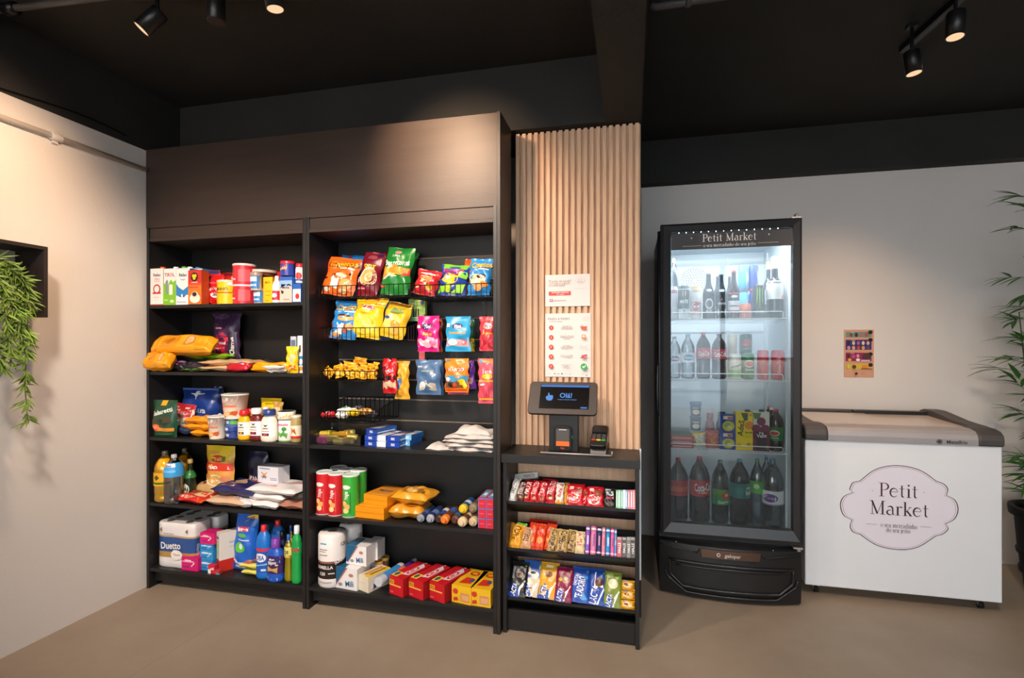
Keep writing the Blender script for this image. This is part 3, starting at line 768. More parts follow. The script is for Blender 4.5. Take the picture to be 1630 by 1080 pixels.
for i in range(n):
    for k in range(4): a = i * 4 + k; b = i * 4 + (k + 1) % 4; fs.append((a, b, b + 4, a + 4))
fs.append((3, 2, 1, 0)); fs.append(tuple(n * 4 + k for k in range(4)))
q.add(vs, fs); q.build('badge_plate', 'badge', bg) if 'badge' in M else q.build('badge_plate', 'darkgrey', bg)
q = PB(); Sg = lambda s, t: (Vector(bp_(0.40 + 0.19 * s, 0.236 + 0.024 * t, -0.017)), Vector((0, -1, 0)))
art(q, Sg, gw * 0.19, 0.024, [('t', 'gelopar', 0.60, 0.5, 0.8, 0.75, '#e8e2da'), ('e', 0.08, 0.5, 0.07, 0.42, '#e8e2da'), ('e', 0.085, 0.5, 0.035, 0.22, '#4c4745')], lift0=3)
q.build('badge_lettering', 'tin', bg)
for s_ in (0.12, 0.80):
    q = PB(); q.lathe([(0.003, 0), (0.003, 0.002)], 8, M4=Matrix.Translation(bp_(s_, 0.281, 0.0)) @ Matrix.Rotation(R(90), 4, 'X')); q.build('screw', 'chrome', bg)
for x in (-cw + 0.05, cw - 0.05):
    for y in (0.12, 0.58): q = PB(); q.lathe([(0.018, 0), (0.018, 0.042)], 12, M4=Matrix.Translation((x, y, 0))); q.build('foot', 'rubber', cl)
area('cooler_led', (cc, cy + 0.10, 1.872), (R(20), 0, 0), 0.52, 0.03, 5.5, (0.85, 0.93, 1.0))
# ================================================================ PACKAGING BUILDERS
rnd = random.Random(7)
def finish(pb, name, mats, loc, rot, label, cat, group=None):
    o = pb.build(name, mats, None, 0, loc=loc, rot=rot)
    return tag(o, label, cat, group)

def pillow_geo(w, h, t, seal=0.05, low=0.0, power=0.55, wr=1.0, nx=12, nz=16, seed=0, pinch=0.06, taper=0.0, full=3.0, fe=0.6):
    """front skin function of a filled film bag standing on z=0, x centred, y=0 in its middle plane"""
    rr = random.Random(seed); ph = [rr.uniform(0, 6.28) for _ in range(6)]; fq = [rr.uniform(5, 14) for _ in range(6)]
    def prof(s, tt):
        if tt < seal or tt > 1 - seal: b = 0.0
        else:
            q = (tt - seal) / (1 - 2 * seal); q2 = q ** (1 - low) if low >= 0 else 1 - (1 - q) ** (1 + low)
            b = max(0, math.sin(PI * q2)) ** power
        a = max(0.0, 1 - abs(2 * s - 1) ** full) ** fe
        return a * b, b
    def pt(s, tt, sign=-1):
        ab, b = prof(s, tt)
        wob = wr * 0.0035 * (math.sin(fq[0] * s + fq[1] * tt * 1.7 + ph[0]) + math.sin(fq[2] * tt - fq[3] * s + ph[1])) * ab
        ed = wr * 0.0025 * math.sin(fq[4] * tt * 2 + ph[2])
        x = (s - 0.5) * (w * (1 - pinch * b) * (1 - taper * tt)) + ed * (1 if s > 0.5 else -1) * abs(2 * s - 1)
        sealwob = wr * 0.003 * math.sin(9 * s + ph[3]) * (1 - min(1, b * 2))
        return Vector((x, sign * (t / 2 * ab + wob + 0.0005) + sealwob, tt * h))
    return pt
def pillow(pb, pt, col, m=0, back=None, nx=14, nz=20):
    for sg, c in ((-1, col), (1, back or col)):
        vs = [pt(i / nx, j / nz, sg) for j in range(nz + 1) for i in range(nx + 1)]
        fs = []
        for j in range(nz):
            for i in range(nx):
                a = j * (nx + 1) + i; q = (a, a + 1, a + nx + 2, a + nx + 1)
                fs.append(q if sg < 0 else q[::-1])
        pb.add(vs, fs, c, m, True)
def skin(pt, sg=-1):
    def f(s, t):
        p = pt(s, t, sg); e = 0.01
        dx = pt(min(1, s + e), t, sg) - pt(max(0, s - e), t, sg); dz = pt(s, min(1, t + e), sg) - pt(s, max(0, t - e), sg)
        n = dx.cross(dz); n = n.normalized() if n.length > 1e-9 else Vector((0, sg, 0))
        if n.y * sg < 0: n = -n
        return p, n
    return f

_seed = [0]
BACK_Y = [2.512]
def settle(o, M_, zb):
    """rest the thing on its shelf and keep it in front of the back board"""
    zs = []; ys = []
    for v in o.data.vertices:
        p = M_ @ v.co; zs.append(p.z); ys.append(p.y)
    dy = min(0, BACK_Y[0] - max(ys)) if BACK_Y[0] else 0
    o.matrix_world = Matrix.Translation((0, dy, zb + 0.0008 - min(zs))) @ M_
def bag(name, cat, label, u0, u1, vt, Zb, Y, col, its=(), t=0.05, lean=0, roll=0, yaw=0, group=None, mat='film', low=0.0, power=0.55,
        wr=1.0, back=None, dz=0.0, h=None, zt=None, pinch=0.06, seal=0.05, taper=0.0, vb=None, free=False):
    """standing bag: Y is its front, Zb what it stands on, vt the row of its top in the photograph"""
    _seed[0] += 1
    xc, w = span(u0, u1, Y)
    if vb is not None: Zb = zof((u0 + u1) / 2, vb, Y)
    H_ = h or ((zt if zt else zof((u0 + u1) / 2, vt, Y + (0.1 if lean > 15 else 0.0))) - Zb) / math.cos(R(lean))
    if roll: w = w * (1 - 0.22 * min(1, abs(roll) / 20) * (H_ / w) * 0.9)
    pt = pillow_geo(w, H_, t, low=low, power=power, wr=wr, seed=_seed[0], pinch=pinch, seal=seal, taper=taper)
    pb = PB(); pillow(pb, pt, col, 0, back)
    art(pb, skin(pt), w, H_, its)
    M_ = Matrix.Translation((xc, Y + t / 2 * math.cos(R(lean)), Zb + dz)) @ Matrix.Rotation(R(yaw), 4, 'Z') @ Matrix.Rotation(R(-lean), 4, 'X')
    if roll: M_ = M_ @ Matrix.Translation((0, 0, H_ / 2)) @ Matrix.Rotation(R(roll), 4, 'Y') @ Matrix.Translation((0, 0, -H_ / 2))
    o = finish(pb, name, mat, (0, 0, 0), (0, 0, 0), label, cat, group)
    if free: o.matrix_world = M_
    else: settle(o, M_, Zb + dz)
    return o

def sack(name, cat, label, u0, u1, Zb, Y, d, t, col, its=(), group=None, mat='film', yaw=0, wr=1.0, back=None, along='y', tilt=0, fat=False):
    """bag lying on its back: width u0..u1 at depth Y, d deep, t thick; artwork on the upper face. along: which way its length runs"""
    _seed[0] += 1
    xc, w = span(u0, u1, Y)
    W_, H_ = (w, d) if along == 'y' else (d, w)
    pt = pillow_geo(W_, H_, t, power=0.12 if fat else 0.24, wr=wr, seed=_seed[0], pinch=0.02, seal=0.035, full=10.0 if fat else 7.0, fe=0.35 if fat else 0.5)
    pb = PB(); pillow(pb, pt, col, 0, back)
    art(pb, skin(pt), W_, H_, its)
    M_ = Matrix.Translation((xc, Y, Zb + t / 2 + 0.001)) @ Matrix.Rotation(R(yaw), 4, 'Z') @ Matrix.Rotation(R(tilt), 4, 'X')
    if along == 'y': M_ = M_ @ Matrix.Rotation(R(-90), 4, 'X')
    else: M_ = M_ @ Matrix.Translation((w / 2, d / 2, 0)) @ Matrix.Rotation(R(90), 4, 'Z') @ Matrix.Rotation(R(-90), 4, 'X')
    o = finish(pb, name, mat, (0, 0, 0), (0, 0, 0), label, cat, group)
    settle(o, M_, Zb)
    return o

def carton_mesh(w, d, h, col, F=(), Rt=(), L=(), T=(), side=None, top=None, bev=0.0015):
    pb = PB(); sd = side or col; tp = top or col
    pb.box(-w / 2, w / 2, 0, d, 0, h, [tp, tp, col, sd, sd, sd])
    if F: art(pb, s_front(-w / 2, w / 2, 0, h, 0), w, h, F)
    if Rt: art(pb, s_right(0, d, 0, h, w / 2), d, h, Rt)
    if L: art(pb, s_left(0, d, 0, h, -w / 2), d, h, L)
    if T: art(pb, s_top(-w / 2, w / 2, 0, d, h), w, d, T)
    return pb
def carton(name, cat, label, u0, u1, vt, Zb, Y, d, col, F=(), Rt=(), L=(), T=(), side=None, top=None, yaw=0, group=None, mat='card', h=None, cap=None, lean=0, w=None, dz=0):
    xc, ww = span(u0, u1, Y); w = w or ww
    h = h or (zof((u0 + u1) / 2, vt, Y) - Zb)
    pb = carton_mesh(w, d, h, col, F, Rt, L, T, side, top)
    if cap:
        e = empty(name, (xc, Y, Zb + 0.0006 + dz), (R(-lean), 0, R(yaw)), label, cat, group)
        pb.build('carton', mat, e)
        q = PB(); cx_, col_ = cap
        q.lathe([(0.013, 0), (0.013, 0.010), (0.011, 0.012)], 14, col_, M4=Matrix.Translation((cx_ * w, d * 0.4, h)))
        q.build('cap', 'plast', e); return e
    return finish(pb, name, mat, (xc, Y, Zb + 0.0006 + dz), (R(-lean), 0, R(yaw)), label, cat, group)

def rprof(prof):
    def f(z):
        for (r0, z0), (r1, z1) in zip(prof, prof[1:]):
            if z0 <= z <= z1 and z1 > z0: return r0 + (r1 - r0) * (z - z0) / (z1 - z0)
        return prof[-1][0]
    return f
PROF = {   # radius fraction of half width, height fraction
 'pet': [(.80, 0), (.96, .03), (1, .08), (.95, .14), (1, .22), (1, .62), (.99, .68), (.90, .75), (.68, .83), (.40, .89), (.28, .925), (.27, .955)],
 'soda': [(.75, 0), (.95, .03), (1, .10), (.90, .32), (1, .42), (1, .66), (.93, .75), (.70, .83), (.42, .89), (.28, .925), (.27, .955)],
 'beer': [(.94, 0), (1, .02), (1, .52), (.92, .60), (.55, .72), (.42, .80), (.38, .97)],
 'wine': [(.94, 0), (1, .02), (1, .60), (.90, .68), (.45, .76), (.36, .80), (.36, .985)],
 'sauce': [(.86, 0), (.97, .04), (1, .10), (.94, .40), (.96, .62), (.74, .74), (.50, .80), (.48, .83)],
 'clean': [(.88, 0), (1, .04), (1, .10), (.95, .35), (.97, .55), (1, .68), (.86, .80), (.45, .88), (.36, .90)],
 'det': [(.80, 0), (1, .04), (.94, .25), (.86, .45), (1, .60), (.90, .72), (.50, .82), (.34, .86)],
 'jar': [(.92, 0), (1, .03), (1, .78), (.88, .86)],
}
def bottle(name, cat, label, u0, u1, vt, Zb, Y, kind, col, cap='#fff', capf=(0.92, 1.0, 0.3), lab=None, labz=(0.3, 0.6), its=(), mat='plast', group=None,
           flat=1.0, fill=None, h=None, labits=(), yaw=0, capmat='plast', neck=None):
    """bottle of revolution: Y is its axis plane"""
    xc, w = span(u0, u1, Y); r = w / 2
    h = h or (zof((u0 + u1) / 2, vt, Y) - Zb)
    prof = [(a * r, b * h * (capf[0] + 0.02) / PROF[kind][-1][1]) for a, b in PROF[kind]]
    # smooth the profile
    pp = []
    for i in range(len(prof) - 1):
        for k in range(3):
            t = k / 3; pp.append((prof[i][0] + (prof[i + 1][0] - prof[i][0]) * t, prof[i][1] + (prof[i + 1][1] - prof[i][1]) * t))
    pp.append(prof[-1]); pp = [pp[0]] + [((pp[i - 1][0] + 2 * pp[i][0] + pp[i + 1][0]) / 4, pp[i][1]) for i in range(1, len(pp) - 1)] + [pp[-1]]
    e = empty(name, (xc, Y, Zb + 0.0006), (0, 0, R(yaw)), label, cat, group)
    pb = PB(); pb.lathe([(0.001, 0)] + pp, 20, col, sy=flat, cap=False)
    rf = rprof(pp)
    if its: art(pb, s_cyl(rf, 0, h, 180, sy=flat), PI * r, h, its)
    pb.build('bottle', mat, e)
    if fill:
        fl, fcol, fm = fill
        q = PB(); top = h * fl; ps = [(max(0.001, a - 0.0015), z + 0.001) for a, z in pp if z < top] + [(rf(top) - 0.0015, top)]
        q.lathe(ps, 18, fcol, sy=flat); q.build('contents', fm, e)
    q = PB(); c0, c1, cr = capf
    q.lathe([(cr * r * 1.02, h * c0), (cr * r * 1.06, h * (c0 + 0.01)), (cr * r, h * (c1 - 0.01)), (cr * r * 0.8, h * c1)], 16, cap); q.build('cap', capmat, e)
    if lab:
        q = PB(); z0, z1 = labz[0] * h, labz[1] * h
        q.lathe([(rf(z0 + (z1 - z0) * k / 6) + 0.0009, z0 + (z1 - z0) * k / 6) for k in range(7)], 24, lab, cap=False, sy=flat)
        if labits: art(q, s_cyl(lambda z: rf(z) + 0.0009, z0, z1, 180, sy=flat), PI * r, z1 - z0, labits)
        q.build('label', 'film', e)
    return e

def can(name, cat, label, u0, u1, vt, Zb, Y, col, its=(), lid=None, lidh=0.06, group=None, mat='plast', h=None, bands=None, neck=0.88, taper=None, yaw=0, lidr=1.0):
    xc, w = span(u0, u1, Y); r = w / 2
    h = h or (zof((u0 + u1) / 2, vt, Y) - Zb)
    if taper: prof = [(r * taper, 0), (r * 0.99, h * (1 - lidh)), (r, h * (1 - lidh)), (r, h * (1 - lidh * 0.3))]
    elif neck < 1: prof = [(r * neck * .95, 0), (r, h * 0.05), (r, h * 0.90), (r * neck, h * 0.985), (r * neck, h)]
    else: prof = [(r, 0), (r, h * (1 - lidh))]
    colf = None
    if bands:
        zz = sorted(set([p[1] for p in prof] + [b[0] * h for b in bands]))
        rf0 = rprof(prof); prof = [(rf0(z), z) for z in zz]
        def colf(z, bands=bands, h=h):
            c = col
            for b0, bc in bands:
                if z >= b0 * h: c = bc
            return c
    rf = rprof(prof)
    if lid:
        e = empty(name, (xc, Y, Zb + 0.0006), (0, 0, R(yaw)), label, cat, group)
        pb = PB(); pb.lathe(prof, 22, col, colf=colf)
        if its: art(pb, s_cyl(rf, 0, h, 180), PI * r, h, its)
        pb.build('body', mat, e)
        q = PB(); q.lathe([(r * 1.02 * lidr, h * (1 - lidh)), (r * 1.03 * lidr, h * (1 - lidh * .2)), (r * 0.98 * lidr, h), (r * .93 * lidr, h), (r * 0.92 * lidr, h - 0.002)], 22, lid)
        q.build('lid', 'plast', e); return e
    pb = PB(); pb.lathe(prof, 22, col, colf=colf)
    if neck < 1 and not taper:
        pb.lathe([(r * neck * 0.98, h), (r * neck * 0.9, h + 0.0008), (r * neck * .85, h - 0.002)], 18, '#c9ccd0')
    if its: art(pb, s_cyl(rf, 0, h, 180), PI * r, h, its)
    return finish(pb, name, mat, (xc, Y, Zb + 0.0006), (0, 0, R(yaw)), label, cat, group)

def roll_pack(name, cat, label, p0, p1, r, col, bands=(), group=None, mat='film', ends=True, its=()):
    """wrapped roll lying between two points"""
    p0 = Vector(p0); p1 = Vector(p1); L = (p1 - p0).length
    prof = [(r * .45, 0), (r * .55, L * .02), (r * .2, L * .045), (r * .9, L * .07), (r, L * .12), (r, L * .3), (r, L * .5), (r, L * .7), (r, L * .88), (r * .9, L * .93), (r * .2, L * .955), (r * .55, L * .98), (r * .45, L)] if ends else \
           [(r * .9, 0), (r, L * .03), (r, L * .3), (r, L * .5), (r, L * .7), (r, L * .97), (r * .9, L)]
    def cf(z):
        c = col
        for b0, b1, bc in bands:
            if b0 * L <= z <= b1 * L: c = bc
        return c
    pr = []
    for a, b in zip(prof, prof[1:]):
        for k in range(4): pr.append((a[0] + (b[0] - a[0]) * k / 4, a[1] + (b[1] - a[1]) * k / 4))
    pr.append(prof[-1])
    pb = PB(); pb.lathe(pr, 12, col, colf=cf)
    o = finish(pb, name, mat, (0, 0, 0), (0, 0, 0), label, cat, group)
    d = (p1 - p0).normalized(); o.matrix_world = Matrix.Translation(p0) @ d.to_track_quat('Z', 'Y').to_matrix().to_4x4()
    if its: pass
    return o
# ================================================================ LEFT BAY, TOP SHELF
Z1, Z2, Z3, Z4, Z5 = SH
Y = 2.247
WH = '#eee9e4'
carton('milk_carton', 'carton', 'white milk carton with orange cap and red ring logo, leftmost on top shelf', 238, 259.3, 428, Z1, Y, 0.07, WH,
  [('t', 'Italac', .5, .83, .72, .085, '#1b1b22'), ('t', 'ZERO', .5, .71, .6, .05, '#e08070'), ('t', 'LACTOSE', .5, .65, .62, .03, '#e08070'), ('e', .5, .44, .27, .13, '#c23228'), ('e', .5, .44, .19, .09, WH), ('r', .2, .31, .8, .35, '#c23228'),
   ('r', 0, 0, 1, .025, '#c8452f'), ('t', 'leite semi', .5, .22, .7, .03, '#d99a90')], side='#27336b', cap=(0.1, '#e2572b'), group='milk cartons on the top shelf')
carton('milk_carton', 'carton', 'white and lime green milk carton with white cap and red lettering', 259.8, 280, 428, Z1, Y, 0.07, WH,
  [('t', 'TIROL', .5, .83, .8, .095, '#b8252b'), ('p', [(0, 0), (1, 0), (1, .68), (.78, .62), (.6, .70), (.35, .52), (0, .62)], '#7fbf2b'), ('p', [(.2, .32), (.38, .28), (.40, .66), (.3, .70), (.18, .62)], '#8c8f92'), ('r', .48, .28, .76, .56, '#e9e6de'),
   ('t', 'leite', .25, .14, .3, .05, '#dff0b0'), ('e', .72, .1, .16, .04, '#e0e8c8')], side='#e6e2dc', cap=(0.18, '#efeae4'), group='milk cartons on the top shelf')
carton('milk_carton', 'carton', 'white and blue milk carton with shield shaped white front and white cap', 280.5, 302, 428, Z1, Y, 0.07, '#2f7fc0',
  [('p', [(0, 1), (1, 1), (1, .58), (.8, .48), (.5, .40), (.2, .48), (0, .58)], WH), ('t', 'Italac', .5, .83, .76, .09, '#1b1b22'), ('t', 'Integral', .5, .70, .5, .04, '#5a8cc0'), ('p', [(0, 0), (1, 0), (1, .24), (.8, .28), (.62, .22), (.45, .30), (.25, .22), (0, .27)], '#e4e6ec'),
   ('r', .05, .05, .75, .09, '#b7bcc8')], side='#2a5fa4', cap=(0.22, '#ece8e4'), group='milk cartons on the top shelf')
carton('milk_carton', 'carton', 'milk carton with blue cap behind the orange coffee pack', 302.5, 322, 428, Z1, 2.37, 0.07, '#3a8fd0', [('r', 0, .88, 1, 1, '#e8e6e4')], cap=(-0.2, '#2d8ad2'), group='milk cartons on the top shelf')
carton('milk_carton', 'carton', 'milk carton with green cap hidden behind the shield carton', 281, 300, 427, Z1, 2.37, 0.07, '#dfe8dc', cap=(-0.2, '#6cbf3c'), group='milk cartons on the top shelf')
carton('coffee_pack', 'coffee', 'red and orange brick of coffee with round badge and cup', 302.6, 323.5, 431, Z1, Y, 0.05, '#e8762a',
  [('r', 0, .62, 1, 1, '#c92a28'), ('r', 0, .56, 1, .62, '#d8482a'), ('e', .48, .80, .28, .13, '#2b1512'), ('e', .40, .83, .1, .05, '#f0c419'), ('e', .56, .83, .1, .05, '#f0c419'), ('e', .48, .76, .1, .045, '#f0c419'), ('t', 'CORACOES', .5, .64, .7, .03, '#ffe'),
   ('t', 'TRADICIONAL', .4, .50, .8, .04, '#c93a20'), ('e', .55, .17, .40, .14, '#f0e2d0'), ('e', .55, .28, .25, .09, '#e6d2bc'), ('e', .52, .29, .17, .065, '#3a1d12')], side='#c2471d', mat='film')
for i, (u, vv, Yq, wq, lb) in enumerate(((326, 430, 2.36, 22, 'red coffee pouch with blue top edge just right of coffee brick'), (345, 433, 2.37, 20, 'red coffee pouch standing behind the yellow milk tin'), (360, 437, 2.38, 18, 'dark red coffee pouch, right end of the rear row of pouches'))):
    bag('coffee_pouch', 'coffee', lb, u, u + wq, vv, Z1, Yq, '#c8221f', [('r', 0.05, .90, .95, .99, '#27407e' if i == 0 else '#7a1620'), ('e', .5, .72, .22, .08, '#e86a3a'), ('e', .5, .72, .12, .05, '#f2d9c8')], t=.05, low=.25, group='coffee pouches at the back of the top shelf')
bag('coffee_pouch', 'coffee', 'bright red instant coffee pouch leaning by coffee brick, small cup print', 323.5, 348, 436, Z1, 2.275, '#cf1d22',
  [('t', 'NESCAFE', .55, .52, .75, .10, '#fff', 8), ('e', .66, .30, .2, .08, '#f3ead9'), ('e', .66, .31, .13, .05, '#2a1410'), ('r', .1, .70, .9, .715, '#f0a090'), ('p', [(0.05, .08), (.4, .06), (.1, .4)], '#e8452a')], t=.045, low=.3, lean=4)
can('milk_tin', 'tin', 'yellow tin of powdered milk with pale grey lid', 347.5, 373.5, 447, Z1, 2.30, '#f0c21c',
  [('p', [(0, .10), (1, .10), (1, .35), (.5, .52), (0, .40)], '#e9ae12'), ('r', .0, .45, 1, .50, '#d7461f'), ('t', 'NINHO', .5, .62, .6, .13, '#3a3018'), ('e', .82, .84, .12, .07, '#e9e4d8')], lid='#d9c9a8', lidh=.09, neck=1.0)
for vt, vb, lb in ((421.5, 0, 'upper'), (454.5, 0, 'lower')):
    zb = Z1 if lb == 'lower' else zof(386, 455.5, 2.30)
    can('cereal_tin', 'tin', 'red tin with yellow star, ' + lb + ' of the stack of two', 371.5, 400, vt, zb, 2.30, '#c92a35',
      [('p', [(.20, .78), (.27, .58), (.36, .54), (.28, .46), (.28, .25), (.22, .38), (.12, .36), (.16, .50), (.10, .62), (.18, .60)], '#f2c313'), ('r', .05, .60, .22, .72, '#4b57b8'), ('r', .55, .15, .88, .72, '#d9545c'),
       ('t', 'mucilon', .32, .28, .4, .10, '#fff')], lid='#e9c9c8', lidh=.10, neck=1.0, group='stacked red tins on the top shelf')
# tubs, boxes
for vt, zb, lb in ((440, zof(411, 463.5, 2.30), 'upper'), (464, Z1, 'lower')):
    can('spread_tub', 'tub', 'pale tub with blue label and brownish lid, ' + lb + ' one beside the yellow box', 403, 419, vt - 5, zb, 2.30, '#c8b49c', [('r', .12, .08, .88, .78, '#2476b8'), ('r', .28, .48, .72, .74, '#dfe6ee'), ('t', 'doce', .5, .3, .5, .15, '#fff')], lid='#a08678', lidh=.20, neck=1.0, taper=.92, group='tubs stacked beside yellow box')
can('round_tub', 'tub', 'wide flat clear lidded tub on top of the blue label tubs', 401, 436, 431, zof(411, 441, 2.36), 2.36, '#7a4a34', (), lid='#cdbcae', lidh=.45, neck=1.0, taper=.9)
carton('cookie_box', 'box', 'tall yellow box between the tubs and red and white bottle', 419.5, 434, 441, Z1, 2.29, .05, '#f4b51b', [('t', 'MIX', .5, .80, .7, .10, '#b06a10'), ('r', .2, .45, .8, .48, '#c9860f'), ('r', .2, .3, .8, .33, '#c9860f'), ('r', 0, 0, .08, 1, '#e6a012'), ('r', .2, .1, .6, .13, '#c9860f')], side='#d8930f')
for u0, u1, vt, c, lb in ((424, 440, 431, '#8c1c22', 'dark red box at the back behind the yellow box'), (436, 448, 433, '#a3232b', 'dark red box at the back behind red and white bottle')):
    carton('tea_box', 'box', lb, u0, u1, vt, Z1, 2.40, .05, c, [('r', .1, .6, .9, .8, '#c23b3b')], group='dark red boxes at back of top shelf')
bag('snack_pouch', 'bag', 'yellow pouch at back left of the yellow box', 398, 409, 449, Z1, 2.38, '#e8b91d', [('r', .2, .3, .8, .6, '#5a4a20')], t=.03)
bottle('syrup_bottle', 'bottle', 'small white bottle with red label on the top shelf', 433.8, 446, 440, Z1, 2.30, 'sauce', '#ece4df', cap='#efe9e6', capf=(.84, 1, .42), lab='#c62a35', labz=(.12, .45), labits=[('e', .5, .5, .2, .25, '#fff')])
carton('starch_box', 'box', 'cream and blue box with a cow head drawing, below the red tin', 445.5, 465, 441, Z1, 2.285, .05, '#c9b8a8', [('r', 0, .86, 1, 1, '#2d5fae'), ('p', [(0, .55), (0, .86), (1, .86), (1, .62), (.8, .72), (.55, .6), (.3, .72)], '#8aa9d6'), ('t', 'Moca', .5, .60, .6, .10, '#20305c'), ('p', [(.1, .5), (.35, .45), (.3, .36), (.15, .36)], '#2a2430'), ('r', .3, .12, .8, .16, '#a5907e')], side='#2d5fae')
can('cocoa_tin', 'tin', 'red and blue tin with red lid standing on the cream box', 448.5, 468, 417, zof(455, 440, 2.31), 2.315, '#2a3f9a', [('p', [(.1, .1), (.7, .05), (.85, .6), (.6, .95), (.1, .95)], '#cf2338'), ('t', 'toddy', .45, .5, .5, .2, '#ffd84a', 12)], lid='#d4222c', lidh=.18, neck=1.0)
carton('cream_carton', 'carton', 'small white and blue carton with strawberry, right end of top shelf', 466, 478.5, 452, Z1, 2.285, .05, '#e9e6ea', [('r', 0, .72, 1, 1, '#2257a8'), ('e', .6, .36, .28, .16, '#c62a2a'), ('e', .6, .36, .38, .24, '#f5efe8'), ('e', .6, .34, .26, .15, '#c8302c'), ('r', 0, 0, 1, .06, '#2257a8')], side='#2257a8')
bottle('food_jar', 'jar', 'small white jar with red lid on the strawberry carton', 468.5, 479, 420, zof(472, 451, 2.31), 2.31, 'jar', '#efe3dc', cap='#d02a2c', capf=(.80, 1, .95), lab='#f0ece8', labz=(.1, .72), labits=[('e', .6, .4, .25, .3, '#c9322c'), ('r', 0, 0, 1, .14, '#2257a8')])

# ================================================================ LEFT BAY, SECOND SHELF
OR = '#f0a019'
def loaf(label, u0, u1, Zb, Y, d, t, rot=0):
    return sack('bread_bag', 'bread', label, u0, u1, Zb, Y, d, t, OR, [('r', .02, .05, .98, .22, '#e98f10'), ('e', .5, .34, .36, .09, '#c97f3a'), ('e', .5, .34, .28, .06, '#e2b27a'), ('r', .1, .52, .9, .78, '#d98a14'), ('e', .5, .65, .3, .05, '#b5701a'), ('r', .03, .86, .98, .97, '#f5b431')], along='x', group='bread loaves in orange bags', yaw=rot, tilt=48, fat=True, wr=.8)
loaf('orange bag of sliced bread lying in front at shelf edge, lower loaf', 229, 264, Z2, 2.205, .085, .078, 14)
loaf('orange bag of sliced bread lying on top of the lower loaf', 236, 326, Z2 + .080, 2.25, .10, .080, 3)
bag('charcoal_bag', 'bag', 'large purple and red charcoal bag standing behind loaves', 327, 372.5, 499, Z2 + .045, 2.40, '#3d2347',
  [('r', 0, .02, .70, .52, '#c81f3c'), ('p', [(0, .5), (.7, .5), (.55, .62), (.2, .56)], '#c81f3c'), ('t', 'Tradicional', .36, .40, .62, .06, '#fff'), ('t', 'Carvao vegetal', .36, .30, .55, .04, '#f0c8c8', 4), ('t', 'SELECIONADO', .36, .10, .6, .045, '#d6c9e0'), ('r', .72, .05, .97, .62, '#2b1d30'),
   ('t', 'Charrua', .84, .34, .50, .11, '#e4dede', 88), ('e', .36, .70, .22, .035, '#6a2340'), ('t', 'Charrua', .36, .70, .34, .035, '#e9d9e0'), ('e', .4, .93, .3, .05, '#5c4668')], t=.08, pinch=.12, wr=1.5)
BK = '#26222a'
sack('grain_bag', 'bag', 'black bag with pink oval logo and purple top beside lower loaf', 259, 292, Z2, 2.275, .055, .048, BK, [('e', .5, .3, .3, .10, '#c25a72'), ('r', .05, .5, .95, .9, '#5a2d6e'), ('r', .05, .62, .95, .65, '#d9a9b8'), ('r', .05, .74, .95, .77, '#d9a9b8')], wr=.7, tilt=40, group='grain bags on the second shelf')
sack('grain_bag', 'bag', 'black bag with faint lettering right of the pink logo bag', 289, 322, Z2, 2.275, .050, .044, '#2b2830', [('t', 'Chia', .5, .4, .6, .2, '#7a5a66')], wr=.7, tilt=40, group='grain bags on the second shelf')
sack('grain_bag', 'bag', 'bright green topped bag lying on top of the black bags', 292, 356, Z2 + .061, 2.34, .11, .022, '#85c41e', [('r', .1, .2, .5, .5, '#5f9c16')], wr=1.2, group='grain bags on the second shelf')
sack('grain_bag', 'bag', 'thin flat black and green bag at the very shelf edge', 283, 330, Z2, 2.248, .05, .010, '#2a2c26', [('r', .05, .1, .35, .9, '#58b02a'), ('r', .55, .1, .8, .9, '#58b02a')], wr=.6, along='x', group='grain bags on the second shelf')
for z, u0, u1, lb in ((.0, 314, 372, 'lower'), (.030, 316, 399, 'upper')):
    sack('tortilla_pack', 'bag', 'beige flat pack of wraps, ' + lb + ' one in the middle of the second shelf', u0, u1, Z2 + z, 2.275, .15, .027, '#dcb083', [('e', .5, .5, .36, .38, '#e8c79c')], wr=.8, group='flat packs of wraps')
sack('foil_pack', 'bag', 'dark grey flat pack behind the beige wraps', 366, 422, Z2, 2.40, .10, .05, '#3c3836', group=None)
sack('sauce_pack', 'bag', 'deep red crinkled pack right of the beige wraps', 361, 396, Z2, 2.262, .050, .040, '#b81c2c', [('r', .2, .5, .8, .9, '#c9b7c2'), ('r', .3, .6, .7, .7, '#3a3a6a')], wr=.9, tilt=35)
sack('cookie_bag', 'bag', 'orange bag lying right of the deep red pack', 394, 452, Z2 + .0, 2.285, .055, .042, '#f09a14', [('r', .3, .2, .7, .6, '#f5b03a'), ('r', 0, .85, 1, .95, '#d97f0c')], wr=.8, tilt=35)
for k in range(2):
    sack('wafer_pack', 'bag', ('lower' if k == 0 else 'upper') + ' white and brown wafer pack at the shelf edge before the orange bag', 419, 453, Z2 + k * .017, 2.243, .03, .015, '#e7ddd4', [('r', .1, .2, .9, .5, '#7a4a3a'), ('r', .1, .62, .9, .8, '#8fae3a')], wr=.8, along='x', group='wafer packs on the second shelf')
bag('noodle_bag', 'bag', 'yellow and silver standing bag at right end of second shelf', 452.5, 471, 552, Z2, 2.265, '#efc21f', [('p', [(.3, .35), (.9, .3), (.95, .8), (.5, .9), (.3, .6)], '#b8b2a6'), ('r', .3, .12, .9, .3, '#d8581e'), ('t', 'Neo', .6, .21, .4, .08, '#fff')], t=.04)
carton('cereal_box', 'box', 'white and grey carton behind the yellow and silver bag', 462.5, 471, 536, Z2, 2.36, .04, '#b9bcc6', [('r', .1, .7, .9, .9, '#5a6a8c')])
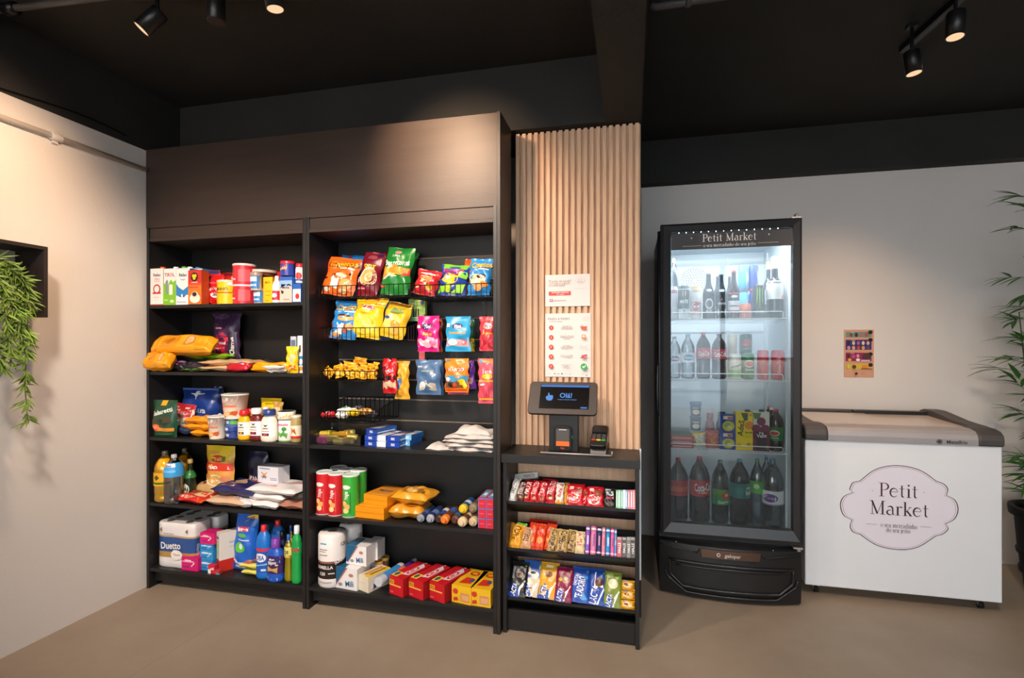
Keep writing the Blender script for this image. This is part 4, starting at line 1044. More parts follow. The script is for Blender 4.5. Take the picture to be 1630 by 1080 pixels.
carton('cereal_box', 'box', 'white box with blue corner and bowl picture at shelf right end', 470.5, 479, 535, Z2, 2.30, .06, '#e6e2e0', [('r', .0, .2, 1, .45, '#2b78b4'), ('e', .6, .3, .35, .08, '#e9e4dc'), ('r', .3, .55, .6, .75, '#4a3a3a'), ('e', .6, .12, .4, .06, '#c98a3a')])

# ================================================================ LEFT BAY, THIRD SHELF
bag('sauce_pouch', 'pouch', 'dark green standing pouch with tomato, leftmost on third shelf', 239, 277, 638, Z3, 2.242, '#1f4a33',
  [('r', .40, .86, .62, .99, '#e4a51f'), ('t', 'Salsaretti', .5, .70, .80, .12, '#f1efe6', 14), ('e', .62, .42, .2, .09, '#1a2a1c'), ('r', .14, .40, .88, .56, '#48402e'), ('e', .26, .26, .16, .10, '#e05a3c'), ('e', .26, .27, .08, .05, '#f08a5a'), ('r', .35, .18, .95, .27, '#d98e2a'), ('p', [(.1, .05), (.9, .05), (.9, .14), (.1, .12)], '#2e6a3c')], t=.06, low=.3, pinch=.03)
bag('sauce_pouch', 'pouch', 'red topped white pouch with oval logo behind the orange noodles', 270, 305, 646, Z3, 2.345, '#ddd0c2', [('r', 0, .58, 1, 1, '#c5202c'), ('e', .55, .66, .30, .12, '#d86a6a'), ('t', 'POMAROLA', .55, .67, .5, .08, '#fff', 8), ('p', [(.2, .1), (.7, .05), (.6, .4), (.2, .45)], '#b5c4ae')], t=.05, low=.3, roll=5)
bag('pasta_bag', 'pasta', 'big shiny blue bag of pasta standing at back of third shelf', 275, 334, 619, Z3 + .0, 2.41, '#1f3f8c', [('t', 'Renata', .58, .52, .75, .12, '#f2f2f4', -2), ('p', [(.3, .88), (.5, .76), (.7, .88), (.5, .94)], '#e6e9f2'), ('p', [(.40, .02), (.97, .02), (.97, .38)], '#a88d62'), ('r', .02, .955, .98, .99, '#5f7ab8')], t=.09, wr=1.8, mat='film')
bag('pasta_bag', 'pasta', 'narrow dark blue pasta bag at the right of big blue pasta bag', 331, 346, 617, Z3, 2.43, '#20345e', [('r', .1, .1, .6, .6, '#7d6a4c'), ('t', 'penne', .8, .3, .3, .3, '#e8e8f0', 88)], t=.06, wr=1.5)
sack('soup_sachet', 'sachet', 'flat dark blue and silver sachet in front of the red topped pouch', 270, 299, Z3, 2.28, .12, .045, '#3c4668', [('r', .1, .1, .9, .5, '#a9a49c'), ('r', .2, .6, .8, .8, '#2b2f55')], wr=1.8)
for k, (u0, u1, dx) in enumerate(((297, 342, 0), (290, 338.5, 0), (293, 336, 0))):
    sack('noodle_pack', 'noodles', ('bottom', 'middle', 'top')[k] + ' one of three stacked orange instant noodle packs', u0, u1, Z3 + k * .0335, 2.275 + k * .004, .10, .028, '#f2981c', [('e', .5, .5, .30, .28, '#d8411f'), ('t', 'NISSIN', .5, .5, .5, .2, '#fff', 90), ('r', .05, .2, .3, .4, '#f5b94a')], along='x', wr=1.3, group='stacked orange instant noodle packs', fat=True)
def cup(label, u0, u1, vt, zb, Yq):
    return can('cup_noodles', 'cup', label, u0, u1, vt, zb, Yq, '#f2e4d2', [('p', [(.3, .5), (.75, .55), (.8, .92), (.2, .92)], '#d98f8a'), ('t', 'CUP', .45, .78, .4, .14, '#fbe8dc', 10), ('r', .15, .48, .75, .56, '#e07a4a'), ('p', [(.15, .10), (.4, .05), (.75, .12), (.8, .38), (.5, .30), (.2, .40)], '#e0813a'), ('e', .45, .2, .12, .09, '#f0c28a'), ('e', .7, .25, .10, .08, '#c9582a')],
        lid='#e9e2dc', lidh=.05, neck=1, taper=.78, group='cups of instant noodles')
cup('pale cup of instant noodles on the shelf beside stacked noodle packs', 336, 360, 662, Z3, 2.31)
for k, (vt, c, lb) in enumerate(((691, '#4a5fb0', 'bottom'), (679, '#2f4c9c', 'middle'), (666.5, '#4878b4', 'top'))):
    zb = Z3 + k * .0345
    can('tuna_can', 'can', 'flat blue tuna can, ' + lb + ' of the stack under the upper noodle cup', 360, 379.5, 0, zb, 2.325, c, [('r', .1, .3, .5, .7, '#dfe4f0'), ('r', .55, .2, .9, .8, '#66b04a' if k == 2 else '#2a3f8a')], mat='plast', h=.034, neck=.97, group='stacked tuna cans')
cup('pale cup of instant noodles on top of the tuna cans', 357.5, 391, 627, Z3 + .1055, 2.335)
def sauce(label, u0, u1, vt, col, cap, sym, Yq=2.30, its=None):
    return bottle('sauce_bottle', 'bottle', label, u0, u1, vt, Z3, Yq, 'sauce', col, cap=cap, capf=(.82, 1, .66), lab='#f0ece4', labz=(.16, .60), group='squeeze bottles of sauce',
      labits=its or [('p', [(.38, .86), (.62, .86), (.5, .70)], '#22222a'), ('t', 'HEMMER', .5, .60, .34, .09, '#33333a'), ('r', .34, .38, .66, .42, sym), ('r', .36, .08, .64, .26, '#3a2a4a'), ('e', .5, .17, .08, .07, sym)], flat=.7)
sauce('mustard bottle, yellow with a red cap, front row', 380, 398.5, 653, '#eeb010', '#cf2126', '#e0a010')
sauce('mustard bottle with red cap hidden behind front mustard and ketchup', 392, 406, 651, '#e6a40e', '#cf2126', '#e0a010', 2.37)
sauce('ketchup bottle, dark red with a white cap', 398.5, 419, 650, '#6e1c1a', '#ece8e4', '#c22a2a')
sauce('sauce bottle with white cap behind the mayonnaise', 417, 429, 648, '#7a1e1a', '#ece8e4', '#c22a2a', 2.37)
sauce('mayonnaise bottle, cream with a dark blue cap', 417, 441.5, 652, '#e6dccb', '#2a3f80', '#c2433a', 2.285)
bag('soup_pouch', 'pouch', 'yellow standing pouch behind the mayonnaise bottle', 410, 444, 635, Z3, 2.41, '#ecc81a', [('e', .35, .72, .24, .06, '#c6632a'), ('t', 'Hellmanns', .5, .86, .7, .05, '#7a5a10')], t=.05)
bag('soup_pouch', 'pouch', 'golden clear pouch behind the mayonnaise, right of yellow pouch', 429, 446, 641, Z3, 2.375, '#b58a3e', [('r', .15, .6, .85, .85, '#d9c49a'), ('p', [(.2, .1), (.8, .1), (.6, .5)], '#8c5a2a')], t=.04, roll=4)
can('corn_can', 'can', 'can of sweet corn, white and yellow, stacked on green label can', 443.5, 468, 655, Z3 + .112, 2.325, '#efe9df', [('p', [(.45, .05), (.9, .2), (.95, .7), (.7, .85), (.5, .4)], '#f0b91c'), ('t', 'Quero', .3, .6, .4, .16, '#3a3a20')], h=None, neck=.97, mat='plast', bands=[(.92, '#c9ccc8')])
can('pea_can', 'can', 'small can with green leaves on label under the corn can', 443.5, 465, 681, Z3, 2.31, '#efece8', [('p', [(.45, .2), (.7, .15), (.75, .4), (.55, .6), (.4, .4)], '#4f9a3a'), ('e', .35, .35, .1, .1, '#6fb84a'), ('e', .6, .6, .1, .1, '#3f8a2f'), ('t', 'Bonduelle', .5, .82, .5, .12, '#c9507a'), ('r', .0, .0, 1, .06, '#9bbf5a')], h=.108, neck=.97)
bottle('olive_jar', 'jar', 'glass jar of preserves with metal lid, right end of third shelf', 464.5, 479, 661, Z3, 2.305, 'jar', '#a8925a', cap='#c8c4ac', capf=(.88, 1, .92), lab='#e9dcc0', labz=(.15, .62), labits=[('p', [(.3, .3), (.7, .25), (.6, .8), (.4, .8)], '#b85a2a'), ('r', 0, 0, 1, .18, '#c22a2a')])

# ================================================================ LEFT BAY, FOURTH SHELF
bottle('oil_bottle', 'bottle', 'bottle of yellow cooking oil at the left front of fourth shelf', 244, 268.5, 719, Z4, 2.275, 'pet', '#fff', cap='#4a4642', capf=(.93, 1, .28), mat='oil', fill=(.86, '#ecc02a', 'liquid'), lab='#e6a80e', labz=(.34, .60), labits=[('p', [(.5, .85), (.6, .62), (.5, .4), (.4, .62)], '#4a4a20'), ('r', 0, .12, 1, .28, '#3f6a2a')])
bottle('oil_bottle', 'bottle', 'bottle of yellow cooking oil standing behind the blue sleeved bottle', 279, 300, 714, Z4, 2.42, 'pet', '#fff', cap='#5a564e', capf=(.93, 1, .28), mat='oil', fill=(.86, '#dcae22', 'liquid'))
bottle('alcohol_bottle', 'bottle', 'clear ribbed bottle with light blue shoulder sleeve', 268.5, 292, 723, Z4, 2.285, 'pet', '#fff', cap='#b0aeb0', capf=(.93, 1, .28), mat='clear', fill=(.84, '#c4ccd2', 'clear'), lab='#3d9ede', labz=(.56, .84), labits=[('r', .2, .72, .8, .95, '#e0e6f0'), ('t', 'Alcool', .5, .82, .5, .16, '#5a3a7a'), ('r', .2, .35, .8, .5, '#6fbdec')])
bottle('olive_oil_bottle', 'bottle', 'small dark green olive oil bottle with gold cap', 291.5, 306, 732, Z4, 2.33, 'wine', '#1c2a18', cap='#b0925a', capf=(.90, 1, .42), mat='liquid', lab='#2f7a3a', labz=(.55, .72), its=[('e', .4, .28, .30, .14, '#e6e2d4'), ('p', [(.3, .26), (.6, .22), (.5, .34)], '#3a7a3a')])
bag('popcorn_pouch', 'pouch', 'tall standing pouch with yellow top, red band and bowl picture', 320.5, 366, 712, Z4, 2.36, '#e2a04a',
  [('r', 0, .74, 1, 1, '#e3c81c'), ('e', .48, .76, .24, .07, '#c9342a'), ('t', 'Yoki', .48, .76, .32, .07, '#f6e04a', 4), ('e', .70, .76, .06, .05, '#3f8a2f'), ('r', .02, .54, .98, .68, '#d5371f'), ('t', 'TRADICIONAL', .55, .60, .72, .055, '#fff'), ('e', .45, .34, .34, .13, '#efe0c4'), ('e', .45, .36, .26, .09, '#d9a85a'),
   ('e', .8, .40, .14, .06, '#d98a5a'), ('e', .15, .42, .12, .05, '#c98a3a'), ('r', .05, .04, .95, .16, '#c58a3c')], t=.06, low=.35)
sack('farofa_bag', 'bag', 'red and cream flour bag at shelf edge before clear bottle', 271, 325, Z4, 2.262, .12, .035, '#cc2a22', [('r', .0, .35, 1, 1, '#d9b98a'), ('t', 'SEM GLUTEN', .45, .18, .7, .12, '#f2dcc0'), ('r', .85, 0, 1, .35, '#e9a01c'), ('e', .5, .7, .3, .14, '#9c3a2a')], yaw=-4, wr=1.3, tilt=4)
sack('farofa_bag', 'bag', 'cream and brown flour bag leaning on pouch of yellow top', 303, 338, Z4 + .0, 2.34, .10, .075, '#c9a06a', [('e', .5, .5, .35, .3, '#7a3428'), ('r', .1, .8, .9, .95, '#e0c090')], yaw=-8, wr=1.3)
sack('rice_sack', 'sack', 'beige sack of flour under the dark blue sack', 326, 392, Z4, 2.262, .20, .040, '#d6b090', [('t', 'Arroz', .5, .2, .3, .08, '#c2553a')], wr=.8, yaw=-3, fat=True)
sack('rice_sack', 'sack', 'dark blue and beige sack with red oval logo on top of beige sack', 327, 404, Z4 + .042, 2.275, .21, .050, '#2a2c5e', [('p', [(.08, .36), (.62, .30), (.60, .97), (.2, .97)], '#d2ae90'), ('t', 'fazenda', .3, .20, .34, .10, '#d6d6e6'), ('e', .58, .82, .32, .12, '#a81e34'), ('t', 'Urbano', .58, .82, .4, .08, '#f0d8d8')], wr=1.0, yaw=-6, fat=True)
for k, (u0, u1, lb) in enumerate(((396, 442, 'bottom'), (390, 452, 'middle'), (388, 472, 'top'))):
    sack('sugar_bag', 'sugar', lb + ' white bag of sugar in stack, red lettering', u0, u1, Z4 + k * .037, 2.262 + k * .004, .17 if k < 2 else .20, .036, '#e4dcda', [('t', 'Caravelas', .35, .25, .42, .10, '#c22f2f'), ('t', 'Cristal', .7, .72, .36, .09, '#3f7f9c'), ('r', .4, .55, .9, .60, '#c23a3a')], wr=.8, yaw=-4, mat='film', group='stacked white sugar bags', fat=True)
sack('salt_bag', 'bag', 'white and navy bag under the sugar stack, left side', 357, 400, Z4, 2.258, .13, .038, '#dfd9dc', [('r', .5, .3, 1, 1, '#2c2f5c'), ('t', 'sal', .3, .3, .3, .2, '#5a5a80')], wr=1, yaw=-5, fat=True)
bag('coffee_pack', 'coffee', 'dark blue and red vacuum coffee pack with open crinkled top', 388.5, 420, 721, Z4 + .0, 2.43, '#20243c', [('p', [(.0, .15), (1, .12), (1, .55), (.0, .62)], '#b8243a'), ('t', 'UNIAO', .45, .42, .75, .12, '#f2e4e0'), ('r', .0, .0, 1, .16, '#c9a68e')], t=.06, wr=1.3)
carton('flour_pack', 'flour', 'white paper cube of flour with windmill mark on the sugar', 406, 443, 742, Z4 + .112, 2.35, .08, '#d9d8de', [('t', 'A', .32, .40, .3, .30, '#23305c'), ('p', [(.16, .62), (.20, .66), (.48, .36), (.44, .32)], '#c98a5a'), ('p', [(.44, .66), (.48, .62), (.20, .32), (.16, .36)], '#c98a5a'), ('r', .1, .86, .6, .91, '#5a6a9c'), ('r', .62, .2, .95, .24, '#8a94b8'), ('r', .62, .3, .95, .34, '#8a94b8')], mat='paper', yaw=-8, h=.085)
sack('bean_bag', 'beans', 'clear bag of pinkish beans, right end of fourth shelf', 440, 479.5, Z4, 2.262, .14, .040, '#a8705e', [('r', .1, .1, .9, .3, '#b98470')], wr=1.3)
sack('bean_bag', 'beans', 'dark bag with orange top and red lettering on pinkish beans', 438, 479.5, Z4 + .042, 2.27, .16, .042, '#4a4644', [('r', 0, .55, 1, 1, '#d98a1e'), ('t', 'Feijao', .5, .40, .7, .12, '#c22a3a'), ('r', .5, .12, .9, .17, '#d8d8d8')], wr=1.3)

# ================================================================ LEFT BAY, BOTTOM SHELF
def tissue(label, u0, u1, vt, Yq, d=.20):
    xc, w = span(u0, u1, Yq); zt = zof((u0 + u1) / 2, vt, Yq); h = zt - Z5; r = w / 4
    e = empty('toilet_paper_pack', (xc, Yq, Z5 + .0006), (0, 0, 0), label, 'toilet paper', 'white and blue packs of toilet paper')
    n = 40; pb = PB()
    # outline of the wrapped rolls seen from above: a rounded rectangle with waists
    def outl(s):
        a = 2 * PI * s; c, sn = math.cos(a), math.sin(a)
        x = (w / 2) * (abs(c) ** .35) * (1 if c >= 0 else -1); y = (d / 2) * (abs(sn) ** .35) * (1 if sn >= 0 else -1)
        y *= 1 - 0.06 * math.exp(-(x / (w * .06)) ** 2)
        return x, y + d / 2
    zs = [0, .02, .12, .22, .35, .5, .68, .72, .86, .97, 1.0]; vs = []; fs = []; cs = []
    for z in zs:
        k = 1 - (.05 if z in (0, 1.0) else 0)
        for i in range(n):
            x, y = outl(i / n); vs.append((x * k, d / 2 + (y - d / 2) * k, z * h))
    def colz(z): return '#e4dfdd' if z < .20 else '#b08a4e' if z < .32 else '#2b4f8c' if z < .68 else '#c0a070' if z < .71 else '#e6e0de'
    for j in range(len(zs) - 1):
        for i in range(n):
            fs.append((j * n + i, j * n + (i + 1) % n, (j + 1) * n + (i + 1) % n, (j + 1) * n + i)); cs.append(colz((zs[j] + zs[j + 1]) / 2))
    pb.add(vs, fs, cs, 0, True)
    pb.add(vs[-n:], [tuple(range(n))], '#e9e4e2')
    art(pb, s_front(-w / 2, w / 2, 0, h, -.0015), w, h, [('t', 'Duetto', .40, .50, .52, .15, '#f0eeee', 3), ('t', '4', .14, .84, .1, .10, '#8a6a3a'), ('t', '4', .82, .84, .1, .10, '#8a6a3a'), ('e', .56, .30, .15, .11, '#ece6e2'), ('e', .52, .34, .08, .07, '#efe9e4'), ('t', 'Classic', .56, .31, .2, .05, '#b08a4e'), ('t', 'FOLHA DUPLA', .35, .76, .3, .03, '#3a5a90')], lift0=3)
    art(pb, s_right(0, d, 0, h, w / 2), d, h, [('t', 'Duetto', .60, .48, .42, .25, '#eef', 88), ('t', 'NEUTRO', .2, .4, .3, .12, '#eef', 88)], lift0=3)
    for i in (-1, 1):
        for j in (0, 1):
            pb.lathe([(r * .32, 0), (r * .30, .0012)], 16, '#5c5654', M4=Matrix.Translation((i * w / 4, d * .28 + j * d * .44, h + .0004)))
    pb.build('wrapped_rolls', 'film', e)
    return e
tissue('pack of four toilet rolls, front one, gold heart on blue band', 248, 308, 834, 2.27, .13)
tissue('pack of four toilet rolls standing behind the front pack', 278, 343, 822, 2.41, .10)
PK = '#cf1b6c'
def pads(label, u0, u1, vt, zb, Yq, c=PK, d=.07, h=None):
    return carton('pad_box', 'box', label, u0, u1, vt, zb, Yq, d, c, [('r', .05, .62, .75, .72, '#e9a9c8') if c == PK else ('r', .1, .6, .9, .75, '#bfe0f2'), ('t', 'intimus', .4, .78, .6, .14, '#fff'), ('r', .1, .25, .5, .30, '#3a3a90'), ('p', [(.6, .3), (.66, .36), (.82, .60), (.76, .62), (.64, .42), (.58, .42)], '#f2eef2')], h=h, group='small hygiene boxes', mat='card')
pads('pink pad box in front of the toilet rolls', 289, 315, 888, Z5, 2.262)
pads('light blue box, bottom of stack right of the pink box', 318.5, 338.5, 0, Z5, 2.285, '#2b86c8', h=.055)
pads('light blue box, second in stack right of the pink box', 318.5, 338.5, 0, Z5 + .056, 2.285, '#2f8fd0', h=.052)
pads('light blue box, third in stack under the pink topped box', 318.5, 338.5, 0, Z5 + .1095, 2.285, '#2b86c8', h=.030)
pads('pink box on top of the light blue stack', 318.5, 341, 0, Z5 + .1405, 2.285, h=.058)
carton('cotton_box', 'box', 'small red and blue box at the shelf edge', 331, 342, 901, Z5, 2.258, .02, '#c9283a', [('r', 0, .0, .4, .5, '#e9e2e2'), ('t', 'soft', .6, .6, .5, .3, '#fff')], h=.045)
carton('cotton_box', 'box', 'tiny teal and red box at the shelf edge before soap box', 342, 349, 911, Z5, 2.255, .02, '#b8343a', [('r', .3, 0, 1, .4, '#2fa0b4')], h=.022)
carton('soap_powder_box', 'box', 'tall cream and red washing powder box with green strip', 340, 352, 861, Z5, 2.285, .16, '#ddd5ca', [('r', 0, 0, 1, .32, '#c3281f'), ('r', .15, .33, .7, .78, '#7ab82c'), ('t', 'BRILHANTE', .42, .55, .42, .4, '#f0f4e0', 90), ('r', .15, .84, .8, .90, '#2a4a9c')],
       [('r', 0, 0, 1, .30, '#c3281f'), ('r', .3, .70, .9, .74, '#a9b0b4'), ('r', .3, .6, .9, .62, '#b4babc')], yaw=-32, w=.045, h=.205, dz=0)
bag('detergent_refill', 'pouch', 'tall blue laundry refill pouch with yellow corner banner', 364, 402, 822, Z5, 2.29, '#1f62c4',
  [('p', [(.45, .83), (.98, .90), (.98, 1), (.52, .93)], '#e9c21e'), ('t', 'REFIL', .74, .91, .4, .05, '#1f3f8c', 14), ('p', [(.22, .66), (.72, .70), (.72, .77), (.22, .75)], '#d8344a'), ('t', 'Brilhante', .47, .72, .46, .06, '#fff', 6), ('e', .45, .62, .22, .03, '#58b04a'), ('e', .45, .42, .24, .09, '#5ab83c'), ('e', .5, .44, .1, .05, '#d9ecf4'), ('r', .3, .54, .8, .555, '#d0dff4'), ('p', [(.05, .03), (.95, .03), (.9, .20), (.4, .16), (.08, .22)], '#e6eaf2'), ('p', [(.05, .0), (.95, .0), (.9, .10), (.4, .13), (.08, .17)], '#1f50b0')], t=.07, low=.3, lean=3, roll=3)
for k, (u0, u1) in enumerate(((379, 409.5), (381, 411))):
    sack('sponge_pack', 'sponge', ('lower' if k == 0 else 'upper') + ' yellow and green sponge pack before the blue bottle', u0, u1, Z5 + k * .032, 2.262 + k * .006, .085, .030, '#dcd05a', [('r', .05, .1, .95, .9, '#6a8a5a' if k == 0 else '#b8605a'), ('r', .1, .5, .6, .9, '#e06a7a'), ('r', .5, .2, .9, .5, '#4a6a5c')], wr=.7, group='sponge packs')
def uba(label, u0, u1, vt, Yq):
    return bottle('cleaner_bottle', 'bottle', label, u0, u1, vt, Z5, Yq, 'clean', '#1d70c8', cap='#d02a34', capf=(.87, 1, .34), lab='#2059b4', labz=(.12, .58), labits=[('r', 0, .88, 1, 1, '#d8344a'), ('e', .5, .62, .26, .18, '#f0f2f8'), ('t', 'UBA', .5, .62, .36, .2, '#2a3f9c'), ('p', [(.2, .2), (.8, .32), (.85, .40), (.5, .34), (.2, .30)], '#9ad2ee'), ('r', .55, .08, .75, .16, '#cfe2f4')], flat=.75, group='blue bleach bottles with red caps')
uba('blue bleach bottle with red cap, front one with oval label', 410, 431.5, 836, 2.29)
uba('blue bleach bottle with red cap standing at the back', 431, 453, 828, 2.38)
carton('toothpaste_box', 'box', 'slate blue upright box at back left of front bleach bottle', 410, 428, 836, Z5, 2.41, .04, '#3a6a8c', [('t', 'Oral care', .4, .55, .55, .3, '#dfe8ee', 86), ('r', 0, 0, 1, .08, '#6fb04a')], yaw=0)
carton('toothpaste_box', 'box', 'green and red upright box between blue refill and bleach bottle', 405, 412, 866, Z5, 2.38, .04, '#8fa83a', [('r', 0, 0, .8, .3, '#b83a4a'), ('r', 0, .8, 1, 1, '#a8283a')])
bottle('softener_bottle', 'bottle', 'purple capped blue fabric softener bottle', 427, 452, 857, Z5, 2.275, 'clean', '#1a54b8', cap='#7b3fa8', capf=(.78, 1, .46), lab='#3a2260', labz=(.20, .62), labits=[('t', 'Mon', .5, .82, .36, .13, '#f4f0f4', 6), ('t', 'Bijou', .5, .64, .5, .18, '#fff', 6), ('p', [(.3, .1), (.7, .05), (.72, .36), (.3, .42)], '#c9a04e'), ('e', .68, .5, .06, .05, '#e6c47a')],
       its=[('p', [(.1, .0), (.9, .0), (.9, .12), (.5, .08), (.1, .18)], '#cfe4f4'), ('p', [(.62, .45), (.9, .3), (.85, .72)], '#5fb4e8')], flat=.7)
bottle('cleaner_bottle', 'bottle', 'dark bottle with black cap behind the purple capped softener', 443.5, 455, 846, Z5, 2.35, 'clean', '#1c2450', cap='#16161c', capf=(.80, 1, .5), flat=.8)
for label, u0, u1, vt, Yq in (('yellow dish soap bottle with blue and white cap, front one', 452.5, 465.5, 851, 2.28), ('yellow dish soap bottle with blue cap at the back', 458, 468, 837, 2.38)):
    bottle('dish_soap_bottle', 'bottle', label, u0, u1, vt, Z5, Yq, 'det', '#fff', cap='#2b58a8', capf=(.88, 1, .34), mat='detg', fill=(.80, '#c9b80e', 'liquid'), lab='#d9d46a', labz=(.52, .74), labits=[('t', 'Ype', .4, .6, .5, .5, '#1a1a3a'), ('p', [(.1, 0), (.9, 0), (.9, .3), (.4, .2)], '#c9603a')], flat=.7, group='yellow dish soap bottles')
bottle('cleaner_bottle', 'bottle', 'green cleaner bottle with white cap and round red label', 465, 480, 837, Z5, 2.275, 'clean', '#1c9a48', cap='#dfe6ea', capf=(.86, 1, .48), lab='#1c9a48', labz=(.50, .70), labits=[('p', [(.0, .1), (1, .2), (1, .9), (.0, .85)], '#c9d6e8'), ('t', 'boa', .5, .55, .6, .5, '#c8283a')], flat=.8)
# ================================================================ MIDDLE BAY: BASKETS
def basket(label, u0, u1, vtop, vbot, Yf, Yb=2.499):
    """black wire basket hooked into the slatwall; front on Yf"""
    a = at(u0, vbot, Yf); b = at(u1, vbot, Yf); z0 = at((u0 + u1) / 2, vbot, Yf).z; z1 = at((u0 + u1) / 2, vtop, Yf).z
    w = b.x - a.x; e = empty('wire_basket', ((a.x + b.x) / 2, Yf, z0), (0, 0, 0), label, 'wire basket', 'black wire baskets on the slatwall')
    h = z1 - z0; d = Yb - Yf; hb = h * 1.9; pb = PB(); r = .0014; x0, x1 = -w / 2, w / 2
    nx = max(6, int(w / .025)); ny = max(4, int(d / .03))
    for i in range(nx + 1):
        x = x0 + w * i / nx; pb.box(x - r, x + r, -r, r, 0, h); pb.box(x - r, x + r, 0, d, -r, r); pb.box(x - r, x + r, d - r * 2, d, 0, hb)
    for j in range(1, ny):
        y = d * j / ny; zt = h + (hb - h) * j / ny
        for x in (x0, x1): pb.box(x - r, x + r, y - r, y + r, 0, zt)
        pb.box(x0, x1, y - r, y + r, -r * 2, 0)
    pb.build('grid', 'wire', e)
    q = PB(); q.tube([(x0, 0, h), (x1, 0, h), (x1, d, hb), (x0, d, hb)], .0024, 6, closed=True); q.tube([(x0, 0, 0), (x1, 0, 0), (x1, d, 0), (x0, d, 0)], .0022, 6, closed=True); q.build('rim', 'wire', e)
    for k in (.25, .75):
        q = PB(); x = x0 + w * k; q.tube([(x, d - .004, hb - .002), (x, d - .003, hb + .012), (x, d - .001, hb + .014)], .0015, 6); q.build('hook', 'wire', e)
    return e, z0 + .0025
Yb_ = 2.252
BACK_Y[0] = 2.499
e1, zA = basket('top left wire basket holding three large bags of crisps', 508, 650, 454, 472, Yb_)
e2, zB = basket('top right wire basket holding three smaller bags of crisps', 653, 783, 453, 472, Yb_)
e3, zC = basket('second left wire basket with blue and yellow crisp bags', 508, 650, 522, 542, Yb_)
e4, zD = basket('third left wire basket filled with small yellow snack packs', 510, 597, 591, 607, Yb_)
e5, zE = basket('lowest left wire basket holding loose sweet bars', 510, 598, 655, 672, Yb_)
def crisps(label, u0, u1, vt, zb, col, its, lean=12, roll=7, Yq=2.288, t=.06, h=None, **k):
    sh = 9 if u0 < 650 else 7
    return bag('crisp_bag', 'crisps', label, u0 - sh, u1 - sh + 3, vt - 3, zb - .003, Yq, col, its, t=t, lean=lean, roll=roll, wr=1.6, h=h, **k)
ORG = '#e8621a'
def chee(base, art2, lab='#1c1512'):
    return [('t', 'Cheetos', .535, .81, .92, .18, lab, 6), ('t', 'Cheetos', .54, .815, .86, .155, '#f3b21b', 6), ('r', .45, .68, .9, .71, '#f2e6da')] + art2
crisps('blue crisp bag behind the orange bag in top left basket', 540, 575, 408, zA, '#2478c0', [], Yq=2.40, roll=4)
crisps('red cornered bag behind the orange crisp bag in top left basket', 524, 550, 410, zA, '#b8281e', [], Yq=2.41, roll=-3)
crisps('orange crisp bag at the left end of top left basket', 516, 573, 415, zA, ORG, chee(ORG, [('p', [(.25, .5), (.5, .58), (.6, .50), (.4, .44)], '#3a1c12'), ('p', [(.3, .2), (.5, .15), (.55, .42), (.4, .48), (.28, .4)], '#eee0d2'), ('e', .75, .3, .16, .14, '#f0a060'), ('e', .6, .5, .14, .05, '#f2c79a'), ('e', .2, .12, .1, .05, '#dcd4cc'), ('e', .7, .12, .12, .06, '#f2c79a'), ('e', .12, .4, .03, .03, '#3a1c12'), ('e', .85, .55, .03, .03, '#3a1c12')]), roll=9)
crisps('maroon crisp bag with yellow letters behind, next to green bag', 589, 615, 401, zA, '#6c1622', [('t', 'RE', .5, .76, .7, .13, '#f0c81c'), ('p', [(.3, .3), (.8, .3), (.8, .62), (.4, .7)], '#e8bc1c')], Yq=2.37, roll=5)
crisps('maroon onion crisp bag with bowl picture, second in top left basket', 569, 607, 403, zA, '#7c1826', [('t', 'onz', .5, .67, .65, .12, '#f2cf1e', 2), ('e', .52, .42, .40, .20, '#f0dcc8'), ('e', .52, .42, .36, .17, '#e3a85c'), ('e', .62, .46, .16, .07, '#efc58a'), ('t', 'S', .1, .34, .2, .12, '#efe6e0'), ('r', .1, .14, .5, .17, '#d88a8a'), ('e', .5, .86, .22, .05, '#9c4a5a'), ('r', .7, .9, .95, .97, '#2a2c6a')], Yq=2.31, roll=7)
crisps('green and red crisp bag at the back right of the tall green bag', 640, 660, 402, zA, '#2d6a35', [('r', .2, .2, .9, .5, '#b02a2a'), ('r', .1, .55, .9, .7, '#c9a14a')], Yq=2.40, roll=6)
crisps('tall green crisp bag with orange corn picture in top left basket', 610, 658, 396, zA, '#1f7a2e', [('t', 'Baconzitos', .5, .66, .85, .12, '#e9efe0', 4), ('e', .45, .88, .12, .04, '#d98a8a'), ('t', 'ELMA', .42, .80, .3, .05, '#cfe6cf'), ('p', [(.02, .34), (.9, .42), (.96, .56), (.5, .62), (.02, .58)], '#e98a2a'), ('e', .35, .48, .26, .10, '#f2b85a'), ('e', .66, .48, .18, .08, '#f0a040'), ('p', [(.7, .36), (.98, .42), (.98, .56), (.85, .52)], '#c92f26'), ('p', [(.05, .3), (.6, .38), (.3, .42)], '#f0e8da'), ('r', .03, .14, .2, .18, '#d84a3a')], roll=6, lean=10)
crisps('small red and cream crisp bag at left of top right basket', 662, 702, 436, zB, '#b8232a', [('p', [(.1, .2), (.6, .25), (.8, .55), (.3, .6)], '#e6c39a'), ('e', .5, .62, .3, .12, '#e0935a'), ('e', .7, .3, .14, .10, '#e0a82a'), ('r', .2, .78, .8, .84, '#e6d2c8')], roll=12, lean=14, t=.05)
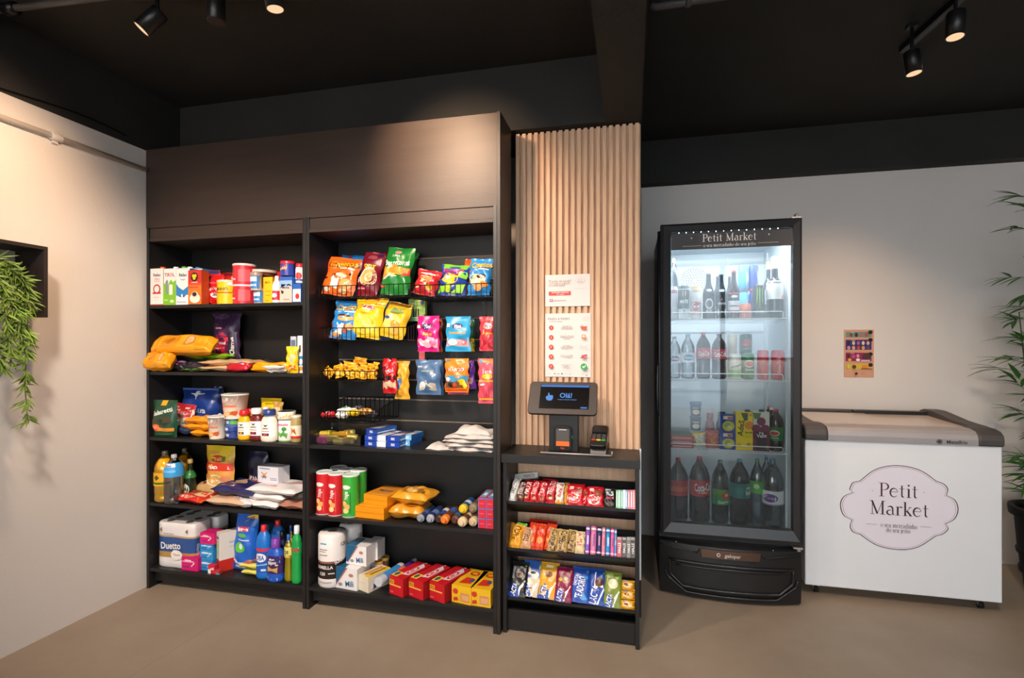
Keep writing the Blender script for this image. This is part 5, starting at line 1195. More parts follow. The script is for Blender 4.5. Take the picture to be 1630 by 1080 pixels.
crisps('crisp bag with blue, green and yellow print in top right basket', 699, 746, 424, zB, '#24409c', [('r', 0, .84, 1, 1, '#68b02c'), ('t', 'Fandangos', .5, .80, .8, .12, '#d6446a', 4), ('r', .25, .62, .7, .69, '#c7232e'), ('e', .45, .50, .30, .15, '#eec01e'), ('e', .35, .54, .10, .05, '#f4efe2'), ('p', [(.0, .05), (.25, .1), (.35, .35), (.05, .3)], '#8ccc2c'), ('p', [(.5, .1), (.9, .1), (.95, .4), (.7, .35)], '#8ccc2c'), ('e', .4, .22, .14, .12, '#b8d83a'), ('r', .7, .55, .98, .75, '#7cc23a'), ('r', .4, .02, .7, .09, '#cfd6ea')], roll=6, lean=12)
crisps('orange spotted crisp bag behind the blue bag in top right basket', 737, 758, 414, zB, '#d9501c', [('e', .3, .5, .1, .05, '#f4a64a'), ('e', .6, .3, .1, .05, '#f4a64a'), ('e', .5, .7, .1, .05, '#8c1c12')], Yq=2.36, roll=5)
crisps('blue crisp bag with black and yellow lettering in top right basket', 747, 784, 414, zB, '#2f86c8', chee('', [('e', .45, .42, .38, .14, '#f0c292'), ('e', .6, .5, .2, .07, '#3a2018'), ('e', .3, .34, .18, .07, '#f4dcc0'), ('e', .5, .22, .2, .10, '#e9a46a'), ('e', .75, .3, .16, .08, '#e8883a')]), roll=4, lean=8)
# second basket
crisps('red and orange crisp bag behind the blue one in second basket', 516, 548, 478, zC, '#cc3a1c', [('e', .3, .5, .14, .05, '#f09a3a'), ('e', .3, .35, .14, .05, '#f09a3a'), ('e', .3, .2, .14, .05, '#f09a3a')], Yq=2.37, roll=8)
crisps('blue crisp bag with orange snacks, left in second basket', 529, 573, 483, zC, '#2c80c4', chee('', [('e', .55, .52, .32, .08, '#f0a25c'), ('e', .50, .58, .25, .03, '#3a2018'), ('p', [(.25, .15), (.5, .1), (.55, .38), (.3, .4)], '#efe6e2'), ('e', .6, .26, .12, .12, '#a05a4a'), ('e', .78, .3, .12, .08, '#f0b27a'), ('e', .25, .1, .16, .06, '#f0b27a')]), roll=5, lean=12)
crisps('blue crisp bag corner between the two yellow bags', 612, 629, 481, zC, '#2a74b8', [], Yq=2.40, roll=3)
crisps('plain yellow crisp bag with red oval logo in second basket', 561, 613, 477, zC, '#f0be1c', [('p', [(.2, .62), (.8, .66), (.82, .80), (.25, .76)], '#f0ece4'), ('p', [(.22, .64), (.78, .675), (.80, .785), (.27, .75)], '#cb2030'), ('t', "Lay's", .52, .715, .42, .10, '#fff', 6), ('p', [(.3, .88), (.75, .90), (.75, .96), (.3, .94)], '#c4453a'), ('e', .5, .3, .4, .22, '#f4cd4a'), ('e', .6, .35, .16, .10, '#f7dc7a'), ('r', .3, .56, .6, .58, '#c99a1c')], roll=8, lean=12)
crisps('yellow ridged crisp bag with chips picture, right in second basket', 604, 650, 487, zC, '#e8b428', [('r', .05, .9, .95, .99, '#8a5a1c'), ('p', [(.3, .66), (.8, .70), (.75, .86), (.35, .82)], '#7a9a5a'), ('e', .45, .42, .36, .20, '#f3c86a'), ('e', .38, .5, .18, .08, '#f8e0a8'), ('e', .62, .36, .18, .10, '#e89a3a'), ('e', .2, .52, .13, .04, '#2f4f9c'), ('e', .6, .2, .2, .1, '#f0b85a')], roll=12, lean=14)
# third basket of small yellow packs
k = 0
for i, (u0, u1, vt, Yq, rl, lb) in enumerate(((512, 530, 590, 2.32, 35, 'lying leftmost'), (524, 543, 583, 2.33, -20, 'second from left at the front'), (538, 560, 579, 2.36, 10, 'standing in the middle of the pile'),
        (556, 580, 571, 2.42, 8, 'tallest one at the back of the pile'), (552, 570, 584, 2.32, -8, 'upright at the front centre'), (567, 582, 582, 2.33, 6, 'upright, third from right'), (578, 590, 580, 2.34, 5, 'upright, second from right'), (587, 597, 578, 2.34, 8, 'rightmost, against the basket side'), (528, 548, 586, 2.41, 40, 'fallen over at the back left'))):
    bag('snack_pack', 'snack', 'small yellow snack pack in the third basket, ' + lb, u0, u1, vt, zD, Yq, '#eda91c', [('p', [(.2, .2), (.6, .15), (.8, .5), (.3, .6)], '#f4cf6a'), ('e', .5, .6, .2, .08, '#a04a14'), ('r', .15, .78, .85, .84, '#d07c12')], t=.025, lean=10, roll=rl, wr=1.5, group='small yellow snack packs')
# lowest basket of bars
for i, (u0, u1, c, c2, dy, dz, yw, lb) in enumerate(((512, 532, '#c6202a', '#e8d8d0', .0, 0, 20, 'red and white'), (532, 552, '#e6e4dc', '#2a6a4a', .0, 0, -14, 'white and green'), (534, 566, '#e9e6de', '#c9cfd6', .02, .016, 6, 'white'), (552, 570, '#e6c01c', '#8a6a10', -.005, .012, 12, 'bright yellow'),
        (570, 590, '#c9924a', '#5a3a1c', .01, .02, 40, 'tan paper'), (538, 556, '#1f5a42', '#c9d6c8', .07, .02, -30, 'dark green'), (556, 576, '#2e3036', '#8a9098', .09, .02, 12, 'black'), (578, 598, '#4a4c52', '#a0a4aa', .06, .0, -18, 'grey'))):
    sack('sweet_bar', 'sweet bar', lb + ' wrapped sweet bar in the lowest wire basket', u0, u1, zE + dz, 2.315 + dy, .035, .020, c, [('r', .1, .3, .9, .7, c2), ('r', .3, .4, .7, .6, c)], along='x', yaw=yw, wr=1.2)

# ---------------- hanging bags on prongs
def prong(u, v, Yf):
    p = at(u, v, Yf); q = PB(); q.tube([(0, 0, 0), (0, 2.501 - Yf - .003, 0)], .0028, 6); q.tube([(0, 0, 0), (0, -.006, .012)], .0028, 6)
    e = tag(q.build('prong_hook', 'wire', None, loc=(p.x, Yf, p.z)), None, 'hook', 'prong hooks on the slatwall'); return e
def hang(label, u0, u1, vt, vb, Yq, col, its, t=.03, roll=0, mat='film', name='sweet_bag', cat='sweets', dy=0, **k):
    return bag(name, cat, label, u0, u1, vt, 0, Yq, col, list(its), t=t, roll=roll, vb=vb, free=True, mat=mat, wr=1.2, **k)
HK = [(677, 505, 2.35, 'hook holding the pink sweets bag'), (728, 505, 2.35, 'hook holding the light blue sweets bag'), (774, 505, 2.35, 'hook holding the coral sweets bag at right edge'), (668, 477, 2.42, 'hook holding the pale green cards'),
      (621, 572, 2.36, 'hook holding the red peanut bag'), (680, 573, 2.36, 'hook holding the slate blue bag'), (724, 572, 2.36, 'hook holding the orange gummy bag'), (777, 572, 2.36, 'hook holding the long pink bag')]
for u, v, yq, lb in HK: prong(u, v, yq)['label'] = 'black ' + lb
hang('orange bag hanging behind the pink sweets bag', 688, 704, 508, 561, 2.40, '#d9641c', [('r', .5, .1, 1, .5, '#2a6ab0')])
hang('dark red bag hanging just behind the pink sweets bag', 680, 700, 507, 557, 2.375, '#a8163a', [])
hang('hot pink bag of kiss sweets on slatwall', 662, 698, 503, 560, 2.34, '#d3187c', [('e', .50, .70, .26, .09, '#20265c'), ('t', 'Fini', .50, .70, .34, .10, '#fff', 3), ('t', 'Beijos', .50, .50, .58, .09, '#f0dc3a'), ('p', [(.05, .12), (.95, .10), (.95, .36), (.5, .42), (.05, .34)], '#e8a8b4'), ('e', .3, .24, .16, .08, '#f6e4e0'), ('e', .7, .24, .17, .08, '#e86a98'), ('e', .5, .3, .1, .05, '#f8ece8'), ('r', .04, .66, .2, .74, '#e8e4e0')])
hang('green and yellow bag behind the light blue sweets bag', 738, 754, 508, 560, 2.385, '#1f5a38', [('r', 0, .0, 1, .4, '#d9b51c')])
hang('light blue bag of teeth sweets on slatwall', 709, 749, 504, 560, 2.34, '#2f9fd2', [('e', .50, .72, .22, .09, '#20265c'), ('t', 'Fini', .50, .72, .30, .10, '#fff', 3), ('t', 'Dentaduras', .50, .54, .7, .08, '#f0a81c'), ('p', [(.05, .14), (.95, .14), (.95, .40), (.05, .40)], '#e0a0a0'), ('e', .3, .27, .2, .09, '#f6ece8'), ('e', .7, .27, .2, .09, '#d86a78'), ('e', .7, .27, .1, .04, '#f8f0ec'), ('r', .06, .7, .2, .8, '#e8e4e0')])
hang('coral red sweets bag at the right edge of slatwall', 763, 786, 504, 559, 2.34, '#d8404c', [('e', .60, .72, .30, .09, '#f0e0dc'), ('t', 'Fini', .62, .72, .4, .10, '#20265c', 3), ('t', 'Amora', .6, .52, .7, .08, '#f2c93a'), ('p', [(.05, .08), (.95, .08), (.95, .36), (.5, .30), (.05, .36)], '#a8283a')])
for k_, (u0, u1, yq, lb) in enumerate(((659, 680, 2.44, 'rear pale green card of batteries on slatwall'), (651, 678, 2.42, 'front pale green card of batteries on slatwall'))):
    carton('battery_card', 'card', lb, u0, u1, 474, zof(665, 512, yq), yq, .006, '#a9c46a', [('p', [(0, 0), (.6, 0), (.3, .6), (0, .8)], '#7fb87a'), ('r', .28, .18, .36, .52, '#1c2a1c'), ('r', .42, .18, .50, .52, '#1c2a1c'), ('r', .56, .18, .64, .52, '#1c2a1c'), ('r', .2, .14, .7, .17, '#e6ecd8'), ('e', .82, .78, .1, .08, '#6a5aa8'), ('r', .35, .90, .62, .94, '#1c1c1c'), ('r', .1, .72, .4, .75, '#e6ecd8')], yaw=-3, group='pale green cards')
hang('yellow snack bag hanging behind the red peanut bag', 627, 649, 575, 636, 2.385, '#dda22a', [('t', 'MIX', .35, .62, .4, .1, '#3a2a10'), ('p', [(.1, .3), (.5, .25), (.55, .55), (.1, .55)], '#3a78b8'), ('e', .4, .14, .3, .06, '#c4862a')])
hang('red peanut bag hanging on slatwall, narrow', 608, 631, 571, 627, 2.35, '#c4161e', [('t', 'agtal', .5, .66, .6, .12, '#f0d8d8', 10), ('r', .03, .38, .97, .50, '#20181a'), ('p', [(.05, .12), (.95, .14), (.95, .38), (.05, .38)], '#d2b596'), ('e', .3, .26, .2, .08, '#e6d2b6'), ('e', .7, .25, .2, .08, '#c9a47a')])
hang('slate blue bag of marshmallows on the slatwall', 661, 701, 573, 629, 2.35, '#4a6a90', [('r', .25, .66, .75, .70, '#9aa48c'), ('p', [(.15, .12), (.85, .12), (.85, .34), (.6, .30), (.45, .42), (.2, .34)], '#b0a898'), ('e', .3, .26, .14, .12, '#d8d4cc'), ('e', .7, .28, .16, .08, '#cfc8bc'), ('r', .1, .78, .3, .82, '#c9d4e2')], t=.04)
hang('slate blue bag edge behind the front slate blue bag', 684, 703, 575, 630, 2.385, '#3f5c80', [])
carton('hang_card', 'card', 'small coral card hanging above the slate blue bag', 667, 676, 556, zof(671, 573, 2.44), 2.44, .005, '#d8646a')
hang('purple sweets bag behind the orange gummy bag', 738, 756, 574, 620, 2.385, '#5a2a80', [('e', .5, .3, .3, .12, '#c9a08a')], roll=-4)
hang('red edge of a bag below the orange gummy bag', 712, 746, 578, 629, 2.40, '#c8304a', [('r', .1, .04, .9, .12, '#4a6ab8')])
hang('orange gummy bag with red and white lettering', 707, 746, 571, 625, 2.35, '#ee8420', [('t', 'HARIBO', .50, .67, .78, .12, '#c42222'), ('t', 'HARIBO', .50, .675, .76, .105, '#fbeee0'), ('r', .03, .30, .97, .50, '#3f8fb8'), ('r', .03, .13, .97, .34, '#7a4a2c'), ('e', .75, .30, .16, .10, '#f0d01c'), ('e', .85, .20, .08, .08, '#f0d01c'), ('e', .3, .24, .14, .07, '#2a1a14'), ('e', .15, .38, .08, .06, '#e6dcd0'), ('e', .45, .22, .08, .06, '#c8452c'), ('p', [(.02, .9), (.3, .96), (.1, .99)], '#3f8fb8'), ('r', .05, .04, .95, .1, '#e0541c')])
hang('long pink bag of sour belts at the right end of slatwall', 760, 786, 571, 643, 2.34, '#e0566a', [('t', 'HAR', .62, .70, .7, .075, '#f6ece4'), ('p', [(.3, .92), (.9, .88), (.9, .98), (.2, .98)], '#e98a2c'), ('e', .2, .94, .12, .04, '#3f9fb8'), ('e', .6, .60, .34, .06, '#f0c23a'), ('r', .1, .48, .95, .52, '#f0a83a'), ('r', .05, .08, .95, .12, '#f0a83a'), ('e', .3, .42, .14, .02, '#f6dcd8')] + [('r', .1 + .14 * i, .14, .14 + .14 * i, .40, '#c9424f') for i in range(6)])

# ================================================================ MIDDLE BAY: WORK SHELF
BACK_Y[0] = 2.512
# clear tray with wrapped sweets
e = empty('clear_tray', (span(492, 567, 2.27)[0], 2.27, Z3 + .0006), (0, 0, 0), 'clear plastic tray with foil wrapped sweets, left on work shelf', 'tray')
w_ = span(492, 567, 2.27)[1]; q = PB(); q.box(-w_ / 2, w_ / 2, 0, .17, 0, .003); q.box(-w_ / 2, w_ / 2, 0, .003, 0, .05); q.box(-w_ / 2, w_ / 2, .167, .17, 0, .05); q.box(-w_ / 2, -w_ / 2 + .003, 0, .17, 0, .05); q.box(w_ / 2 - .003, w_ / 2, 0, .17, 0, .05); q.build('tray_box', 'wrap', e)
q = PB(); q.box(-w_ / 2 - .001, w_ / 2 + .001, .16, .172, .052, .082); q.build('tray_lid_edge', 'wrap', e)
sw = [(495, '#d82a96', 'magenta'), (508, '#d82a96', 'magenta'), (521, '#b9a640', 'olive gold'), (534, '#d8c25c', 'pale gold'), (547, '#c9a83c', 'gold'), (502, '#c9b23c', 'gold'), (515, '#d13a8c', 'pink'), (528, '#c8a030', 'gold'), (541, '#cf9a2e', 'amber gold'), (553, '#b8a84a', 'olive gold'), (513, '#8a7a2a', 'dark gold'), (550, '#d6c87a', 'pale gold')]
pos = ['front row, first', 'front row, second', 'front row, third', 'front row, fourth', 'front row, fifth', 'middle row, first', 'middle row, second', 'middle row, third', 'middle row, fourth', 'middle row, fifth', 'back row, left', 'back row, right']
for i, (u, c, nm) in enumerate(sw):
    row = 0 if i < 5 else 1 if i < 10 else 2
    Yq = 2.295 + row * .045; p = at(u + 6, VH, Yq); zz = Z3 + .018 + (.014 if row else 0) + .004 * (i % 3)
    a = R((i * 57) % 180 - 90) * .35; dx, dy = math.cos(a) * .032, math.sin(a) * .02
    roll_pack('wrapped_sweet', 'sweet', nm + ' foil wrapped sweet in the clear tray, ' + pos[i] + ' from left', (p.x - dx, Yq - dy, zz), (p.x + dx, Yq + dy, zz + .006 * ((i % 3) - 1)), .016, c, mat='foil', group='foil wrapped sweets')
# blue wafer packs
BL = '#1d3f9e'
def wafer(label, u0, u1, Zq, Yq, d=.15, c=BL, c2=None, yaw=-6):
    return carton('wafer_box', 'wafer', label, u0, u1, 0, Zq, Yq, d, c, [('t', 'BIS', .5, .5, .4, .45, '#e6eaf4')], [('r', .05, .2, .9, .4, '#e6eaf4' if c == BL else '#2a5aa8')], T=[('p', [(.1, .1), (.9, .15), (.8, .6), (.2, .5)], '#cfc2b8'), ('e', .5, .7, .3, .1, '#8a5a3a')], side='#2d68b8', h=.026, yaw=yaw, group='blue and white wafer packs', mat='film')
wafer('blue wafer pack, lower left of the pile', 581, 600, Z3, 2.275)
wafer('white wafer pack, lower middle of the pile', 600, 615, Z3, 2.28, c='#cfd6e6')
wafer('blue wafer pack, lower right of the pile', 615, 636, Z3, 2.275)
wafer('blue wafer pack, second layer at left', 580, 599, Z3 + .0275, 2.28)
wafer('white wafer pack, second layer in the middle', 600, 614, Z3 + .0275, 2.285, c='#cfd6e6')
wafer('blue wafer pack, second layer at right', 615, 636, Z3 + .0275, 2.28)
wafer('blue wafer pack on the top, slightly turned', 581, 601, Z3 + .055, 2.30, yaw=-14)
wafer('light blue wafer pack at the far right of the pile', 640, 653, Z3, 2.33, .12, '#6aa8d0')
wafer('light blue wafer pack stacked on the far right one', 641, 654, Z3 + .0275, 2.335, .12, '#7ab4d8')
# folded cloths
def cloth(label, u0, u1, Zq, Yq, d, t, sd, hump=.0):
    xc, w = span(u0, u1, Yq); rr = random.Random(sd); pb = PB(); nx, ny = 22, 12
    ph = [rr.uniform(0, 6) for _ in range(5)]
    def top(s, v):
        ed = max(0, 1 - abs(2 * s - 1) ** 5) ** .5 * max(0, 1 - abs(2 * v - 1) ** 5) ** .5
        return t * ed * (.75 + .25 * math.sin(5 * s + ph[0] + 3 * v)) + hump * ed * math.exp(-((s - .45) / .3) ** 2) + .004 * math.sin(17 * s + ph[1]) * ed
    for sg in (1, 0):
        vs = []
        for j in range(ny + 1):
            for i in range(nx + 1):
                s, v = i / nx, j / ny
                xo = (s - .5) * w * (1 + .05 * math.sin(7 * v + ph[2])); yo = v * d + .010 * math.sin(9 * s + ph[3]) * (1 - v)
                vs.append((xo, yo, max(.001, top(s, v)) if sg else 0))
        fs = []
        for j in range(ny):
            for i in range(nx):
                a = j * (nx + 1) + i; f = (a, a + 1, a + nx + 2, a + nx + 1); fs.append(f if sg else f[::-1])
        pb.add(vs, fs, '#fff', 0, True)
    return finish(pb, 'folded_cloth', 'cloth', (xc, Yq, Zq + .0006), (0, 0, 0), label, 'cloth', 'white folded cloths')
cloth('white cloth, bottom of the folded stack', 718, 784, Z3, 2.262, .18, .022, 1)
cloth('white cloth laid out to the left of the folded stack', 678, 722, Z3, 2.268, .15, .020, 2)
cloth('white cloth, second in the folded stack', 712, 785, Z3 + .021, 2.27, .17, .020, 3)
cloth('white cloth, third in the folded stack', 704, 784, Z3 + .039, 2.275, .17, .020, 4)
cloth('white cloth, fourth in the folded stack', 706, 783, Z3 + .056, 2.285, .15, .018, 5)
cloth('white bunched cloth on top of the folded stack', 717, 778, Z3 + .071, 2.30, .13, .026, 6, .012)

# ================================================================ MIDDLE BAY, CRISP TUBES AND BISCUITS
def tube(label, u0, u1, vt, Yq, c, sub):
    return can('crisp_tube', 'crisps', label, u0, u1, vt, Z4, Yq, c, [('e', .46, .72, .18, .05, '#efe6e0'), ('t', 'Pringles', .46, .52, .20, .16, '#f6efe8', 90), ('e', .40, .33, .10, .06, '#f0c07a'), ('e', .52, .26, .12, .06, '#eba85a'), ('e', .46, .16, .12, .06, '#f2cf94'), ('r', .62, .1, .66, .6, sub), ('r', 0, 0, 1, .02, '#c9c4c0')], lid='#d6dad8', lidh=.035, neck=1, group='tall crisp tubes')
tube('green crisp tube, far left at the back, only lid showing', 523, 546, 744, 2.42, '#2f9a34', '#1f6a24')
tube('green crisp tube at the back between red and green ones', 540, 562, 747, 2.385, '#2f9a34', '#1f6a24')
tube('green crisp tube behind at the right of the group', 560, 583.5, 748, 2.36, '#359e38', '#1f6a24')
tube('red crisp tube, leftmost in front', 503, 525, 751, 2.30, '#c71f28', '#e04a44')
tube('red crisp tube, second in front', 524.8, 546.6, 753, 2.30, '#c71f28', '#e04a44')
tube('green crisp tube in the front row beside two red ones', 547, 570.5, 755, 2.30, '#37a336', '#1f6a24')
OB = '#e58f16'
def bbox(label, u0, u1, zq, Yq, d, h, yaw=0, n=1):
    return carton('biscuit_box', 'biscuits', label, u0, u1, 0, zq, Yq, d, OB, [('r', .02, .46, .98, .52, '#c9740e')], T=[('p', [(.2, .2), (.8, .25), (.75, .8), (.25, .7)], '#c98a4a'), ('t', 'Negresco', .5, .5, .6, .14, '#5a2a10', 0), ('r', .1, .05, .9, .12, '#f2b13c')], h=h, yaw=yaw, mat='film', group='orange biscuit boxes')
bbox('orange biscuit box, lower one', 561, 612, Z4, 2.275, .20, .055, -4)
bbox('orange biscuit box, upper one with dark lettering', 577, 619, Z4 + .056, 2.30, .18, .048, -10)
GD = '#cf8a22'
sack('biscuit_bag', 'biscuits', 'golden bag of biscuits, lower of the two crossed ones', 617, 670, Z4, 2.275, .17, .062, GD, [('p', [(.15, .2), (.85, .2), (.8, .8), (.2, .8)], '#b3701a')], along='x', wr=1.2, yaw=2, mat='film', group='golden biscuit bags')
sack('biscuit_bag', 'biscuits', 'golden bag of biscuits, upper with brown biscuit picture', 616, 676, Z4 + .064, 2.29, .16, .055, '#d99628', [('p', [(.15, .2), (.85, .2), (.8, .85), (.2, .8)], '#a8702a'), ('e', .6, .6, .2, .2, '#d9a85a'), ('e', .35, .5, .15, .15, '#e0b878')], along='x', wr=1.2, yaw=-5, mat='film', group='golden biscuit bags')
def cookie(label, ua, ub, Ya, Yb2, r, c, bands, dz=0):
    a = at(ua, VH, Ya); b = at(ub, VH, Yb2)
    return roll_pack('biscuit_roll', 'biscuits', label, (a.x, Ya, Z4 + r + .001 + dz), (b.x, Yb2, Z4 + r + .001 + dz), r, c, bands, group='rolls of biscuits')
cookie('dark blue biscuit roll next to the golden bag', 668, 690, 2.262, 2.44, .021, '#2a3a66', [(.3, .6, '#4a6aa0'), (.0, .1, '#8a8c94')])
cookie('second dark blue biscuit roll, silver end', 683, 702, 2.262, 2.44, .021, '#24305c', [(.3, .55, '#5a7ab0'), (.0, .12, '#9a9ca4')])
cookie('brown and blue biscuit roll in the middle', 697, 716, 2.262, 2.44, .021, '#3f2a24', [(.2, .5, '#2c4a8c'), (.5, .7, '#d8d4d0')])
cookie('orange ended biscuit roll with brown top', 706, 727, 2.258, 2.44, .022, '#6a3a26', [(.0, .22, '#e2792a'), (.5, .8, '#3a5a9c')])
cookie('brown biscuit roll right of the orange ended one', 722, 738, 2.262, 2.42, .022, '#5a3428', [(.2, .4, '#2c6a9c'), (.6, .8, '#8a5a44')])
cookie('blue and yellow biscuit roll lying on top of others', 735, 752, 2.30, 2.46, .022, '#27508c', [(.0, .2, '#e0bc2a'), (.4, .6, '#d8e0ea')], .044)
cookie('cream and brown biscuit roll at shelf edge', 735, 752, 2.258, 2.40, .023, '#d6c09a', [(.2, .5, '#5a3428')])
cookie('second cream and brown biscuit roll before red boxes', 748, 764, 2.258, 2.40, .022, '#c9ae88', [(.25, .6, '#5a2f24')])
cookie('brown biscuit roll lying on the cream rolls', 748, 766, 2.31, 2.47, .022, '#8a7a5c', [(.2, .5, '#6a4a34')], .046)
for i in range(3):
    for j in range(2):
        u0 = 761 + 12.5 * j; carton('juice_box', 'box', ('bottom', 'middle', 'top')[i] + ' red and blue small box, ' + ('left' if j == 0 else 'right') + ' column of the stack', u0, u0 + 12, 0, Z4 + i * .0465, 2.272, .15, '#d0283c', [('r', 0, .0, .08, 1, '#5a7ac0'), ('r', .2, .4, .8, .5, '#e05a68'), ('r', 0, .9, 1, 1, '#5a7ac0')], T=[('r', .1, .1, .9, .9, '#4fa0c8'), ('r', .3, .3, .7, .6, '#e6ecf0')], side='#3f7fc0', h=.0455, group='red and blue boxes at right end')

# ================================================================ MIDDLE BAY, BOTTOM SHELF
def towel(label, u0, u1, vt, Yq, dark='#241a18', txt=True):
    xc, w = span(u0, u1, Yq); r = w / 2; h = zof((u0 + u1) / 2, vt, Yq) - Z5
    e = empty('paper_towel_roll', (xc, Yq + r, Z5 + .0006), (0, 0, R(12)), label, 'paper towel', 'paper towel rolls')
    pb = PB(); pb.lathe([(r * .93, 0), (r, h * .03), (r, h * .17), (r, h * .46), (r, h * .50), (r, h * .95), (r * .9, h * .995), (r * .35, h)], 26, '#e6deda', colf=lambda z: '#e6deda' if z < h * .17 else dark if z < h * .46 else '#8a5a4a' if z < h * .50 else '#e8e0dc')
    pb.lathe([(r * .34, h), (r * .33, h + .001)], 16, '#8a8482')
    if txt: art(pb, s_cyl(r, 0, h, 180), PI * r, h, [('t', 'SORELLA', .42, .39, .45, .06, '#f0ecea'), ('t', '120', .38, .27, .2, .06, '#f0ecea'), ('r', .52, .265, .66, .285, '#cfc9c6'), ('r', .32, .82, .48, .845, '#3a9ad0'), ('r', .3, .72, .5, .73, '#6a6462'), ('r', .3, .68, .46, .69, '#6a6462'), ('r', .3, .62, .5, .63, '#6a6462'), ('t', '120', .88, .80, .16, .07, '#3a3432'), ('t', 'SORELLA', .80, .52, .3, .08, '#f0ecea', 20), ('r', .3, .10, .6, .12, '#a8a09e')], lift0=3)
    pb.build('wrapped_roll', 'film', e)
    return e
t1 = towel('paper towel roll in white and black wrap, front one', 497, 536, 852, 2.255)
t2 = towel('paper towel roll standing right behind the front roll', 531, 564, 840, 2.375)
q = PB()
def mili(label, u0, u1, vt, Zq, Yq, h, d=.11):
    return carton('napkin_pack', 'napkins', label, u0, u1, vt, Zq, Yq, d, '#e3dfde', [('p', [(0, .15), (.06, .1), (.5, .82), (.55, 1), (0, 1)], '#1f5a80'), ('p', [(.06, .08), (.10, .08), (.60, .98), (.54, 1)], '#b0705a'), ('t', 'Mili', .68, .28, .34, .26, '#205a84', 6), ('e', .3, .2, .09, .08, '#8c8a90'), ('e', .75, .68, .10, .08, '#a87a6a')], T=[('p', [(0, 0), (.5, 0), (.4, .9), (0, .9)], '#1f5a80')], h=h, mat='film', yaw=-6, group='white and blue napkin packs')
mili('white and teal napkin pack, lower one', 531, 571, 0, Z5, 2.272, .105)
mili('white and teal napkin pack, lower one behind at right', 566, 592, 0, Z5, 2.40, .105, .09)
mili('white and teal napkin pack on the upper layer', 550, 584, 0, Z5 + .107, 2.30, .095)
carton('napkin_pack', 'napkins', 'plain white end of the second napkin pack on the upper layer', 584, 601, 0, Z5 + .107, 2.375, .08, '#d9d6d6', h=.09, mat='film', group='white and blue napkin packs')
carton('soap_pack', 'box', 'cream and yellow pack of soap with striped top', 568, 588, 0, Z5, 2.262, .14, '#ddd2bc', [('r', 0, .5, .7, .54, '#c9bca6')], T=[('r', .55, 0, 1, 1, '#e6c01c'), ('r', .2, .1, .5, .9, '#c98a3a'), ('r', .62, .2, .8, .9, '#8a5a2a')], h=.075, yaw=-22, mat='film')
can('spice_jar', 'jar', 'small white and red tub behind the cream soap pack', 597, 609, 893, Z5, 2.42, '#d9cdc2', [('r', .2, .35, .8, .6, '#c22a2a')], lid='#c08a3a', lidh=.16, neck=1)
can('spice_jar', 'jar', 'small brown tub with gold lid at the back', 604.5, 617, 887, Z5, 2.46, '#6a4a3a', [('r', .3, .3, .7, .6, '#8a6a54')], lid='#c09a4a', lidh=.16, neck=1)
def troll(label, ua, ub, Ya, Yb2, r, c, bands, dz=0):
    a = at(ua, VH, Ya); b = at(ub, VH, Yb2)
    return roll_pack('foil_roll', 'roll', label, (a.x, Ya, Z5 + r + .001 + dz), (b.x, Yb2, Z5 + r + .001 + dz), r, c, bands, ends=False, group='rolls of bin bags and film')
troll('purple and orange roll of bin bags at shelf edge', 589, 632, 2.262, 2.47, .020, '#3a2a6c', [(.0, .06, '#b8b4be'), (.15, .35, '#e0703a'), (.6, .75, '#e0703a')], .0)
troll('blue and clear roll of film at the shelf edge', 602, 640, 2.258, 2.45, .024, '#3f86c8', [(.0, .25, '#b9bcc4'), (.85, 1, '#c9c6c6')], .03)
troll('purple roll with orange band lying behind the blue one', 634, 658, 2.36, 2.50, .018, '#4a2a80', [(.0, .25, '#e06a3c'), (.8, 1, '#c0c4d8')], .045)
for i, (u0, u1, lb) in enumerate(((614, 646, 'left'), (645.5, 679, 'middle'), (678.5, 713, 'right'))):
    carton('cereal_box', 'cereal', 'red box with white spiral and yellow squares, ' + lb + ' of three', u0, u1, 0, Z5, 2.262 - .004 * i, .20, '#c01622', [('r', .0, .62, .35, .82, '#d9a81c'), ('t', 'NESCAU', .18, .72, .28, .12, '#7a1014'), ('r', .0, .5, .85, .58, '#e6b04a'), ('r', .08, .12, .3, .18, '#e06a6a')],
      T=[('r', .0, .05, .42, .30, '#e9bc3a'), ('e', .2, .18, .12, .1, '#3a5a6a'), ('p', [(.45, .2), (.85, .25), (.9, .8), (.55, .95), (.5, .6)], '#dcc8d0'), ('e', .66, .5, .16, .22, '#c01622'), ('e', .66, .5, .11, .15, '#e6d2d8'), ('e', .66, .48, .06, .08, '#c01622'), ('r', .6, .95, .7, 1, '#e6d2d8')], side='#a01018', h=.085, yaw=-20, group='red cereal boxes', w=.091)
for i, (u0, u1, lb) in enumerate(((719, 752, 'left'), (753, 786, 'right'))):
    carton('noodle_box', 'box', 'yellow box with red print and clear window, ' + lb + ' of two', u0, u1, 0, Z5, 2.258, .19, '#e3b21c', [('r', .45, .12, .92, .62, '#c98a52'), ('r', .52, .2, .88, .5, '#d8a070'), ('e', .2, .66, .14, .16, '#c23a28'), ('p', [(.1, .1), (.35, .15), (.3, .35), (.1, .3)], '#c23a28')],
      T=[('p', [(.2, .15), (.8, .2), (.7, .5), (.3, .5)], '#c8321f'), ('e', .5, .75, .25, .12, '#c8321f'), ('e', .5, .75, .15, .06, '#e3b21c'), ('r', .6, .3, .8, .45, '#3a4a8a')], h=.080, yaw=-10 if i == 0 else -4, group='yellow boxes at right end')
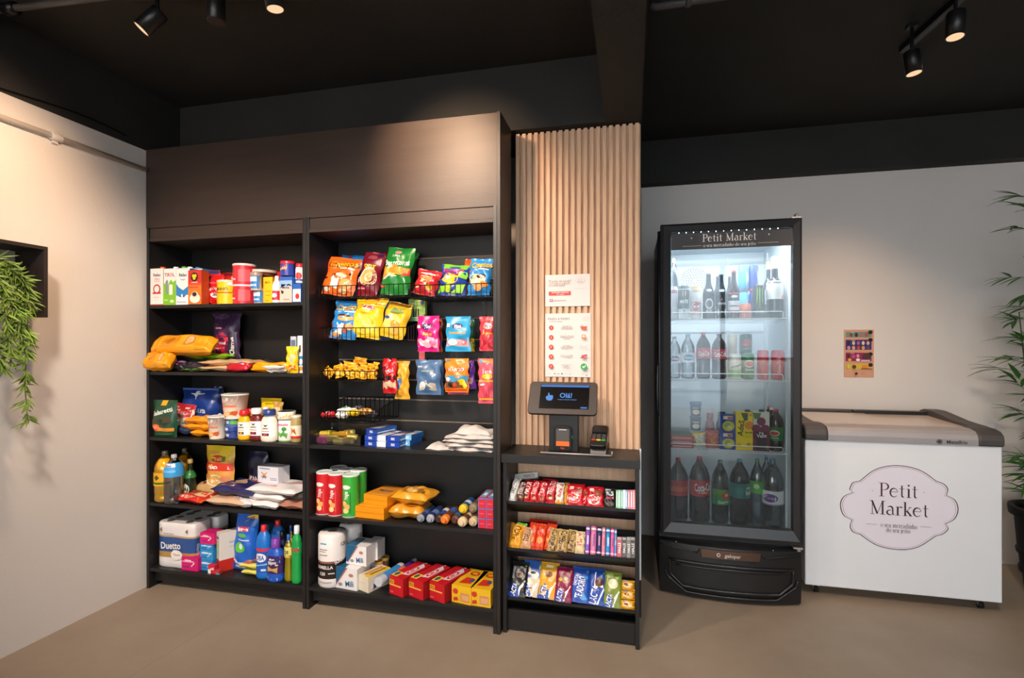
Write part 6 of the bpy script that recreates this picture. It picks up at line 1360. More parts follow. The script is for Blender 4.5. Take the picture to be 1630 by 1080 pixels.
# ================================================================ SLANTED TRAYS OF SWEETS
BACK_Y[0] = None
def tray_item(name, cat, label, ti, u0, u1, vt, kind, col, its=(), t=.022, row=0, group=None, mat='film', roll=0, wr=.6, seat=0.0, h=None):
    """thing standing in slanted tray ti, leaning on its back rest"""
    z = TRAY[ti]; Yf = ky + .018
    xc, w = span(u0, u1, Yf + .04)
    # a point on the sloped tray floor, 'row' metres from its front lip
    c, s_ = math.cos(TA), math.sin(TA); d0 = .012 + row
    by, bz = Yf + d0 * c, z - d0 * s_ + .001
    if h is None:
        # height along the lean direction so that its top lands on row vt
        h = .1
        for _ in range(20):
            ty = by + h * s_; tz = bz + h * c
            p = at((u0 + u1) / 2, vt, ty)
            h += (p.z - tz) / c * .8
    M_ = Matrix.Translation((xc, by, bz)) @ Matrix.Rotation(-TA, 4, 'X') @ Matrix.Translation((0, t / 2 + .003, .003))
    if roll: M_ = M_ @ Matrix.Translation((0, 0, h / 2)) @ Matrix.Rotation(R(roll), 4, 'Y') @ Matrix.Translation((0, 0, -h / 2))
    pb = PB()
    if kind == 'bag':
        _seed[0] += 1
        pt = pillow_geo(w * 1.04, h, t, power=.28, wr=wr, seed=_seed[0], pinch=.03, seal=.05, full=5, fe=.5)
        pillow(pb, pt, col); art(pb, skin(pt), w, h, its)
    elif kind == 'slab':
        pb.box(-w / 2, w / 2, -t / 2, t / 2, 0, h, col); art(pb, s_front(-w / 2, w / 2, 0, h, -t / 2), w, h, its)
    elif kind == 'roll':
        r = w / 2; pb.lathe([(r * .8, 0), (r, h * .02), (r, h * .98), (r * .8, h)], 12, col); art(pb, s_cyl(r, 0, h, 180), PI * r, h, its)
    o = finish(pb, name, mat, (0, 0, 0), (0, 0, 0), label, cat, group)
    o.matrix_world = M_
    return o
def wb(label, u0, u1, vt, col, tcol, txt, ti=0, **k):
    g = k.pop('group', 'wafer bars on the top tray'); ex = k.pop('ex', [])
    return tray_item('wafer_bar', 'wafer bar', label, ti, u0, u1, vt, 'bag', col, ex + [('t', txt, .5, .62, .60, .55, tcol, 82)], group=g, **k)
wood_ex = [('p', [(.1, .05), (.9, .05), (.85, .30), (.3, .34)], '#5a2f1e'), ('e', .6, .2, .2, .06, '#c9a070')]
wb('white wafer bar with black letters, leftmost on top tray', 802.5, 813, 761, '#dcdad6', '#2a2a2c', 'TRENTO', ex=wood_ex[:0], roll=8)
wb('white wafer bar with black letters, second on top tray', 812, 822, 762, '#dcdad6', '#2a2a2c', 'TRENTO', roll=8)
wb('brown wafer bar with white letters, third on top tray', 821.5, 833, 766, '#4f2620', '#f0e2da', 'TRENTO', ex=wood_ex, roll=5)
wb('red wafer bar with nut picture right of the brown one', 832, 846, 765, '#b81824', '#f0e2da', 'NOIR', ex=wood_ex, roll=7)
wb('red wafer bar, second of the red group', 845, 857, 764, '#bd1a26', '#f6e6e0', 'TRENTO', ex=wood_ex, roll=6)
wb('red wafer bar, third of the red group', 857, 869, 765, '#c01a26', '#f6e6e0', 'TRENTO', ex=wood_ex, roll=6)
wb('red wafer bar, fourth of the red group', 868.5, 884, 764, '#c01a26', '#f6e6e0', 'TRENTO', ex=wood_ex, roll=6)
wb('red wafer bar behind the red group, top showing', 860, 880, 762, '#a81420', '#f0d0d0', 'TR', row=.04, roll=0)
wb('white and orange bar with red letters on top tray', 884.5, 897, 768, '#e6e0d8', '#c8202a', 'nutella', ex=[('r', .0, .0, 1, .20, '#e0962c')])
wb('gold wrapped bar half hidden behind first red square pack', 896, 905, 769, '#d8a03a', '#6a2a14', 'bar', row=.01)
o = tray_item('wafer_bar', 'wafer bar', 'white wafer bar lying across the tops at upper left', 0, 812, 851, 752, 'slab', '#d9d6d0', [('t', 'TRENTO', .62, .5, .5, .5, '#3a3a3a')], t=.016, h=.028, row=.03, group='wafer bars on the top tray')
p_ = at(831, 759.5, 2.425); o.matrix_world = Matrix.Translation((p_.x, 2.425, p_.z - .012)) @ Matrix.Rotation(R(-9), 4, 'Y') @ Matrix.Rotation(-TA, 4, 'X')
def kk(label, u0, u1, vt, **k):
    return tray_item('chocolate_pack', 'chocolate', label, 0, u0, u1, vt, 'bag', '#c41420', [('e', .42, .34, .40, .24, '#f0e4e2'), ('e', .42, .34, .36, .21, '#c41420'), ('t', 'KitKat', .42, .34, .56, .13, '#f6efec', 12), ('p', [(.45, .5), (.9, .55), (.9, .85), (.5, .8)], '#8a3a22'), ('r', .15, .72, .4, .88, '#e2c8c4')], t=.018, group='red square chocolate packs', **k)
kk('red square chocolate pack half hidden, middle of three', 918, 933, 776, row=.004)
kk('red square chocolate pack, right of three', 935, 960, 775)
kk('red square chocolate pack, left of three', 902, 928, 771)
kk('red square chocolate pack standing behind the left one', 905, 929, 770, row=.03)
tray_item('chocolate_pack', 'chocolate', 'black chocolate pack with white and pink lettering', 0, 962, 980.5, 778, 'bag', '#1c1b1e', [('t', 'BIS', .5, .72, .8, .22, '#e8ecf0', 4), ('r', .2, .44, .85, .54, '#b0344a'), ('e', .5, .18, .36, .10, '#5a463e'), ('r', .1, .86, .6, .94, '#b8bcc0')], t=.018)
for u0, u1, c, lb in ((980.5, 984, '#2f9a50', 'bright green'), (984, 988, '#57b8a0', 'mint green'), (988.5, 992, '#2f9a8c', 'teal'), (992, 995.5, '#c9dce8', 'pale blue'), (995.5, 999.5, '#2878b8', 'deep blue'), (999.5, 1003.5, '#b83a6a', 'dark pink'), (1003.5, 1008, '#d8587a', 'pink'), (1008, 1012, '#e0708a', 'light coral')):
    tray_item('gum_pack', 'gum', lb + ' stick gum pack at right end of top tray', 0, u0, u1, 781, 'slab', c, [('r', .2, .1, .5, .9, '#e6ecf0')], t=.02, group='stick gum packs')
# middle tray
tray_item('sweet_box', 'box', 'brown box at the far left of middle tray', 1, 797, 803, 833, 'slab', '#a8701e', t=.02)
wb('orange yellow bar at left of middle tray', 804, 821.5, 834, '#e09a1c', '#6a3a10', 'PACO', 1, group='bars on the middle tray', roll=6)
wb('green wrapped bar on middle tray', 818, 834.5, 834, '#5fae2c', '#e6f0d6', 'CEREAL', 1, group='bars on the middle tray', roll=6)
wb('tan paper bar on middle tray', 830, 846, 839, '#c8956a', '#5a2f1e', 'TORTA', 1, group='bars on the middle tray', roll=5)
for i, (u0, u1) in enumerate(((842, 855), (853, 867), (865, 880))):
    wb('red orange bar with peanut picture, ' + ('left', 'middle', 'right')[i] + ' of three', u0, u1, 833 + i, '#d8421c', '#f2c08a', '', 1, group='bars on the middle tray', roll=6, ex=[('e', .5, .35, .3, .12, '#f0a45a'), ('p', [(.1, .6), (.9, .6), (.7, .8), (.2, .75)], '#b8281c')])
for i, (u0, u1, vt) in enumerate(((838, 858, 827), (856, 881, 829))):
    tray_item('chocolate_pack', 'chocolate', 'flat red pack lying on top of the red orange bars, ' + ('left' if i == 0 else 'right'), 1, u0, u1, vt, 'bag', '#cf2c1c', [('e', .5, .5, .3, .2, '#e8824a'), ('t', 'SNACK', .5, .7, .6, .2, '#f4d8b8')], t=.018, row=.055, group='flat red packs')
for i, (u0, u1, vt) in enumerate(((874, 888.5, 841), (887, 903.5, 842), (902, 915, 845))):
    wb('gold wafer bar with nut picture, ' + ('left', 'middle', 'right')[i] + ' of three', u0, u1, vt, '#b8995e', '#3a1f14', 'TRENTO', 1, group='bars on the middle tray', roll=5, ex=wood_ex)
wb('cream and red caramel bar right of the gold bars', 915, 930, 846, '#d9c49a', '#c41f26', 'TWIX', 1, group='bars on the middle tray')
for i, (u0, u1, c, tc, lb) in enumerate(((931.5, 938.5, '#8a5ac0', '#fff', 'violet'), (939.5, 949, '#e07aa8', '#2a3a8c', 'pink'), (949.5, 957, '#2a3470', '#f4a0b8', 'navy'), (957.5, 963.5, '#e58aa4', '#c8283a', 'light pink'), (964, 971, '#2a8ad0', '#fff', 'blue'), (971.5, 978, '#d8609c', '#2a3a8c', 'magenta'), (978, 981.5, '#4aa0d8', '#fff', 'sky blue'))):
    tray_item('mint_roll', 'mints', lb + ' roll of mints standing on middle tray', 1, u0, u1, 838 + i * .8, 'roll', c, [('t', 'mentos', .5, .5, .5, .30, tc, 90), ('r', .2, .86, .8, .93, '#f0e0e8'), ('r', .2, .06, .8, .12, '#e8b8cc')], t=.02, group='rolls of mints')
for i, (u0, u1, c, lb) in enumerate(((982, 989.5, '#b0244a', 'dark red'), (990, 997, '#1c1c20', 'black'), (997.5, 1004, '#6a6c72', 'grey'), (1004.5, 1012, '#26262a', 'black and silver'))):
    tray_item('lozenge_pack', 'lozenges', lb + ' lozenge stick at the right end of middle tray', 1, u0, u1, 856, 'slab', c, [('t', 'HALLS', .5, .45, .7, .55, '#e6e8ec', 90), ('r', .1, .84, .9, .96, '#8a8c92')], t=.018, group='lozenge sticks')
# bottom tray: big chocolate bars
def lac(col, extra=(), blue='#1c4aa8'):
    return [('p', [(0, 0), (.62, 0), (.55, .25), (.30, .42), (0, .44)], blue), ('p', [(.50, .02), (.60, .02), (.92, .46), (.88, .48), (.60, .28)], '#f0eeea'), ('t', 'LACTA', .30, .20, .36, .30, '#f2f2f4', 78)] + list(extra)
cb = [(805, 831, 893, '#18181c', lac('', [('e', .55, .62, .22, .09, '#7a5a4a'), ('e', .55, .62, .13, .05, '#3a1c16'), ('r', .12, .5, .24, .85, '#8a8c90')]), 'black and blue chocolate bar, leftmost on the bottom tray'),
      (829, 860, 895, '#d8c8a8', lac('', [('p', [(.1, .5), (.9, .55), (1, 1), (0, 1)], '#2a5ab0'), ('e', .55, .60, .30, .12, '#efe4cf'), ('e', .55, .66, .14, .04, '#2a1c1a')]), 'cream and blue chocolate bar with biscuit picture'),
      (857, 886.5, 897, '#dfa01c', lac('', [('e', .48, .66, .20, .08, '#8a4a1e'), ('p', [(.1, .5), (.4, .52), (.3, .7), (.1, .65)], '#f0c23a'), ('r', .3, .84, .7, .92, '#f0dcae')]), 'golden yellow chocolate bar with nut picture'),
      (884, 910.5, 903, '#8a1440', lac('', [('e', .58, .64, .26, .12, '#a87a6a'), ('e', .58, .66, .14, .05, '#e0cfc0'), ('e', .28, .62, .12, .05, '#d9b51c')]), 'maroon chocolate bar with white cream picture'),
      (909, 937, 905, '#1d4fae', [('t', 'TE ADORO', .50, .42, .62, .40, '#f2f2f4', 80), ('t', 'LACTA', .22, .62, .3, .2, '#d0d8ec', 80), ('p', [(.6, .08), (.95, .12), (.7, .3)], '#5aa8e0'), ('e', .8, .7, .1, .05, '#3f8fd8')], 'plain blue chocolate bar with large white vertical words'),
      (937, 963, 907, '#1b47a4', [('t', 'LACTA', .34, .28, .50, .42, '#f2f2f4', 80), ('p', [(.3, .5), (.4, .5), (.42, .9), (.32, .88)], '#e8e4e0'), ('e', .62, .62, .26, .14, '#5a2a1c'), ('p', [(.35, .5), (.9, .48), (.85, .56)], '#efe8e0'), ('p', [(.5, .02), (.62, .02), (.95, .44), (.9, .48)], '#e6eaf2')], 'blue chocolate bar with brown chocolate picture'),
      (963, 989.5, 911, '#7a8a2c', lac('', [('e', .50, .66, .30, .14, '#e0dcae'), ('e', .55, .68, .14, .06, '#f2ecd6'), ('r', .1, .82, .5, .94, '#a8b46a')]), 'olive green chocolate bar, right end of the large bars')]
for u0, u1, vt, c, its, lb in cb:
    tray_item('chocolate_bar', 'chocolate', lb, 2, u0, u1, vt, 'bag', c, its + [('e', .86, .88, .06, .025, '#4fa84a')] , t=.014, wr=.3, group='large chocolate bars on the bottom tray', roll=2)
for i, (h0, h1, lb) in enumerate(((0, .036, 'bottom'), (.037, .073, 'middle'), (.074, .115, 'top'))):
    o = tray_item('chocolate_pack', 'chocolate', 'small yellow chocolate pack, ' + lb + ' of three stacked on bottom tray', 2, 990, 1012, 0, 'bag', '#e3a41a', [('e', .5, .5, .34, .3, '#f2d8a8'), ('e', .4, .55, .16, .14, '#8a4a22'), ('r', .15, .8, .5, .92, '#6a8ab8')], t=.018, h=h1 - h0, group='small yellow chocolate packs')
    o.matrix_world = o.matrix_world @ Matrix.Translation((0, 0, h0))
carton('sweet_box', 'box', 'dark blue box at the far left of bottom tray', 798, 804, 0, TRAY[2] - .01, 2.30, .03, '#1c2a5c', h=.06, mat='film') if False else None

# ================================================================ NOTICES ON THE SLATS
Ys = 2.4935
def notice(name, label, u0, u1, v0, v1, its, col='#ded7d3', Yq=Ys):
    a = at(u0, v1, Yq); b = at(u1, v0, Yq); w, h = b.x - a.x, b.z - a.z
    q = PB(); q.box(-w / 2, w / 2, 0, .003, 0, h, col); art(q, s_front(-w / 2, w / 2, 0, h, 0), w, h, its)
    return tag(q.build(name, 'card', None, loc=((a.x + b.x) / 2, Yq, a.z)), label, 'notice')
RD = '#d9483c'; GY = '#a59b97'
notice('help_notice', 'white help notice with red bar, upper of two on the slats', 868, 939.5, 436, 488.5,
  [('t', 'Precisa de ajuda?', .33, .80, .50, .085, '#b59a92'), ('t', 'Tem alguma sugestão', .32, .725, .48, .06, '#b59a92'), ('t', 'ou reclamação?', .26, .665, .36, .06, '#b59a92'), ('p', [(.66, .80), (.72, .88), (.78, .92), (.84, .88), (.90, .80), (.84, .72), (.78, .68), (.72, .72)], '#cbbdb8'), ('p', [(.67, .80), (.725, .87), (.78, .905), (.835, .87), (.89, .80), (.835, .73), (.78, .695), (.725, .73)], '#ded7d3'), ('T', 'Petit', .78, .825, .12, .05, '#a8908a'), ('T', 'Market', .78, .765, .14, .05, '#a8908a'),
   ('r', .08, .35, .57, .47, RD), ('t', 'ENTRE EM CONTATO', .34, .435, .38, .04, '#f6e2de'), ('t', 'com a gente', .34, .38, .26, .035, '#f6e2de'), ('r', .10, .155, .17, .235, '#b8507a'), ('e', .135, .195, .018, .022, '#ded7d3'), ('t', 'petitmarket.com', .33, .195, .28, .04, GY), ('r', .62, .555, .92, .56, '#cbbdb8')])
st_ = [('t', 'PASSO A PASSO', .30, .915, .50, .035, '#8c7f7a'), ('t', 'de como comprar', .24, .875, .34, .02, '#a88a84'), ('p', [(.82, .92), (.87, .95), (.94, .95), (.98, .92), (.94, .885), (.87, .885)], '#cbbdb8'), ('p', [(.83, .92), (.875, .943), (.935, .943), (.97, .92), (.935, .892), (.875, .892)], '#ded7d3'), ('T', 'Market', .90, .918, .10, .014, '#a8908a')]
lines = [('ESCOLHA OS', 'PRODUTOS QUE', 'VOCÊ QUER LEVAR'), ('TOQUE NA TELA DO', 'TOTEM PARA INICIAR', 'sua compra'), ('ESCANEIE O', 'CÓDIGO DE BARRAS', 'DOS PRODUTOS'), ('ESCOLHA A FORMA', 'DE PAGAMENTO', ''), ('APROVEITE SUA', 'COMPRA,', 'volte sempre')]
for i in range(5):
    t0 = .775 - i * .152
    st_ += [('e', .135, t0, .052, .037, RD), ('t', str(i + 1), .135, t0, .05, .026, '#f8ece8'), ('r', .05, t0 - .078, .95, t0 - .0765, '#d8cec9')]
    for j, l in enumerate(lines[i]):
        if l: st_.append(('t', l, .48, t0 + .022 - j * .022, .42, .016, GY))
t0 = .775
st_ += [('p', [(.78, t0 + .01), (.92, t0 + .01), (.90, t0 - .03), (.80, t0 - .03)], '#cf5a4c'), ('r', .77, t0 + .008, .93, t0 + .016, '#cf5a4c'), ('p', [(.80, t0 + .04), (.815, t0 + .04), (.83, t0 + .012), (.815, t0 + .012)], '#cf5a4c')]
t0 -= .152; st_ += [('r', .80, t0 - .03, .90, t0 - .015, '#e08a5a'), ('r', .81, t0 - .012, .89, t0 + .04, '#e08a5a'), ('r', .825, t0, .875, t0 + .03, '#ded7d3')]
t0 -= .152; st_ += [('r', .78, t0 - .004, .92, t0 + .004, '#b9a5a0'), ('r', .76, t0 + .02, .80, t0 + .025, '#b9a5a0'), ('r', .90, t0 + .02, .94, t0 + .025, '#b9a5a0'), ('r', .76, t0 - .025, .80, t0 - .02, '#b9a5a0'), ('r', .90, t0 - .025, .94, t0 - .02, '#b9a5a0')]
t0 -= .152; st_ += [('p', [(.80, t0 + .02), (.92, t0 + .04), (.93, t0 + .01), (.82, t0 - .01)], '#b8504a'), ('p', [(.77, t0 - .02), (.90, t0 - .03), (.92, t0 - .015), (.80, t0 - .002)], '#b8504a')]
t0 -= .152; st_ += [('e', .855, t0, .07, .05, '#37a34a'), ('p', [(.82, t0), (.835, t0 + .012), (.855, t0 - .012), (.845, t0 - .024)], '#fff'), ('p', [(.845, t0 - .024), (.858, t0 - .024), (.90, t0 + .018), (.888, t0 + .026)], '#fff')]
st_ += [('e', .22, .052, .015, .010, RD), ('t', 'VISA', .30, .052, .06, .014, '#2a4a9c'), ('e', .38, .052, .015, .011, '#1c1c1c'), ('t', 'PicPay', .47, .052, .1, .012, GY), ('e', .56, .052, .014, .009, '#8a9a9c'), ('t', 'Aceito:', .1, .052, .1, .012, GY), ('t', 'Parceria', .84, .055, .14, .012, GY), ('e', .915, .035, .013, .009, '#5a5452')]
notice('steps_notice', 'white five step instructions notice, lower of two on slats', 868, 940.5, 498.5, 600, st_)

# ================================================================ TABLET, SCANNER, CARD TERMINAL
zc = .8155
a0 = at(850, 606, 2.40); pb_ = at(846, 655, 2.33)
tb = empty('tablet_stand', (at(896, VH, 2.36).x, 2.36, zc), (0, 0, 0), 'black self checkout tablet on a stand with hello screen', 'tablet')
xo = tb.location.x
q = PB(); bx0_, bx1_ = at(863, VH, 2.31).x - xo, at(971, VH, 2.31).x - xo
q.box(bx0_, bx1_, -.054, .06, 0, .004); q.build('base_plate', 'metalblack', tb, .001)
q = PB(); q.tube([(bx0_ - .006, -.059, .0045), (bx1_ + .004, -.059, .0045)], .004, 8); q.tube([(bx1_ + .008, -.059, .0045), (bx1_ + .010, -.059, .024)], .003, 8); q.build('base_rail', 'silver', tb)
px0, px1 = at(874, VH, 2.34).x - xo, at(920, VH, 2.34).x - xo
q = PB(); q.box(px0, px1, -.02, .035, .004, .205); q.build('post', 'metalblack', tb, .002)
# slanted case
ang = R(52); Wc = at(951, VH, 2.36).x - at(843, VH, 2.36).x; xc_ = (at(951, VH, 2.36).x + at(843, VH, 2.36).x) / 2 - xo
lo = at(896, 662, 2.30); hi_z = at(896, 606.5, 2.375).z; Hc = math.hypot(.085, hi_z - lo.z - .012)
ang = math.atan2(hi_z - lo.z - .012, .085)
case = empty('case', (xc_, 2.30 - 2.36, lo.z - zc + .006)); case.parent = tb; case.rotation_euler = (ang - R(90), 0, 0)
def rr_(w, h, r, n=5, x0=0, z0=0):
    pts = []
    for cx_, cz_, a in ((w / 2 - r, r, -90), (w / 2 - r, h - r, 0), (-w / 2 + r, h - r, 90), (-w / 2 + r, r, 180)):
        for i in range(n + 1): t = R(a + 90 * i / n); pts.append((x0 + cx_ + r * math.cos(t), z0 + cz_ + r * math.sin(t)))
    return pts
q = PB(); q.poly([(x, 0, z) for x, z in rr_(Wc, Hc, .018)], (0, .016, 0)); q.build('case_shell', 'blackv2', case, .002)
q = PB(); ax0, ax1 = -Wc * .335, Wc * .385; az0, az1 = Hc * .16, Hc * .90
q.box(ax0, ax1, -.0006, .001, az0, az1, '#0d0a0b'); q.build('screen', 'screendark', case)
q = PB(); q.box(ax0 + .002, ax1 - .002, -.0012, -.0006, az1 - .011, az1 - .001); 
q.poly([(x, -.0012, z) for x, z in rr_(.030, .007, .0033, 4, ax1 - .022, az0 + .004)], (0, .0006, 0)); q.build('screen_bar', 'screenblue', case)
sw_, sh_ = ax1 - ax0, az1 - az0; Ssc = s_front(ax0, ax1, az0, az1, -.0008)
q = PB(); art(q, Ssc, sw_, sh_, [('t', 'Olá!', .53, .56, .36, .20, '#fff'), ('t', 'Toque na tela para comprar', .56, .385, .46, .045, '#fff')], lift0=1); q.build('screen_lettering', 'screentext', case)
q = PB(); hx_, hz_ = ax0 + sw_ * .20, az0 + sh_ * .50
q.poly([(hx_ + a, -.0014, hz_ + b) for a, b in ((-.018, -.004), (-.014, -.016), (-.005, -.021), (.010, -.020), (.016, -.010), (.016, .004), (.010, .007), (.004, .006), (-.001, .008), (-.002, .018), (-.006, .019), (-.008, .015), (-.008, .002), (-.013, .003))], (0, .0006, 0))
q.build('hand_icon', 'screentext', case)
# scanner in the post
scn = empty('code_scanner', (at(896, VH, 2.33).x, 2.3395, zc + .012), (0, 0, 0), 'handheld style code scanner mounted in tablet post, orange strip', 'scanner')
sw2 = at(911, VH, 2.33).x - at(882, VH, 2.33).x; h2 = .112
q = PB(); q.poly([(x, -.018, z) for x, z in rr_(sw2, h2, .020)], (0, .018, 0)); q.build('housing', 'rubber', scn, .003)
q = PB(); q.poly([(x, -.0195, z) for x, z in rr_(sw2 * .72, h2 * .50, .004, 4, 0, h2 * .40)], (0, .003, 0)); q.build('reading_window', 'darkgrey', scn)
q = PB(); q.box(-sw2 * .36, sw2 * .36, -.0198, -.017, h2 * .20, h2 * .39, '#e06a22'); q.build('orange_strip', 'plast', scn)
q = PB(); art(q, s_front(-sw2 / 2, sw2 / 2, 0, h2, -.0196), sw2, h2, [('t', 'Elgin', 0.5, .12, .25, .06, '#d8482c')] + [('r', .3 + .085 * i, .845, .365 + .085 * i, .885, '#d8dadc') for i in range(5)], lift0=1); q.build('front_lettering', 'card', scn)
q = PB(); q.box(sw2 * .5, sw2 * .5 + .0015, -.010, -.004, h2 * .50, h2 * .62); q.build('status_light', 'ledgreen', scn)
# card terminal with its cradle
tm = empty('card_terminal', (at(953, VH, 2.34).x, 2.350, zc + .005), (0, 0, R(-4)), 'black payment card terminal with red, yellow and green keys', 'card reader')
tw = at(965, VH, 2.33).x - at(939, VH, 2.33).x
q = PB(); q.poly([(-tw * .48, -.030, 0), (-tw * .48, .045, 0), (-tw * .48, .045, .045), (-tw * .48, -.020, .018)], (tw * .96, 0, 0)); q.build('cradle', 'darkgrey', tm, .001)
tt = empty('handset', (0, -.030, .020)); tt.parent = tm; tt.rotation_euler = (R(34), 0, 0)
q = PB(); q.poly([(x, y, 0) for x, y in rr_(tw, .135, .014, 4)], (0, 0, .024)); q.build('housing', 'blackplastic', tt, .003)
q = PB(); q.box(-tw * .42, tw * .42, .088, .128, .0242, .0262); q.build('display', 'screendark', tt)
q = PB(); q.box(-tw * .46, tw * .46, .080, .085, .024, .030); q.build('display_ridge', 'metalblack', tt)
for i in range(4):
    for j in range(3):
        q = PB(); x = (-.3 + .3 * j) * tw; y = .036 + i * .011; c = ('#c8322c', '#e6c02c', '#2fae5a')[j] if i == 0 else '#4a4848'
        ww = tw * (.13 if i == 0 else .10); q.box(x - ww, x + ww, y - .0036, y + .0036, .024, .0262, c); q.build('key', 'plast', tt)
q = PB(); q.tube([(-tw * .5, .0, .012), (-tw * .75, -.004, .006), (-tw * .95, -.018, .004), (-tw * 1.0, -.03, .004)], .0022, 6); q.build('cable', 'rubber', tm)

# ================================================================ POSTER ON THE BACK WALL
its = [('r', 0, 0, 1, 1, '#cf9a7c'), ('r', .05, .84, .92, .955, '#6f8f84'), ('r', .05, .58, .92, .79, '#3f2a66'), ('r', .05, .34, .92, .52, '#8f2250'), ('r', .05, .17, .92, .29, '#d2b23e')]
for i in range(4): its += [('e', .24 + .17 * i, .89, .055, .045, ('#7a4a44', '#3a2a2c', '#b86a68', '#b0524c')[i]), ('e', .88, (.945, .785, .49, .265)[i], .075, .040, '#1c1512')]
for i in range(5): its += [('e', .15 + .16 * i, .72, .05, .04, ('#2c1c3c', '#d6c4a4', '#b05a9c', '#d8d0b8', '#d0a8a0')[i]), ('e', .15 + .16 * i, .62, .055, .04, ('#c88aa0', '#c0a890', '#b8484a', '#dc9a4a', '#5a4a7c')[i])]
its += [('e', .13, .45, .05, .04, '#4a1c20'), ('e', .30, .44, .07, .04, '#b8508a'), ('e', .45, .45, .05, .04, '#e090a8'), ('e', .74, .44, .14, .06, '#4a3420'), ('e', .17, .37, .06, .03, '#e0a83a'), ('e', .45, .37, .07, .03, '#f0e4e0'), ('r', .55, .34, .85, .37, '#d8b0d8'),
        ('e', .32, .225, .07, .04, '#5a2a20'), ('e', .13, .23, .04, .04, '#c9cc7a'), ('r', .58, .21, .8, .26, '#e0883a'), ('r', .55, .175, .92, .19, '#8a3048'), ('e', .39, .085, .05, .025, '#2c2220'), ('t', 'sorvetes', .62, .085, .16, .02, '#b87c64'), ('t', 'TABELA', .25, .94, .3, .012, '#f2e6dc'), ('t', 'SORVETES', .28, .775, .3, .012, '#f2e6dc'), ('t', 'PICOLES', .25, .505, .22, .012, '#f2e6dc')]
notice('price_poster', 'small brown poster of ice lollies on the back wall', 1343.5, 1391, 525, 601, its, '#cf9a7c', YB - .003)

# ================================================================ PLANTS
def leaf(pb, p, d, n, L, w, curl=.25, m=0):
    d = Vector(d).normalized(); n = Vector(n); n = (n - d * n.dot(d))
    n = n.normalized() if n.length > 1e-4 else d.orthogonal().normalized(); s = d.cross(n)
    vs = []
    for i, (t, ww) in enumerate(((0, .12), (.25, .85), (.5, 1), (.75, .6), (1, .02))):
        c = Vector(p) + d * (L * t) - n * (curl * L * t * t); vs += [c - s * (w * ww / 2) + n * .0006, c - n * (w * .08 * ww), c + s * (w * ww / 2) + n * .0006]
    fs = []
    for i in range(4):
        a = i * 3; fs += [(a, a + 1, a + 4, a + 3), (a + 1, a + 2, a + 5, a + 4)]
    pb.add(vs, fs, '#fff', m, True)
# potted bamboo at the right edge
pc = Vector((2.150, 3.24, 0))
bp = empty('potted_bamboo', pc, (0, 0, 0), 'tall artificial bamboo in a black pot at the right edge', 'potted plant')
q = PB(); q.lathe([(.105, 0), (.115, .01), (.125, .10), (.137, .105), (.139, .13), (.132, .135), (.138, .20), (.148, .205), (.15, .225), (.143, .23), (.155, .395), (.157, .40), (.178, .41), (.182, .45), (.178, .455), (.160, .455), (.152, .42)], 32)
q.build('pot', 'rubber', bp)
q = PB(); q.lathe([(.001, .41), (.152, .411)], 24, cap=False); q.build('soil', 'soil', bp)
rb = random.Random(3)
for k in range(7):
    a = k * 2.4; r0 = .03 + .02 * (k % 3); top = 1.35 + .14 * k if k < 6 else 2.1
    bxk = (math.cos(a) * r0, math.sin(a) * r0); lean_ = (math.cos(a) * .06 - (.03 if k % 2 else 0), math.sin(a) * .06)
    st = PB(); pts = [(bxk[0] + lean_[0] * t, bxk[1] + lean_[1] * t, .40 + (top - .40) * t) for t in [i / 8 for i in range(9)]]
    st.tube(pts, [.006 - .0035 * i / 8 for i in range(9)], 6); st.build('stem', 'stem', bp)
    lf = PB()
    for i in range(20):
        t = .06 + .94 * i / 19; b = Vector((bxk[0] + lean_[0] * t, bxk[1] + lean_[1] * t, .40 + (top - .40) * t)); aa = rb.uniform(0, 6.28)
        dirh = Vector((math.cos(aa), math.sin(aa), rb.uniform(-.1, .5))); br = b + dirh.normalized() * rb.uniform(.05, .12)
        lf.tube([b, br], .0012, 4)
        for j in range(6):
            dd = dirh + Vector((rb.uniform(-.7, .7), rb.uniform(-.7, .7), rb.uniform(-.35, .4)))
            leaf(lf, br if j < 4 else b.lerp(br, .6), dd, (0, 0, 1), rb.uniform(.09, .145), rb.uniform(.019, .028), .30)
    lf.build('foliage', 'leaf', bp)
# wall box with the trailing plant
bxo = empty('wall_box_shelf', (XL, 1.43, 1.425), (0, 0, 0), 'dark open frame box shelf on the left wall holding plant', 'shelf')
dxx = .162; hz2 = .298; y0_, y1_ = -.28, .230; tk = .015
for nm, a in (('top_board', (0, dxx, y0_, y1_, hz2 - tk, hz2)), ('bottom_board', (0, dxx, y0_, y1_, 0, tk)), ('side_board', (0, dxx, y1_ - tk, y1_, tk, hz2 - tk)), ('side_board', (0, dxx, y0_, y0_ + tk, tk, hz2 - tk))):
    q = PB(); q.box(*a); q.build(nm, 'blackv', bxo, .0008)
q = PB(); q.lathe([(.006, 0), (.006, .006), (.003, .010)], 10, M4=Matrix.Translation((.004, y1_ - tk - .014, hz2 - .075)) @ Matrix.Rotation(R(90), 4, 'Y')); q.build('mounting_screw', 'chrome', bxo)
hpz = 1.425 + tk
hp_ = empty('hanging_plant', (XL + .085, 1.42, hpz + .0006), (0, 0, 0), 'green trailing plant spilling over the wall box shelf', 'hanging plant')
q = PB(); q.lathe([(.045, 0), (.060, .10), (.066, .105), (.066, .125), (.058, .125), (.055, .11)], 20); q.build('pot', 'rubber', hp_)
rh = random.Random(11)
